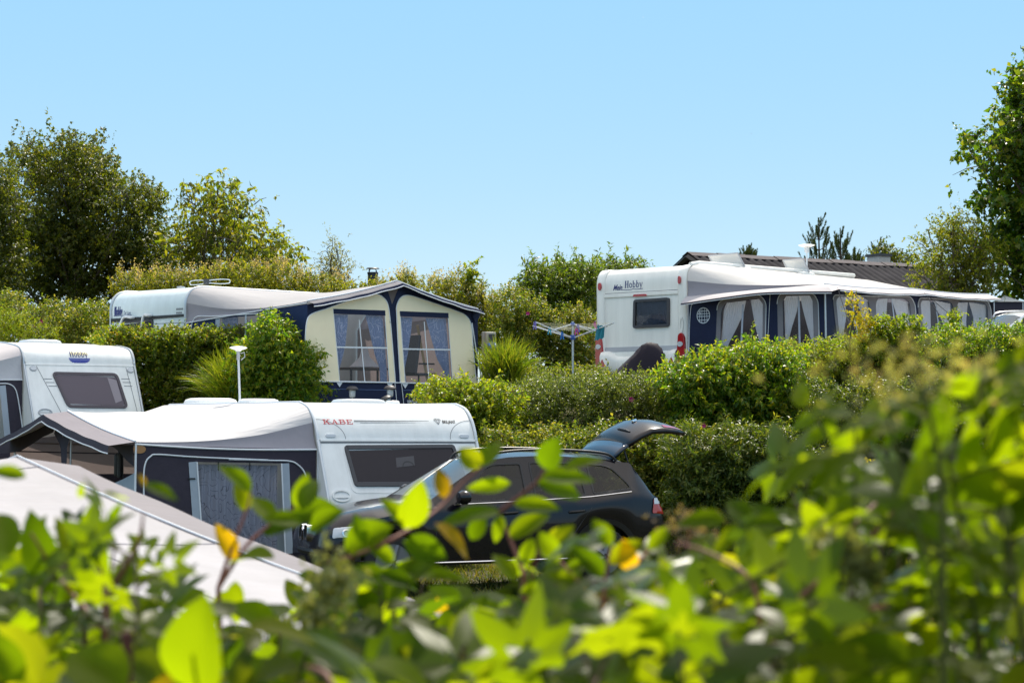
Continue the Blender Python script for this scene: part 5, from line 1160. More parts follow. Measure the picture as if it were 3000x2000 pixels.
# ---------------------------------------------------------------- covered object in front of the upper right caravan
Yc = 38.6; c0 = at(1885, 1106, Yc); zg = T(c0.x, Yc)
prof = [(1790, 1100), (1815, 1078), (1848, 1046), (1866, 1028), (1880, 1011), (1894, 1004), (1910, 1003), (1924, 1007), (1936, 1020), (1944, 1040), (1946, 1075)]
G = []
for i, (px, py) in enumerate(prof):
    p = at(px, py, Yc); h = p.z - zg; row = []
    for j in range(17):
        t = -1 + 2 * j / 16; s_ = abs(t); hw = .18 + .22 * (1 - h / 1.3)
        z_ = h * (1 - s_ ** 3.0) if s_ < 1 else 0; row.append(Vector((p.x - c0.x + .02 * math.sin(j * 2 + i), t * (hw + .12 * s_) + .015 * math.sin(i * 2.3 + j), max(0.0, z_ - .01 * math.sin(3 * i + 2 * j)))))
    G.append(row)
cv = MB().grid(G).raw(G[0], [tuple(range(17))]).raw(G[-1], [tuple(range(17))]).build("tarpaulin_cover", M['blackcover'], None, ang=60); cv.location = (c0.x, Yc, zg); setp(cv, "black-purple cloth cover draped over a low pointed object before the upper right caravan", "cover")

# ---------------------------------------------------------------- house behind, stove pipe, side tent, birds
r0, r1 = at(2032, 746, 50), at(2725, 780, 54.5); d = (r1 - r0); yaw = math.atan2(d.y, d.x); Ln = math.hypot(d.x, d.y); zr = r0.z
hs = thing("house", "low house with a dark corrugated roof behind the upper right caravan", "house", Matrix.Translation((r0.x, r0.y, 2.6)) @ Matrix.Rotation(yaw, 4, 'Z'))
zr -= 2.6; sl = .50; hw = 4.2
m, t, out = nodes("corrugated_roof"); p = t.nodes.new("ShaderNodeBsdfPrincipled"); p.inputs['Roughness'].default_value = .95; p.inputs['Specular IOR Level'].default_value = .1; n = noise(t, 2, 5); rr_ = ramp(t, n.outputs[0], [(.3, (.022, .021, .025)), (.7, (.05, .047, .053))]); L(t, rr_.outputs[0], p.inputs['Base Color']); L(t, p.outputs[0], out.inputs[0])
pit = .27
def slope(sg, u0, u1, y0, y1):
    n_ = int((u1 - u0) / pit * 6); return [[(lerp(u0, u1, i / n_), sg * lerp(y0, y1, j / 2), zr - sl * lerp(y0, y1, j / 2) + .075 * abs(math.sin(math.pi * lerp(u0, u1, i / n_) / pit)) - .05 * (j == 9)) for j in range(3)] for i in range(n_ + 1)]
rf = MB().grid(slope(-1, -.2, Ln, .12, hw)).grid(slope(1, -.2, Ln, .12, hw)).build("roof", m, hs, ang=70)
cap = MB()
for i in range(9):
    a, b = lerp(-.22, Ln + .05, i / 9) + .01, lerp(-.22, Ln + .05, (i + 1) / 9) - .01
    cap.grid([[(x_, y_, zr + .07 - abs(y_) * sl * .95 + .012 * (i % 2)) for y_ in (-.24, -.1, 0, .1, .24)] for x_ in (a, b)])
cap.build("ridge_cap", mat("ridge_tiles", (.13, .115, .12), .9, spec=.1, var=.1), rf)
wl = MB(); wl.box((Ln / 2, -hw + .45, (zr - sl * hw) / 2), (Ln - .5, .2, zr - sl * hw)).box((Ln / 2, hw - .45, (zr - sl * hw) / 2), (Ln - .5, .2, zr - sl * hw))
for x_ in (.12, Ln - .3): wl.raw([(x_, -hw + .36, 0), (x_, hw - .36, 0), (x_, hw - .36, zr - sl * (hw - .36) - .05), (x_, 0, zr - .05), (x_, -hw + .36, zr - sl * (hw - .36) - .05)], [(0, 1, 2, 3, 4)])
wl.build("wall", M['black'], hs, sm=False)
for sg in (-1, 1): MB().tube([(-.2, 0, zr - .06), (-.2, sg * hw, zr - sl * hw - .06)], .07, 4).build("barge_board", M['black'], hs, sm=False)
lc = at(2628, 764, 53.5); ci = hs.matrix_world.inverted() @ lc if False else (Matrix.Translation((r0.x, r0.y, 2.6)) @ Matrix.Rotation(yaw, 4, 'Z')).inverted() @ lc
ck = MB().box((ci.x, .5, zr - .1), (.42, .5, .75)).build("chimney", mat("pale_chimney", (.5, .48, .46), .8, var=.15), hs); MB().box((ci.x, .5, zr + .31), (.5, .58, .07)).build("chimney_cap", M['dgrey'], ck)
p = at(1092, 800, 47); zg = T(p.x, 47); sp = thing("stove_pipe", "black stove pipe with a flat rain cap behind the flowering hedge", "chimney", Vector((p.x, 47, zg))); h = p.z - zg
MB().tube([(0, 0, 0), (0, 0, h)], .125, 20).tube([(0, 0, h - .02), (0, 0, h + .02)], .135, 20).build("pipe", M['black'], sp)
MB().lathe([(.17, h + .105), (.14, h + .13), (0, h + .135)], n=24).lathe([(0, h + .10), (.17, h + .105)], n=24).build("rain_cap", M['black'], sp)
mb = MB()
for i in range(4): a = R(45 + 90 * i); mb.tube([(.1 * math.cos(a), .1 * math.sin(a), h), (.13 * math.cos(a), .13 * math.sin(a), h + .05), (.08 * math.cos(a), .08 * math.sin(a), h + .12)], .010, 5)
split_build(mb, "cap_bracket", M['black'], sp)
ta = at(2912, 905, 46); tb_ = at(3040, 905, 46); zg = T(ta.x, 46); st = thing("side_tent", "small dark tent with a white pointed top at the far right edge", "tent", Vector((ta.x, 46, zg)))
wd_ = (tb_ - ta).x; ev = at(2912, 884, 46).z - zg; pk = at(2962, 860, 46).z - zg
MB().box((wd_ / 2, .9, ev / 2), (wd_, 1.8, ev)).build("wall", M['charcoal'], st, sm=False)
ap_ = Vector((wd_ * .42, .7, pk)); cs_ = [Vector((-.05, -.05, ev)), Vector((wd_ + .05, -.05, ev)), Vector((wd_ + .05, 1.85, ev)), Vector((-.05, 1.85, ev))]
G = []
for j in range(9): t = j / 8; G.append([c.lerp(ap_, t) - Vector((0, 0, .06 * math.sin(math.pi * t))) for c in cs_ + [cs_[0]]])
MB().grid(G).build("roof", M['roof_white'], st)
mb = MB().tube([(wd_ * .66, -.02, 0), (wd_ * .66, -.02, ev)], .012, 6).tube([(0, -.02, 0), (0, -.02, ev)], .012, 6); split_build(mb, "piping", M['piping'], st)
def bird(px, py, Y, span, lab, rot):
    o = MB(); wv = lambda s_: [(0, 0, .0), (.16 * s_, .03, .05), (.34 * s_, -.02, .075), (.5 * s_, -.10, .03)]
    o.lathe([(0, -.16), (.03, -.12), (.05, -.02), (.045, .06), (.03, .12), (.0, .15)], (0, 0, 0), 10, Matrix.Rotation(R(90), 4, 'X'))
    for s_ in (-1, 1):
        a = wv(s_); o.grid([[Vector(q) + Vector((0, k * .05 * (1 - i / 3.4), 0)) for k in (-1, 0, 1)] for i, q in enumerate(a)])
    o.raw([(-.02, .12, 0), (.02, .12, 0), (.05, .25, 0), (-.05, .25, 0)], [(0, 1, 2, 3)])
    b_ = o.build("bird", M['dgrey'], None); b_.location = at(px, py, Y); b_.scale = (span,) * 3; b_.rotation_euler = (R(25), R(rot), R(35)); setp(b_, lab, "bird", "birds in the sky")
bird(2201, 392, 90, .22, "dark bird flying above the upper right caravan", 25)
bird(1885, 50, 180, .2, "tiny dark bird near the top of the sky", -10)

# ---------------------------------------------------------------- foliage
GR = [(0, (.018, .042, .008)), (.35, (.036, .075, .010)), (.7, (.075, .115, .014)), (1, (.13, .165, .025))]
LM = {
 'hedge': leafmat("clipped_hedge_leaves", [(0, (0.048, 0.109, 0.017)), (.4, (0.096, 0.158, 0.022)), (.72, (0.180, 0.201, 0.031)), (.92, (0.173, 0.217, 0.043)), (1, (0.260, 0.187, 0.064))], .45, 2.6, .35, big=.25),
 'tree': leafmat("dark_tree_leaves", [(0, (0.033, 0.054, 0.012)), (.5, (0.070, 0.102, 0.019)), (.85, (0.118, 0.139, 0.030)), (1, (0.174, 0.174, 0.046))], .36, 2.4, .4, big=.25, bs=.8),
 'cherry': leafmat("bronze_green_leaves", [(0, (0.066, 0.110, 0.021)), (.5, (0.121, 0.158, 0.029)), (.85, (0.174, 0.183, 0.041)), (1, (0.165, 0.159, 0.060))], .5, 2.4, .4, big=.2),
 'airy': leafmat("grey_green_leaves", [(0, (0.128, 0.154, 0.128)), (.6, (0.198, 0.203, 0.175)), (1, (0.236, 0.270, 0.219))], .4, 2.0, .4),
 'flower': leafmat("flowering_hedge_leaves", [(0, (0.061, 0.104, 0.022)), (.45, (0.123, 0.145, 0.025)), (.75, (0.178, 0.205, 0.039)), (1, (0.205, 0.186, 0.064))], .45, 2.4, .45, big=.35),
 'plume': leafmat("beige_flower_plumes", [(0, (.40, .34, .40)), (.6, (.54, .46, .54)), (1, (.60, .50, .62))], .4, 1.3, .8),
 'rose': leafmat("rose_leaves", [(0, (0.055, 0.115, 0.026)), (.5, (0.128, 0.180, 0.041)), (.85, (0.219, 0.220, 0.075)), (1, (0.270, 0.254, 0.128))], .38, 2.4, .36, .4, big=.25),
 'rugosa': leafmat("grey_green_rose_leaves", [(0, (0.067, 0.118, 0.039)), (.5, (0.118, 0.168, 0.064)), (.85, (0.168, 0.201, 0.118)), (1, (0.185, 0.216, 0.131))], .40, 2.2, .30, .5, big=.2),
 'fresh': leafmat("fresh_green_leaves", [(0, (0.083, 0.158, 0.022)), (.5, (0.150, 0.208, 0.028)), (.85, (0.175, 0.196, 0.043)), (1, (0.200, 0.196, 0.064))], .48, 2.5, .36, .4, big=.2),
 'laurel': leafmat("glossy_green_leaves", [(0, (0.047, 0.125, 0.021)), (.5, (0.109, 0.197, 0.027)), (.85, (0.206, 0.235, 0.034)), (1, (0.237, 0.243, 0.046))], .45, 2.6, .33, .42, big=.25),
 'elder': leafmat("elder_leaves", [(0, (0.046, 0.095, 0.022)), (.5, (0.094, 0.156, 0.032)), (1, (0.126, 0.150, 0.055))], .42, 2.4, .35, .5, big=.2),
 'maple': leafmat("maple_tree_leaves", [(0, (0.033, 0.082, 0.013)), (.55, (0.070, 0.138, 0.021)), (1, (0.149, 0.169, 0.033))], .42, 2.6, .35, big=.2),
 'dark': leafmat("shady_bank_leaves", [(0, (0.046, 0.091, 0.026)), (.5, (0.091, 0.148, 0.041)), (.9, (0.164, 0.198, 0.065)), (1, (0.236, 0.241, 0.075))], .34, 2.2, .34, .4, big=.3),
 'needle': leafmat("pine_needles", [(0, (0.046, 0.088, 0.041)), (1, (0.128, 0.164, 0.088))], .15, 1.4, .5),
 'spruce': leafmat("spruce_needles", [(0, (0.041, 0.075, 0.030)), (1, (0.102, 0.152, 0.064))], .15, 1.4, .5),
 'grass': leafmat("ornamental_grass", [(0, (0.075, 0.165, 0.020)), (.6, (0.154, 0.203, 0.030)), (1, (0.220, 0.242, 0.064))], .4, 2.2, .4),
 'yellow': leafmat("yellow_green_leaves", [(0, (0.236, 0.270, 0.026)), (.7, (0.300, 0.277, 0.038)), (1, (0.393, 0.255, 0.051))], .5, 2.2, .35),
 'lawn': leafmat("lawn_blades", [(0, (0.052, 0.088, 0.018)), (.6, (0.123, 0.149, 0.035)), (1, (0.216, 0.176, 0.088))], .35, 2.0, .5),
}
def unit(a): return a / np.maximum(1e-9, np.linalg.norm(a, axis=-1, keepdims=True))
def np_mesh(name, V, F):
    me = bpy.data.meshes.new(name); V = np.ascontiguousarray(V, np.float32); n, k = F.shape
    me.vertices.add(len(V)); me.vertices.foreach_set("co", V.ravel()); me.loops.add(n * k); me.loops.foreach_set("vertex_index", F.astype(np.int32).ravel())
    me.polygons.add(n); me.polygons.foreach_set("loop_start", np.arange(0, n * k, k, dtype=np.int32)); me.polygons.foreach_set("loop_total", np.full(n, k, np.int32)); me.update(calc_edges=True); return me
def leaf_arrays(P, A, Nn, ln, wd, fold=.22, curl=.15):
    """small folded leaves: 6 vertices, 4 triangles each"""
    A = unit(A); S = unit(np.cross(A, Nn)); Nn = np.cross(S, A); ln = ln[:, None]; wd = wd[:, None]
    b = P; t = P + A * ln - Nn * ln * curl; m = P + A * ln * .48 + Nn * ln * .02
    l_ = m + S * wd * .5 + Nn * wd * fold; r_ = m - S * wd * .5 + Nn * wd * fold
    V = np.stack([b, l_, m, r_, t], 1).reshape(-1, 3); k = np.arange(len(P))[:, None] * 5
    F = np.concatenate([k + np.array([[0, 2, 1]]), k + np.array([[0, 3, 2]]), k + np.array([[1, 2, 4]]), k + np.array([[2, 3, 4]])], 0)
    return V, F
def twig_leaves(C, D, r, per, tl, ll, lw, droop=.35, spread=.9, out=None):
    """leaves set along short twigs starting at C in direction D"""
    n = len(C); t = (np.arange(per) + r.random((n, per))) / per; L_ = tl * (.6 + .8 * r.random((n, 1)))
    P = C[:, None, :] + D[:, None, :] * (t * L_)[..., None]; P[..., 2] -= droop * .5 * (t ** 2) * L_
    ra = r.normal(size=(n, per, 3)); A = D[:, None, :] * .55 + spread * unit(ra); A[..., 2] -= droop
    N_ = r.normal(size=(n, per, 3)) * .55 + np.array([0, 0, .75]) + (0 if out is None else out[:, None, :] * .75); s = (.55 + .85 * r.random((n, 1))) * (.75 + .5 * r.random((n, per)))
    return leaf_arrays(P.reshape(-1, 3), A.reshape(-1, 3), N_.reshape(-1, 3), (ll * s).ravel(), (lw * s).ravel())
def blob_points(blobs, n, r, inner=.55, lump=.16):
    """points spread through and mostly near the surface of lumpy ellipsoids (centre, radii)"""
    w_ = np.array([b[1][0] * b[1][2] + b[1][1] * b[1][2] for b in blobs]); idx = r.choice(len(blobs), n, p=w_ / w_.sum())
    d = unit(r.normal(size=(n, 3))); Cn = np.array([b[0] for b in blobs])[idx]; Ra = np.array([b[1] for b in blobs])[idx]
    ph = idx * 1.7; lm = 1 + lump * (np.sin(d[:, 0] * 5 + ph) * np.sin(d[:, 2] * 6 + ph * 2) + .7 * np.sin(d[:, 0] * 11 + d[:, 2] * 9 + ph))
    rad = (inner + (1 - inner) * r.random(n) ** .6) * lm
    return Cn + d * Ra * rad[:, None], d, rad
def px_blobs(Y, lst, depth=None):
    out = []
    for b in lst:
        px, py, rx, ry = b[:4]; dy = b[4] if len(b) > 4 else 0; m_ = mpp(Y + dy); c = at(px, py, Y + dy); rd = depth or max(.5, min(rx * m_, 1.6)); out.append((tuple(c), (rx * m_, rd, ry * m_)))
    return out
def stems_mesh(tops, base, rad, r, n=5):
    mb = MB()
    for t in tops:
        b = Vector(base) + Vector((r.normal() * .12, r.normal() * .12, 0)); t = Vector(t); mid = b.lerp(t, .5) + Vector((r.normal() * .1, r.normal() * .1, .1)); mb.tube(spline([b, mid, t], 4), list(np.linspace(rad, rad * .35, 9)), 5)
    return mb
SEED = [11]
def shrub(name, label, cat, Y, lst, n, lm, ll=.055, lw=.030, per=9, tl=.16, droop=.3, depth=None, group=None, shoots=.06, up=.45, inner=.45, stems=5, lump=.26, zmin=None, stemm='twig_green', shoot_len=1.6):
    SEED[0] += 1; r = np.random.default_rng(SEED[0]); blobs = px_blobs(Y, lst, depth)
    C, d, rad = blob_points(blobs, n, r, inner, lump)
    gz = np.array([T(c[0], c[1]) for c in C]); ok = C[:, 2] > gz + .02; C, d = C[ok], d[ok]
    D = unit(d * .8 + np.array([0, 0, up]) + r.normal(size=C.shape) * .45); V, F = twig_leaves(C, D, r, per, tl, ll, lw, droop, out=d)
    k = int(len(C) * shoots)
    tw = MB()
    if k:                                                          # fresh shoots standing out of the outline
        j = r.choice(len(C), k, replace=False); j = j[d[j][:, 2] > -.1]; Ds = unit(d[j] * .35 + np.array([0, 0, 1.0]) + r.normal(size=(len(j), 3)) * .25)
        V2, F2 = twig_leaves(C[j], Ds, r, int(per * 1.8), tl * shoot_len, ll * .95, lw * .9, droop * .3); F2 = F2 + len(V); V = np.concatenate([V, V2]); F = np.concatenate([F, F2])
        for c, dd in list(zip(C[j], Ds))[:160]: tw.tube([c, Vector(c) + Vector(dd) * tl * shoot_len * .8], [.004, .002], 4)
    gx = np.mean([b[0][0] for b in blobs]); gz_ = T(gx, Y); t_ = thing(name, label, cat, Vector((gx, Y, gz_)), group)
    o = Vector((gx, Y, gz_)); V = V - np.array(o)
    add("foliage", np_mesh("foliage", V, F), LM[lm], t_)
    tops = [Vector(c) - o for c in C[r.choice(len(C), min(stems, len(C)), replace=False)]]
    stems_mesh(tops, (0, 0, 0), .022, r).build("stems", M[stemm], t_)
    if tw.v: s2 = MB(); s2.raw([Vector(v) - o for v in tw.v], tw.f); s2.build("shoots", M[stemm], t_)["kind"] = "stuff"
    return t_, C, d, o
def add_plumes(t_, C, d, o, n, size=.10, m='plume', zfrac=.55):
    r = np.random.default_rng(len(C)); z = C[:, 2]; c = C[(z > np.quantile(z, zfrac)) & (d[:, 2] > .1)]; c = c[r.choice(len(c), min(n, len(c)), replace=False)]
    c = np.repeat(c, 26, 0); dv = r.normal(size=c.shape) * np.array([.35, .35, .8]) * size; P = c + dv + np.array([0, 0, size * 1.2])
    V, F = leaf_arrays(P, r.normal(size=P.shape) + np.array([0, 0, .8]), r.normal(size=P.shape), np.full(len(P), .05), np.full(len(P), .03)); po_ = add("flower_plumes", np_mesh("flower_plumes", V - np.array(o), F), LM[m], t_); po_["kind"] = "stuff"
_rose = None
def rose(t_, o, px, py, Y):
    global _rose
    if _rose is None:
        mb = MB()
        for k in range(2):
            for i in range(5):
                a = R(72 * i + 36 * k); q = .045 - .012 * k; c = Vector((math.cos(a), -.4 - .2 * k, math.sin(a))); s_ = Vector((-math.sin(a), 0, math.cos(a)))
                mb.raw([(0, 0, 0), c * q * .6 + s_ * q * .55, c * q * 1.15, c * q * .6 - s_ * q * .55], [(0, 1, 2, 3)])
        _rose = mb.mesh("flower")
    f = add("flower", _rose, M['pink'], t_); f.location = at(px, py, Y) - o; f.rotation_euler = (R(20), 0, R(px % 40 - 20))
def tree(label, cat, Y, trunk_px, lst, n, lm, ll, lw, limbs=26, per=10, tl=.25, droop=.3, name="tree", depth=None, r0=.16, inner=.35, lump=.2, group=None, fork=.35, subs=5, shoots=.03):
    SEED[0] += 1; r = np.random.default_rng(SEED[0]); blobs = px_blobs(Y, lst, depth); tb = at(trunk_px, 1000, Y); z0 = T(tb.x, Y); o = Vector((tb.x, Y, z0))
    tp = max(blobs, key=lambda b: b[0][2] + b[1][2]); H = tp[0][2] + tp[1][2] * .55 - z0; t_ = thing(name, label, cat, o, group)
    top = Vector((tp[0][0] - o.x, (tp[0][1] - o.y) * .5, H)); spine = spline([Vector((0, 0, -.1)), Vector((r.normal() * .1, 0, H * .3)), top * .6 + Vector((r.normal() * .15, 0, 0)) + Vector((0, 0, 0)), top], 8); spine = sorted(spine, key=lambda q: q.z)
    tr = MB(); tr.tube(spine, list(np.linspace(r0, r0 * .15, len(spine))), 10); tr.build("trunk", M['bark'], t_)
    C, d, rad = blob_points(blobs, limbs, r, .6, .1); br = MB(); anchors = []
    for c in C:
        e = Vector(c) - o; hz_ = max(fork * H * .5, e.z - (e - Vector((0, 0, e.z))).length * .75 - .3); i = min(range(len(spine)), key=lambda k: abs(spine[k].z - min(hz_, H * .9))); s_ = spine[i]
        md = s_.lerp(e, .5) + Vector((0, 0, -.06 * (e - s_).length)) + Vector(r.normal(size=3)) * .08; pts = spline([s_, md, e], 5); rb = r0 * .32 * (1 - .6 * s_.z / H); br.tube(pts, list(np.linspace(rb, .008, len(pts))), 5)
        for k in range(subs):
            q = pts[int(r.integers(len(pts) // 3, len(pts)))]; e2 = q + Vector(unit(r.normal(size=3)) * np.array([1, 1, .7])) * (.25 + .35 * r.random()) * (e - s_).length * .6 + Vector((0, 0, .08)); br.tube([q, q.lerp(e2, .5) + Vector((0, 0, .04)), e2], [.014, .010, .005], 4); anchors.append(e2)
    br.build("branches", M['bark'], t_)
    C, d, rad = blob_points(blobs, n, r, inner, lump); A = np.array(anchors) + np.array(o); k = int(n * .35); jj = r.choice(len(A), k); C[:k] = A[jj] + r.normal(size=(k, 3)) * .16
    D = unit(d * .7 + np.array([0, 0, .35]) + r.normal(size=C.shape) * .5); V, F = twig_leaves(C, D, r, per, tl, ll, lw, droop, out=d)
    k = int(n * shoots)
    if k:
        j = r.choice(len(C), k, replace=False); V2, F2 = twig_leaves(C[j], unit(d[j] + np.array([0, 0, .5]) + r.normal(size=(k, 3)) * .2), r, per, tl * 2.4, ll, lw, droop); V, F = np.concatenate([V, V2]), np.concatenate([F, F2 + len(V)])
    add("crown", np_mesh("crown", V - np.array(o), F), LM[lm], t_); return t_
def blades(V_, F_, base, tip, wd, sag, r):
    """grass blades as 4-segment strips; arrays of bases and tips"""
    n = len(base); S = unit(np.cross(tip - base, r.normal(size=(n, 3)))); rows = []
    for k in range(5):
        t = k / 4; p = base + (tip - base) * t; p = p.copy(); p[:, 2] += sag * (t - t * t) * 4; w_ = wd * (1 - t ** 1.5) + .001
        rows += [p - S * w_, p + S * w_]
    V = np.stack(rows, 1).reshape(-1, 3); k = np.arange(n)[:, None] * 10; F = np.concatenate([k + np.array([[2 * i, 2 * i + 1, 2 * i + 3, 2 * i + 2]]) for i in range(4)], 0)
    return V, F
def grass_clump(label, px, py, Y, h, wdt, n, lm='grass', name="ornamental_grass"):
    SEED[0] += 1; r = np.random.default_rng(SEED[0]); c = at(px, py, Y); z0 = T(c.x, Y) if py is None else c.z; o = Vector((c.x, Y, z0)); t_ = thing(name, label, "grass", o)
    b = r.normal(size=(n, 3)) * np.array([.14, .14, 0]); a = r.random(n) * 6.28; q = (.15 + .85 * r.random(n) ** .7) * wdt; hh = h * (1 - .55 * (q / wdt) ** 2) * (.7 + .45 * r.random(n)); tip = b + np.stack([np.cos(a) * q, np.sin(a) * q, hh], 1)
    V, F = blades(None, None, b, tip, .006 + .004 * r.random((n, 1)), .18 * h, r); add("blades", np_mesh("blades", V, F), LM[lm], t_); return t_

# --- trees on the skyline
tree("big dark broadleaf tree on the left skyline", "tree", 50, 215, [(160, 630, 140, 135), (95, 480, 48, 76), (215, 462, 62, 62), (275, 530, 75, 90), (335, 640, 110, 120), (425, 700, 95, 110), (425, 585, 48, 60), (220, 760, 190, 130), (110, 770, 110, 130), (470, 790, 60, 80)], 8200, 'tree', .085, .05, limbs=46, depth=1.9, r0=.2, lump=.22, inner=.25)
tree("leafy tree cut by the left edge", "tree", 46, -20, [(5, 560, 50, 85), (-30, 640, 80, 110), (10, 770, 80, 110), (-40, 760, 80, 120)], 2300, 'tree', .075, .045, limbs=18, depth=1.3, r0=.13)
tree("loose bronze-green tree with drooping leaves behind the pale blue caravan", "tree", 48, 640, [(640, 560, 75, 50), (600, 640, 75, 75), (690, 640, 90, 70), (760, 700, 90, 60), (640, 740, 130, 80), (560, 720, 55, 55), (830, 735, 45, 45), (780, 780, 100, 50)], 820, 'cherry', .145, .06, limbs=40, per=8, droop=.9, tl=.30, depth=1.6, r0=.11, inner=.2, lump=.3, subs=7, shoots=.06)
tree("small airy grey-green tree right of the bronze-green tree", "tree", 50, 985, [(975, 720, 32, 40), (955, 770, 40, 45), (1000, 775, 42, 42), (985, 820, 60, 40)], 330, 'airy', .06, .022, limbs=24, per=9, tl=.22, depth=.7, r0=.05, inner=.1, lump=.3, subs=6, name="small_tree")
tree("tall dark maple at the right edge", "tree", 48, 3060, [(3005, 235, 40, 70), (2985, 330, 52, 50), (2960, 415, 62, 32), (2880, 435, 55, 20), (2975, 490, 60, 40), (3040, 440, 60, 120), (2925, 560, 60, 30), (2970, 620, 70, 42), (2920, 690, 50, 28), (2990, 720, 80, 60), (3000, 800, 90, 80), (3060, 330, 70, 150), (3070, 650, 90, 200), (2860, 410, 22, 12), (2900, 600, 40, 20)], 1750, 'maple', .15, .105, limbs=44, per=10, tl=.30, depth=1.6, r0=.25, lump=.3, inner=.15, subs=6)
tree("olive-green bushy tree beside the tall maple", "tree", 47, 2810, [(2790, 660, 55, 45), (2760, 730, 85, 65), (2850, 720, 75, 75), (2730, 800, 60, 55), (2820, 810, 110, 70), (2885, 790, 60, 80)], 1700, 'cherry', .065, .035, limbs=34, per=10, tl=.22, depth=1.1, r0=.08, inner=.25, lump=.28, subs=6)
tree("dark bush behind the right end of the corrugated roof", "tree", 60, 2600, [(2590, 745, 35, 20), (2650, 760, 30, 18), (2620, 775, 50, 22)], 260, 'tree', .09, .05, limbs=10, depth=.6, r0=.05, name="small_tree")
def conifer(label, px, ytop, ybase, Y, wpx, n, lm, flat=False, name="pine_tree", tiers=9, seed=3):
    r = np.random.default_rng(seed); tp, bs = at(px, ytop, Y), at(px, ybase, Y); z0 = T(tp.x, Y); o = Vector((tp.x, Y, z0)); t_ = thing(name, label, "tree", o); H = tp.z - z0; hb = bs.z - z0
    MB().tube([(0, 0, -.1), (.03, 0, H * .6), (0, 0, H)], [.09, .05, .012], 8).build("trunk", M['bark'], t_); br = MB(); Vs, Fs, nv = [], [], 0
    def needles(P, A, ln, wd):
        nonlocal nv
        V, F = leaf_arrays(P, A, r.normal(size=P.shape), np.full(len(P), ln), np.full(len(P), wd), .05, .0); Vs.append(V); Fs.append(F + nv); nv += len(V)
    def candle(p, dr, L_):
        m_ = int(90 * L_ / .4) + 20; t = r.random(m_); dr = np.array(dr) / np.linalg.norm(dr); P = np.array(p) + dr * (t * L_)[:, None]; needles(P, dr * .9 + unit(r.normal(size=(m_, 3))) * (.75 - .35 * t[:, None]), .085, .013)
    for i in range(tiers):
        f = i / max(1, tiers - 1); z = lerp(hb, H * .96, f); R_ = wpx * mpp(Y) * (1 - f) ** (.7 if not flat else .9) + .05; k = (5 if not flat else 6) if i < tiers - 1 else 1
        for j in range(k):
            a = 6.28 * j / k + r.random() * 1.2; L_ = R_ * (.6 + .5 * r.random()); rise = (.45 if not flat else -.08) * L_ + .06 * r.random(); b0 = Vector((0, 0, z - (0 if flat else .2 * L_))); e = Vector((math.cos(a) * L_, math.sin(a) * L_, 0)) + b0 + Vector((0, 0, rise)); md = b0.lerp(e, .55) + Vector((0, 0, (-.10 if not flat else .06) * L_)); pts = spline([b0, md, e], 6); br.tube(pts, list(np.linspace(.018, .006, len(pts))), 5)
            if not flat:
                for q in (len(pts) // 2, int(len(pts) * .75), len(pts) - 1): candle(pts[q], (math.cos(a) * .28 + r.normal() * .1, math.sin(a) * .28 + r.normal() * .1, 1), (.26 + .2 * r.random()) * (1 if q == len(pts) - 1 else .75))
            else:
                for q, p in enumerate(pts[2:]):
                    tg = unit(np.array(pts[min(q + 3, len(pts) - 1)] - pts[q + 1])); P = np.array(p) + r.normal(size=(n, 3)) * .03; A = tg * .9 + unit(r.normal(size=(n, 3))) * .75; A[:, 2] *= .35; needles(P, A, .13, .03)
    if not flat: candle((0, 0, H * .93), (0, 0, 1), .45)
    br.build("branches", M['bark'], t_); add("needles", np_mesh("needles", np.concatenate(Vs), np.concatenate(Fs)), LM[lm], t_)
conifer("taller dark pine rising behind the corrugated roof", 2398, 650, 815, 58, 50, 34, 'needle', tiers=6, seed=3)
conifer("shorter dark pine right of the taller pine", 2462, 682, 800, 58, 46, 34, 'needle', tiers=5, seed=5)
conifer("low pine tip left of the antenna behind the corrugated roof", 2193, 733, 790, 60, 24, 24, 'needle', tiers=5, seed=6)
conifer("low pine tip between the two pines and the chimney", 2500, 745, 800, 60, 26, 24, 'needle', tiers=4, seed=8)
conifer("dark pine tip left of the roof chimney", 2575, 722, 800, 62, 28, 24, 'needle', tiers=5, seed=9)
conifer("flat-branched dark spruce behind the bronze-green tree", 700, 610, 860, 54, 215, 26, 'spruce', flat=True, name="spruce_tree", tiers=8, seed=4)

# --- hedges and shrubs, back row
G1 = "shrubs of the flowering back hedge"
for lab, lst, n, pl in (
  ("flowering shrub with beige plumes left of the pale blue caravan's antenna", [(400, 850, 70, 45), (480, 840, 80, 40), (540, 850, 60, 45), (450, 900, 120, 60)], 1500, 34),
  ("low flowering shrub with beige plumes behind the pale blue caravan's roof", [(640, 830, 80, 45), (720, 815, 80, 42), (700, 870, 120, 60)], 1300, 22),
  ("flowering shrub with beige plumes left of the stove pipe", [(830, 820, 80, 40), (930, 842, 85, 28), (1010, 866, 55, 24), (880, 880, 130, 60)], 1500, 40),
  ("low flowering shrub right of the stove pipe", [(1110, 862, 50, 14), (1190, 838, 34, 22), (1150, 870, 110, 50)], 800, 14),
  ("orange-tinged flowering shrub right of the cream awning", [(1275, 855, 60, 40), (1345, 870, 70, 65), (1390, 930, 60, 80), (1440, 960, 50, 90), (1340, 960, 90, 90)], 2300, 50)):
    t_, C, d, o = shrub("flowering_shrub", lab, "shrub", 44.5, lst, n, 'flower', .06, .032, group=G1, depth=.9)
    add_plumes(t_, C, d, o, int(pl * 1.3), .13)
shrub("tall_shoot", "tall leafy shoot rising above the orange-tinged flowering shrub", "shrub", 44.2, [(1383, 775, 10, 18), (1378, 810, 14, 22), (1370, 840, 16, 24), (1366, 880, 22, 30)], 110, 'fresh', .07, .04, depth=.15, stems=3)
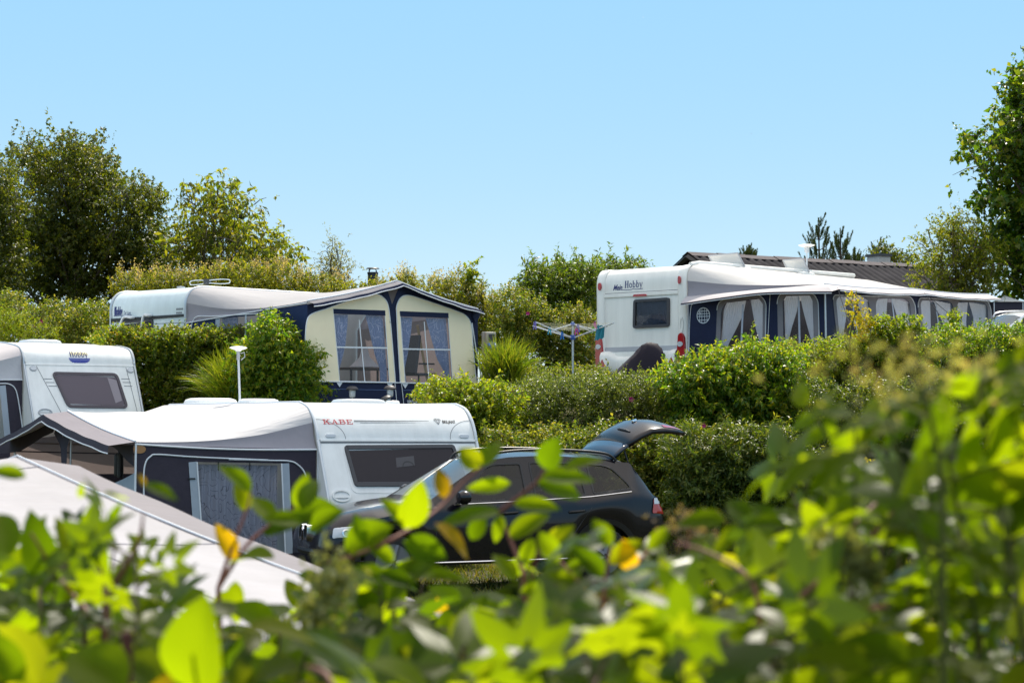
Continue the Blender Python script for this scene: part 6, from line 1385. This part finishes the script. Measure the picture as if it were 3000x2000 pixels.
t_, C, d, o = shrub("rose_bush", "broad rose bush with pink flowers below the big dark tree", "shrub", 42, [(60, 940, 80, 45), (170, 940, 90, 50), (270, 935, 70, 50), (120, 990, 140, 50), (20, 905, 40, 40), (250, 985, 90, 45)], 3000, 'rose', .055, .034, depth=1.0)
for px, py in ((63, 902), (102, 955), (100, 963), (122, 940)): rose(t_, o, px, py, 41.0)
shrub("grey_bush", "fine-leaved light bush at the left edge behind the sunrise logo caravan", "shrub", 40.5, [(25, 955, 70, 45), (110, 980, 60, 30), (-30, 960, 60, 50)], 1100, 'fresh', .035, .018, depth=.6, tl=.2)
shrub("elder_bush", "tall elder bush with upright shoots between the dryer and the upper right caravan", "shrub", 45, [(1600, 862, 70, 50), (1680, 852, 75, 48), (1720, 900, 60, 80), (1620, 930, 90, 80), (1575, 815, 24, 24), (1640, 805, 24, 26), (1700, 806, 24, 22), (1735, 815, 20, 20)], 1900, 'elder', .11, .038, depth=1.0, tl=.28, shoots=.14, lump=.34)
shrub("elder_bush", "top of an elder bush showing behind the upper right caravan's roof", "shrub", 49, [(1785, 790, 28, 26), (1850, 795, 40, 26), (1810, 830, 70, 40)], 420, 'elder', .11, .04, depth=.7, tl=.25)
t_, C, d, o = shrub("rose_bush", "dark rose bush behind the rotary dryer", "shrub", 43.2, [(1500, 900, 55, 60), (1560, 960, 80, 80), (1490, 990, 60, 80), (1640, 980, 80, 80), (1700, 1000, 45, 90), (1560, 1060, 110, 70), (1670, 1070, 70, 60)], 4600, 'rose', .055, .034, depth=.9)
rose(t_, o, 1546, 917, 42.0); add_plumes(t_, C, d, o, 14, .08)
grass_clump("feathery green grass clump in front of the electric hook-up post", 1478, 1128, 37.2, .95, .75, 900)
shrub("low_weeds", "low weeds at the foot of the rotary dryer", "plant", 38.5, [(1560, 1110, 70, 26), (1660, 1110, 90, 22), (1740, 1105, 60, 22)], 900, 'rose', .05, .03, depth=.7)

# --- left middle: clipped hedge, grass, pointed bush
r_h = np.random.default_rng(5)
shrub("clipped_hedge", "clipped hedge with yellow-orange young leaves below the pale blue caravan", "hedge", 35.3, [(x, y, 52, 50) for x in range(330, 760, 55) for y in (1010, 1060, 1115, 1170, 1220)] + [(x, 985 + (x // 55 % 3) * 4, 46, 22) for x in range(310, 760, 48)], 9500, 'hedge', .05, .034, per=9, tl=.12, depth=.55, shoots=.04, inner=.35, lump=.12, shoot_len=1.6)
grass_clump("tall bright green ornamental grass before the clipped hedge", 690, 1222, 34.1, 1.25, 1.0, 1500)
shrub("pointed_bush", "bright green pointed bush overlapping the cream awning's left edge", "shrub", 34.0, [(800, 990, 50, 46), (765, 1030, 60, 50), (840, 1030, 60, 55), (800, 1080, 110, 70), (870, 1110, 70, 80), (750, 1120, 70, 80), (840, 1180, 90, 60), (720, 1200, 80, 50), (880, 1060, 45, 50), (797, 955, 22, 24)], 4200, 'laurel', .085, .034, per=8, tl=.2, droop=.75, depth=.7, shoots=.08)

# --- right middle: shrubs on the bank below the terrace
shrub("dogwood_shrub", "fresh light green shrub right of the lower caravan's roof", "shrub", 31.0, [(1290, 1170, 60, 45), (1370, 1165, 70, 40), (1440, 1190, 70, 60), (1340, 1230, 90, 60), (1450, 1260, 80, 70), (1380, 1300, 90, 70)], 3000, 'fresh', .065, .036, per=8, tl=.2, depth=.7, shoots=.08, droop=.5)
t_, C, d, o = shrub("rugosa_rose_bush", "small-leaved grey-green rose bush in front of the rotary dryer", "shrub", 31.8, [(1600, 1150, 90, 45), (1720, 1140, 100, 42), (1840, 1140, 100, 40), (1930, 1160, 80, 55), (1560, 1210, 90, 70), (1680, 1220, 110, 80), (1820, 1210, 120, 80), (1950, 1240, 80, 80)], 7000, 'rugosa', .035, .021, per=11, tl=.13, depth=.8, shoots=.05)
rose(t_, o, 1850, 1168, 31.0); rose(t_, o, 1500, 1150, 31.2); rose(t_, o, 2062, 1245, 30.4)
shrub("cherry_laurel", "glossy drooping-leaved shrub right of the covered object", "shrub", 31.0, [(1985, 1118, 50, 45), (2085, 1078, 75, 42), (2165, 1066, 60, 48), (2240, 1068, 55, 42), (2285, 1095, 60, 55), (2040, 1135, 80, 55), (2130, 1130, 110, 80), (2230, 1160, 90, 80), (2080, 1210, 110, 60), (2290, 1220, 80, 70)], 5200, 'laurel', .085, .033, per=8, tl=.2, depth=.8, droop=.8, shoots=.09, shoot_len=1.5, lump=.36)
shrub("yellow_green_hedge", "yellow-green hedge before the long navy awning", "hedge", 33.5, [(2330, 1052, 80, 38), (2430, 1046, 80, 42), (2530, 1034, 80, 42), (2640, 1026, 80, 42), (2380, 1090, 100, 60), (2500, 1080, 110, 70), (2620, 1070, 110, 70), (2700, 1036, 60, 48)], 5600, 'fresh', .05, .028, per=9, tl=.15, depth=.8, shoots=.07)
shrub("tall_shoot", "tall leafy shoot standing above the hedge before the long navy awning", "shrub", 33.0, [(2492, 880, 8, 14), (2508, 915, 14, 26), (2530, 950, 22, 28), (2545, 985, 30, 30)], 130, 'yellow', .05, .026, depth=.15, stems=3)
for px, py, lab in ((2582, 948, "bushy leafy shoot on the hedge before the long navy awning"), (2640, 950, "small leafy shoot right of the bushy shoot on the hedge"), (2685, 955, "leafy shoot under the far end of the long navy awning"), (2790, 940, "leafy shoot at the front of the white car")):
    shrub("leafy_shoot", lab, "shrub", 33.0, [(px, py, 16, 18), (px + 3, py + 30, 24, 24), (px, py + 60, 30, 26)], 120, 'fresh', .065, .034, depth=.2, stems=2, tl=.14)
shrub("evergreen_hedge", "dense green hedge at the right below the white car", "hedge", 32.5, [(2780, 1008, 80, 38), (2880, 1008, 90, 42), (2970, 1008, 80, 48), (2800, 1060, 110, 70), (2930, 1070, 120, 80), (3040, 1060, 80, 90), (2850, 1150, 130, 80), (2980, 1160, 110, 90)], 6500, 'laurel', .05, .028, per=9, tl=.15, depth=.9, shoots=.07)
t_, C, d, o = shrub("bramble_bank", "dark bramble and rose growth on the bank behind the raised tailgate", "shrub", 30.0, [(1480, 1330, 90, 70), (1600, 1320, 100, 60), (1720, 1320, 110, 60), (1850, 1310, 110, 60), (1960, 1330, 100, 70), (1560, 1400, 120, 70), (1700, 1410, 130, 80), (1850, 1400, 130, 90), (1960, 1430, 100, 100)], 7500, 'rose', .05, .032, per=9, tl=.15, depth=.6, shoots=.04)
rose(t_, o, 2060, 1245, 29.2)
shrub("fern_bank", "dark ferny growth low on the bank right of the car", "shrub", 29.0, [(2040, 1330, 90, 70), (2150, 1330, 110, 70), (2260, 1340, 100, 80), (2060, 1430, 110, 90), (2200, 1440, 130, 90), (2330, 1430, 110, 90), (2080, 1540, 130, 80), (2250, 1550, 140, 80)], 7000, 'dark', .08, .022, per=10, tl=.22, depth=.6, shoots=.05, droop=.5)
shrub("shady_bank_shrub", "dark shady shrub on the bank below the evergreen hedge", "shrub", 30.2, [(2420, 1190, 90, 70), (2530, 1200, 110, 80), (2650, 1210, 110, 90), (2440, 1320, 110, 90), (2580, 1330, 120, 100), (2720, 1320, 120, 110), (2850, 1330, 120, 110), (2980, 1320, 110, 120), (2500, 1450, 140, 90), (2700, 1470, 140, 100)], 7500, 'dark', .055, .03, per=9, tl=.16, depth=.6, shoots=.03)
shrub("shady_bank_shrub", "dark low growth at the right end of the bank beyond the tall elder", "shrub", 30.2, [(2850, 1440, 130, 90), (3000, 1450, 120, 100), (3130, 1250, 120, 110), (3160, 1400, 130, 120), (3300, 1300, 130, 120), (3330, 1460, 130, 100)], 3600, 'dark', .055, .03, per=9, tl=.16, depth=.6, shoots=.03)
shrub("yellow_seedling", "small yellow-leaved seedling low on the dark bank", "plant", 28.6, [(2545, 1385, 22, 20), (2595, 1395, 24, 22), (2570, 1410, 40, 18)], 130, 'yellow', .05, .034, depth=.2, stems=3)
# lawn blades round the car
r = np.random.default_rng(77); n = 52000; x = r.uniform(-4.0, 10.5, n); y = r.uniform(14.5, 29, n); z = np.array([T(a, b) for a, b in zip(x, y)]); b = np.stack([x, y, z - .01], 1); tip = b + np.stack([r.normal(size=n) * .04, r.normal(size=n) * .04, .04 + .07 * r.random(n)], 1)
V, F = blades(None, None, b, tip, .005 + .003 * r.random((n, 1)), .01, r); lo = add("lawn", np_mesh("lawn", V, F), LM['lawn']); setp(lo, "short mown grass around the parked black car", "grass", kind="stuff")

# ---------------------------------------------------------------- plants close to the camera
LN = {
 'oval': leafmat("near_round_leaves", [(0, (0.064, 0.120, 0.005)), (.5, (0.128, 0.200, 0.006)), (.93, (0.184, 0.248, 0.008)), (.98, (0.256, 0.224, 0.012)), (1, (0.320, 0.144, 0.016))], .62, 2.25, .6, .14, dk=.42),
 'maple': leafmat("near_lobed_leaves", [(0, (0.055, 0.101, 0.006)), (.5, (0.117, 0.179, 0.007)), (1, (0.179, 0.226, 0.011))], .56, 1.95, .42, .7, dk=.42),
 'elder': leafmat("near_long_leaves", [(0, (0.070, 0.125, 0.005)), (.6, (0.125, 0.187, 0.006)), (1, (0.172, 0.218, 0.009))], .6, 2.2, .6, .1, dk=.42),
 'bramble': leafmat("near_bramble_leaves", [(0, (0.039, 0.078, 0.008)), (.5, (0.086, 0.133, 0.008)), (.9, (0.140, 0.172, 0.011)), (1, (0.234, 0.172, 0.016))], .58, 2.3, .5, .3, dk=.42),
 'shade': leafmat("near_painted_shade_leaves", [(0, (.008, .018, .002)), (.6, (.018, .034, .003)), (1, (.04, .06, .005))], .35, 2.0, .6, .1),  # shadow in the gaps between near leaves, painted as a darker leaf colour
 'gloss': leafmat("near_glossy_lobed_leaves", [(0, (.05, .10, .010)), (1, (.13, .19, .012))], .5, 2.5, .33, 1.6, dk=.6),
 'grey': leafmat("near_grey_buds", [(0, (.20, .24, .14)), (1, (.34, .37, .24))], .3, 1.2, .6),
 'yellowing': leafmat("near_yellowing_leaves", [(0, (.30, .24, .01)), (1, (.42, .22, .012))], .5, 1.9, .4),
 'beige': leafmat("near_beige_flowers", [(0, (.26, .27, .22)), (.7, (.34, .34, .32)), (1, (.32, .26, .30))], .5, 1.5, .8),
 'pinkish': leafmat("near_pinkish_flowers", [(0, (.22, .17, .24)), (1, (.34, .27, .36))], .4, 1.3, .8),
}
class LeafSet:
    def __init__(s): s.v = []; s.f = []
    def leaf(s, b, a, n, ln, wd, kind, curl=.22, fold=.35):
        a = a.normalized(); sd = a.cross(n)
        if sd.length < 1e-4: sd = a.cross(Vector((.3, .2, 1)))
        sd.normalize(); n = sd.cross(a).normalized(); k0 = len(s.v)
        if kind == 'maple':                                        # five pointed lobes
            c = b + a * ln * .32; na, nr = 40, 3; s.v.append(tuple(c))
            for q in range(1, nr + 1):
                for i in range(na):
                    th = 2 * math.pi * i / na; best = .30 + .03 * math.cos(7 * th)
                    for la, lr, lw in ((0, .68, .42), (.95, .58, .36), (-.95, .58, .36), (1.95, .44, .30), (-1.95, .44, .30)):
                        d = abs((th - la + math.pi) % (2 * math.pi) - math.pi)
                        if d < lw: best = max(best, lr - (lr - .29) * (d / lw) ** .85 + .015 * math.sin(d * 40))
                    if abs(th - math.pi) < .25: best = .16
                    rr = best * ln * q / nr; x, y = math.cos(th) * rr, math.sin(th) * rr * wd / ln * 1.15; z = -curl * (x * x + 1.4 * y * y) / ln + .05 * abs(y) + .012 * ln * math.cos(5 * th) * q
                    s.v.append(tuple(c + a * x + sd * y + n * z))
            for i in range(na):
                j = (i + 1) % na; s.f.append((k0, k0 + 1 + i, k0 + 1 + j, k0 + 1 + j))
                for q in range(nr - 1): o = k0 + 1 + q * na; s.f.append((o + i, o + na + i, o + na + j, o + j))
            return
        nu, nv = 8, 4
        for i in range(nu + 1):
            t = i / nu
            w_ = {'oval': math.sin(math.pi * min(1, t ** .82)) ** .75 if 0 < t < 1 else .02, 'elder': math.sin(math.pi * t ** .75) ** .9 * (1 + .07 * (-1) ** i) if 0 < t < 1 else .02, 'bramble': math.sin(math.pi * t ** .7) ** .8 * (1 + .09 * (-1) ** i) if 0 < t < 1 else .02}[kind]
            for j in range(nv + 1):
                q = 2 * j / nv - 1; s.v.append(tuple(b + a * ln * (t - .12 * curl * t * t) + sd * q * w_ * wd / 2 + n * (fold * abs(q) * w_ * wd * .35 - curl * ln * t * t + .02 * wd * math.sin(9 * t + 3 * q))))
        for i in range(nu):
            for j in range(nv): o = k0 + i * (nv + 1) + j; s.f.append((o, o + 1, o + nv + 2, o + nv + 1))
    def build(s, name, m, parent, org):
        V = np.array(s.v) - np.array(org); F = np.array(s.f); me = np_mesh(name, V, F); me.validate(); smooth(me, 180); return add(name, me, m, parent)
rn = np.random.default_rng(41)
TOP = I_([(-300, 1640), (-50, 1650), (150, 1700), (350, 1690), (520, 1760), (680, 1720), (820, 1800), (950, 1740), (1100, 1690), (1250, 1710), (1450, 1700), (1620, 1640), (1750, 1600), (1950, 1560), (2150, 1540), (2300, 1440), (2400, 1290), (2550, 1230), (2700, 1120), (2850, 1110), (3000, 1150), (3300, 1150)])
CAMV = Vector((0, 0, CAMZ))
def near_plant(name, label, species, x0, x1, n, Y0, Y1, lift=(-20, 260), ll=.075, lr=.62, mat_=None, per=13, length=.62, flowers=None, cat="plant", up=.55):
    xm, Ym = (x0 + x1) / 2, (Y0 + Y1) / 2; gx = (xm - 1500) / FPX * Ym; org = Vector((gx, Ym, T(gx, Ym))); t_ = thing(name, label, cat, org); S, st = LeafSet(), MB(); heads = []
    for i in range(n):
        px = x0 + (x1 - x0) * (i + rn.random()) / n; Y = Y0 + (Y1 - Y0) * rn.random(); py = TOP(px) + lift[0] + (lift[1] - lift[0]) * rn.random() ** 1.3; tip = at(px, py, Y)
        g = Vector((tip.x + rn.normal() * .12, Y + rn.normal() * .1, T(tip.x, Y))); md = g.lerp(tip, .55) + Vector((rn.normal() * .05, rn.normal() * .05, 0)); pts = spline([g, md, tip], 12); st.tube(pts, list(np.linspace(.0042, .0018, len(pts))), 6); heads.append(tip)
        tot = sum((pts[k + 1] - pts[k]).length for k in range(len(pts) - 1)); az = rn.random() * 6.28
        for k in range(per):
            d = length * (k / per) * (.8 + .4 * rn.random()); t = max(0, 1 - d / tot); q = t * (len(pts) - 1); j = min(int(q), len(pts) - 2); b = pts[j].lerp(pts[j + 1], q - j); az += 2.4 + rn.normal() * .3
            el = up - .5 * k / per + rn.normal() * .25; a = Vector((math.cos(az) * math.cos(el), math.sin(az) * math.cos(el), math.sin(el))); toc = (CAMV - b).normalized()
            nn = Vector((0, 0, .6)) + toc * (.25 + .65 * rn.random()) + Vector(rn.normal(size=3)) * .35; sz = ll * (.55 + .65 * rn.random()) * (.62 + .38 * min(1, (k + 1) / 3))
            pet = b + a * sz * (.5 if species == 'maple' else .15); st.tube([b, pet], [.0018, .0014], 5)
            if species == 'elder':
                for m_ in range(5):                                # compound leaf of five leaflets
                    f = .2 + .2 * (m_ // 2); sg = 1 if m_ % 2 else -1; a2 = (a + a.cross(nn).normalized() * sg * .9).normalized() if m_ < 4 else a
                    S.leaf(b + a * sz * 2.2 * f, a2, nn, sz * (.9 if m_ < 4 else 1.05), sz * .42, 'elder', .25 + .2 * rn.random())
                st.tube([b, b + a * sz * 1.4], [.0018, .0012], 5)
            else: S.leaf(pet, a, nn, sz, sz * lr * (.85 + .3 * rn.random()), species, .15 + .35 * rn.random())
    S.build("leaves", LN[mat_ or species], t_, org)
    s2 = MB(); s2.raw([Vector(v) - org for v in st.v], st.f); s2.build("stems", M['twig'] if species in ('oval', 'maple') else M['twig_green'], t_)
    return t_, org, heads
NP = near_plant
NP("foreground_shrub", "leafy shrub filling the bottom left corner before the pale awning", 'oval', -150, 330, 12, 2.7, 3.5, ll=.125)
NP("foreground_shrub", "broad-leaved shrub rising before the pale awning roof left of the brown stake", 'maple', 120, 420, 7, 2.5, 3.0, lift=(-110, 60), ll=.135, lr=.95, per=7)
NP("foreground_shrub", "round-leaved shrub between the brown stake and the grey budded stalk", 'oval', 380, 900, 15, 2.8, 3.6, ll=.105)
NP("foreground_bramble", "dark bramble low in front of the pale awning's near corner", 'bramble', 500, 1250, 18, 2.6, 3.4, lift=(90, 330), ll=.095, lr=.66)
NP("foreground_shrub", "round-leaved shrub below the black car's front", 'oval', 900, 1550, 17, 2.9, 3.7, ll=.105)
NP("foreground_bramble", "bramble with glossy leaves at the bottom centre of the photo", 'bramble', 1150, 1800, 13, 2.6, 3.2, lift=(90, 340), ll=.10, lr=.7)
NP("maple_sapling", "maple sapling with big glossy lobed leaves below the black car's tail", 'maple', 1640, 2150, 5, 2.7, 3.1, lift=(140, 360), ll=.155, lr=1.0, per=7)
NP("foreground_shrub", "small-leaved shrub below the pinkish flower head", 'bramble', 1850, 2400, 10, 2.9, 3.8, lift=(60, 320), ll=.09, lr=.62)
NP("maple_sapling", "maple sapling with pale lobed leaves at the lower right", 'maple', 2250, 2800, 5, 2.7, 3.1, lift=(160, 420), ll=.17, lr=1.0, per=7)
NP("foreground_elder", "tall blurred elder stems with drooping long leaflets at the right", 'elder', 2540, 3050, 6, 2.0, 2.4, lift=(10, 130), ll=.085, per=8, up=.35)
NP("foreground_shrub", "upright leafy stems left of the tall blurred elder", 'elder', 2330, 2520, 3, 2.3, 2.7, lift=(-40, 60), ll=.07, per=9)
NP("maple_sapling", "maple sapling filling the bottom right corner of the photo", 'maple', 2700, 3250, 7, 2.2, 2.7, lift=(280, 600), ll=.16, lr=1.0, per=8)
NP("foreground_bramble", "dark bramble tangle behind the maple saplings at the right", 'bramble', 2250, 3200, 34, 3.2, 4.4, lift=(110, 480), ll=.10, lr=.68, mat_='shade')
NP("foreground_shrub", "shade-coloured undergrowth behind the bramble at the bottom centre", 'oval', 1000, 2300, 40, 3.8, 4.8, lift=(90, 340), ll=.115, mat_='shade')
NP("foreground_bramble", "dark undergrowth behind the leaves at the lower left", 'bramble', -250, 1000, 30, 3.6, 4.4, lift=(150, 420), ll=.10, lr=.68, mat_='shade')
NP("foreground_bramble", "undergrowth along the bottom edge left of centre", 'bramble', -100, 1100, 20, 2.1, 2.6, lift=(260, 420), ll=.11, lr=.7, length=.35)
NP("foreground_bramble", "undergrowth along the bottom edge right of centre", 'maple', 1100, 2500, 11, 2.0, 2.4, lift=(330, 460), ll=.13, lr=1.0, length=.35)

# arching twig in front of the car, leaf by leaf
def twig_plant(label, Y, branches, leaves, m='oval', special=(), mat_=None):
    p0 = at(*branches[0][0], Y); org = Vector((p0.x, Y, T(p0.x, Y))); t_ = thing("foreground_twig", label, "plant", org); S, S2, st = LeafSet(), LeafSet(), MB()
    for B in branches: pts = spline([at(x, y, Y + .06 * math.sin(x * .01)) for x, y in B], 6); st.tube([p - org for p in pts], list(np.linspace(.0042, .0016, len(pts))), 6)
    g = at(*branches[0][0], Y); st.tube([Vector((0, 0, 0)), (g - org) * .5 + Vector((.03, 0, 0)), g - org], [.008, .006, .0042], 7)
    for i, lf in enumerate(leaves):
        bx, by, tx, ty, wr = lf[:5]; fl = lf[5] if len(lf) > 5 else 0
        b = at(bx, by, Y + .06 * math.sin(bx * .01)); e = at(tx, ty, Y + .06 * math.sin(bx * .01) + rn.normal() * .02); a = e - b; toc = (CAMV - b).normalized(); nn = toc * .8 + Vector((0, 0, .55)) + Vector(rn.normal(size=3)) * .22
        if fl: nn = toc * (1 - fl) * .8 + Vector((0, 0, 1)) + Vector(rn.normal(size=3)) * .08
        (S2 if i in special else S).leaf(b, a, nn, a.length * (1.06 if m != 'maple' else 1.25), a.length * wr * (1 if m != 'maple' else 1.3), m, .10 + .15 * rn.random() + (.15 if fl else 0), .5)
    S.build("leaves", LN[mat_ or m], t_, org)
    if S2.v: S2.build("yellowing_leaf", LN['yellowing'], t_, org)
    st.build("stems", M['twig_red'], t_)
cx = lambda P: [(800 + a / 1.8092, 1150 + b / 1.8092) + tuple(() for _ in ()) for a, b in P]
def cl(*v): a = cx([(v[0], v[1]), (v[2], v[3])]); return (*a[0], *a[1], v[4])
twig_plant("arching twig with rounded bright green leaves crossing the black car", 3.0,
  [cx([(1330, 960), (1290, 860), (1240, 740), (1190, 640)]), cx([(300, 900), (470, 850), (620, 780), (760, 700), (900, 590), (1010, 470), (1110, 390)]), cx([(1190, 640), (1290, 560), (1400, 470), (1440, 400)])],
  [cl(1110, 390, 1195, 245, .68), cl(1095, 405, 995, 290, .78), cl(1440, 405, 1500, 245, .8), cl(1535, 410, 1735, 335, .5), cl(1420, 450, 1700, 440, .42), cl(1400, 480, 1660, 530, .4), cl(905, 560, 885, 395, .55), cl(700, 720, 790, 490, .62), cl(690, 690, 595, 560, .62), cl(1220, 630, 870, 665, .36), cl(1260, 480, 1030, 500, .36), cl(1275, 590, 1510, 590, .42), cl(1250, 770, 1450, 630, .5), cl(860, 690, 1050, 855, .52), cl(690, 790, 920, 860, .62), cl(380, 830, 610, 700, .72), cl(480, 800, 440, 640, .5), cl(190, 730, 345, 610, .6), cl(150, 620, 225, 440, .5), cl(150, 690, -40, 650, .6), cl(700, 960, 1035, 965, .34), cl(1210, 650, 1180, 780, .5), cl(1050, 780, 1120, 640, .6), cl(600, 1010, 430, 900, .6), cl(560, 960, 760, 1010, .55), cl(640, 900, 520, 800, .6), cl(760, 880, 640, 980, .5)], special=(13,))
twig_plant("leafy twig with a few round leaves before the charcoal awning's window", 3.1,
  [[(640, 1720), (680, 1600), (720, 1500), (735, 1440)], [(640, 1720), (720, 1600), (800, 1530), (870, 1480)]],
  [(735, 1440, 655, 1355, .55), (720, 1500, 700, 1395, .5), (770, 1560, 880, 1520, .55), (800, 1530, 740, 1450, .6), (870, 1490, 900, 1390, .55), (850, 1510, 980, 1480, .6), (690, 1640, 640, 1540, .5), (680, 1650, 780, 1600, .5), (690, 1700, 690, 1820, .5)])
twig_plant("bright round-leaved twigs under the black car's rear door", 2.9,
  [[(1560, 1900), (1550, 1780), (1560, 1680), (1590, 1580)], [(1560, 1800), (1640, 1700), (1720, 1610)]],
  [cl(1320, 905, 1380, 775, .62), cl(1425, 850, 1580, 700, .5), cl(1440, 890, 1760, 720, .28), cl(1390, 960, 1310, 860, .5), cl(1480, 1010, 1300, 1050, .4), cl(1560, 900, 1640, 760, .5), cl(1500, 1080, 1740, 1060, .4)])
# grey budded stalk
def stalk(label, pts, Y, m, stem, nb, sz, rad, name="budded_stalk", frac=.5, scale=(1, 1, 1)):
    P = spline([at(x, y, Y) for x, y in pts], 8); org = Vector((P[0].x, Y, T(P[0].x, Y))); t_ = thing(name, label, "plant", org); MB().tube([Vector((0, 0, 0))] + [p - org for p in P], [.005] + list(np.linspace(.0035, .0015, len(P))), 7).build("stem", M[stem], t_)
    r = np.random.default_rng(int(pts[0][0])); k0 = int(len(P) * (1 - frac)); C = np.array([P[r.integers(k0, len(P))] for _ in range(nb)]) + r.normal(size=(nb, 3)) * rad * np.array(scale); V, F = leaf_arrays(C, r.normal(size=C.shape), r.normal(size=C.shape), np.full(nb, sz), np.full(nb, sz * .7), .3, .3); add("flower_head", np_mesh("flower_head", V - np.array(org), F), LN[m], t_)["kind"] = "stuff"
stalk("grey-green stalk set with woolly buds left of the black car's front", [(850, 2080), (900, 1900), (945, 1760), (985, 1660)], 2.6, 'grey', 'twig_green', 260, .016, .016, frac=.55)
stalk("upright plant with a pinkish-brown flower head right of the black car", [(2010, 1800), (2015, 1650), (2020, 1520)], 2.8, 'pinkish', 'twig_red', 90, .011, .018, name="flowering_plant", frac=.12, scale=(1.3, 1, .6))
stalk("blurred beige feathery flower head above the tall elder at the right", [(2760, 1400), (2720, 1200), (2680, 1075)], 1.9, 'beige', 'twig_green', 190, .010, .05, name="flowering_plant", frac=.12, scale=(1.1, .9, .35))
stalk("pale arching grass seed head over the lower right maple leaves", [(2020, 1820), (2200, 1700), (2360, 1620), (2480, 1600), (2550, 1680)], 2.2, 'grey', 'twig_green', 240, .016, .008, name="grass_stalk", frac=.45)
for px, py, w_, Y, lab in ((372, 1850, 34, 2.3, "thick rusty brown stake at the lower left"), (1278, 1870, 22, 2.4, "rusty brown stake left of a thinner pair at the bottom centre"), (1362, 1880, 24, 2.5, "middle rusty brown stake at the bottom centre"), (1440, 1890, 20, 2.6, "rightmost thin rusty brown stake at the bottom centre")):
    p = at(px, py, Y); zg = T(p.x, Y); o = MB().tube([(0, 0, 0), (.01, 0, (p.z - zg) * .5), (0, 0, p.z - zg)], w_ * mpp(Y) * .5, 8).build("rusty_stake", M['rust'], None); o.location = (p.x, Y, zg); setp(o, lab, "stake", "rusty stakes in the foreground")

lx_ = lambda *v: (v[0] / 1.96, 1300 + v[1] / 1.96, v[2] / 1.96, 1300 + v[3] / 1.96, v[4])
twig_plant("broad light green leaves standing before the pale awning roof at the left", 2.6,
  [[(300, 1990), (310, 1850), (300, 1680), (260, 1560)], [(310, 1850), (180, 1700), (90, 1560)], [(305, 1760), (400, 1600), (420, 1500)]],
  [lx_(560, 900, 500, 380, .42), lx_(520, 800, 330, 420, .35), lx_(300, 860, 160, 400, .45), lx_(200, 900, 330, 580, .4), lx_(60, 640, -20, 360, .5), lx_(830, 230, 1010, 300, .38), lx_(830, 240, 800, 170, .5), lx_(600, 290, 740, 300, .4), lx_(460, 310, 470, 230, .5), lx_(620, 480, 690, 340, .4), lx_(150, 190, -60, 130, .4), lx_(720, 800, 920, 740, .35), lx_(360, 900, 540, 800, .5), lx_(240, 1000, 120, 820, .5)])

def c8(*v): return (1500 + v[0] / .896, 1172 + v[1] / .896, 1500 + v[2] / .896, 1172 + v[3] / .896) + tuple(v[4:])
twig_plant("branch of big lobed leaves with whitish sheen at the lower right", 2.35,
  [[(2250, 2040), (2230, 1850), (2200, 1700), (2080, 1620), (1980, 1590)], [(2230, 1850), (2400, 1700), (2560, 1560), (2640, 1470)], [(2230, 1900), (2450, 1800), (2700, 1770), (2760, 1790)]],
  [c8(500, 420, 235, 470, .8, .9), c8(640, 505, 930, 525, .8, .9), c8(980, 305, 1195, 385, .7, .85), c8(1150, 440, 960, 470, .8, .9), c8(1110, 555, 1345, 650, .6, .8), c8(1000, 640, 1130, 720, .7, .8), c8(520, 660, 740, 735, .6, .85), c8(250, 335, 75, 415, .5, .85)], 'maple', mat_='gloss')
twig_plant("branch of bright lobed leaves lit from behind at the lower right", 2.45,
  [[(2340, 2040), (2330, 1850), (2420, 1640), (2560, 1480), (2660, 1430)], [(2330, 1850), (2260, 1760), (2250, 1700)]],
  [c8(1010, 235, 800, 300, .7), c8(1050, 250, 1275, 300, .75), c8(680, 500, 670, 650, .95), c8(370, 420, 430, 540, .9), c8(650, 300, 600, 400, .8), c8(880, 300, 850, 190, .7), c8(1130, 590, 1230, 720, .8), c8(200, 640, 380, 700, .7), c8(60, 560, 200, 500, .7), c8(1250, 420, 1180, 330, .7)], 'maple')
def c7(*v): return (v[0] / .896, 1172 + v[1] / .896, v[2] / .896, 1172 + v[3] / .896) + tuple(v[4:])
twig_plant("big soft leaves at the bottom edge left of centre", 2.15,
  [[(600, 2080), (590, 1960), (580, 1860)], [(1000, 2080), (960, 1980), (900, 1950)]],
  [c7(520, 770, 505, 540, .75), c7(640, 600, 820, 590, .5, .7), c7(1180, 735, 800, 745, .45, .85), c7(960, 690, 1180, 745, .6, .8), c7(330, 760, 180, 640, .6), c7(60, 740, -40, 600, .5)], 'oval')

twig_plant("leafy twigs hiding the black car's rear wheel", 2.85,
  [[(1760, 1960), (1765, 1800), (1775, 1680), (1790, 1600)], [(1765, 1800), (1690, 1700), (1640, 1640)], [(1770, 1760), (1850, 1670), (1900, 1610)]],
  [(1790, 1600, 1740, 1520, .6), (1780, 1650, 1880, 1580, .5), (1775, 1690, 1690, 1600, .5), (1700, 1710, 1600, 1680, .5), (1640, 1640, 1580, 1560, .6), (1660, 1665, 1720, 1640, .5), (1850, 1670, 1830, 1590, .55), (1900, 1610, 1960, 1540, .5), (1870, 1650, 1960, 1660, .5), (1770, 1740, 1860, 1740, .5), (1765, 1780, 1660, 1780, .5), (1690, 1705, 1640, 1760, .5), (1500 + 10, 1700, 1450, 1620, .6)])
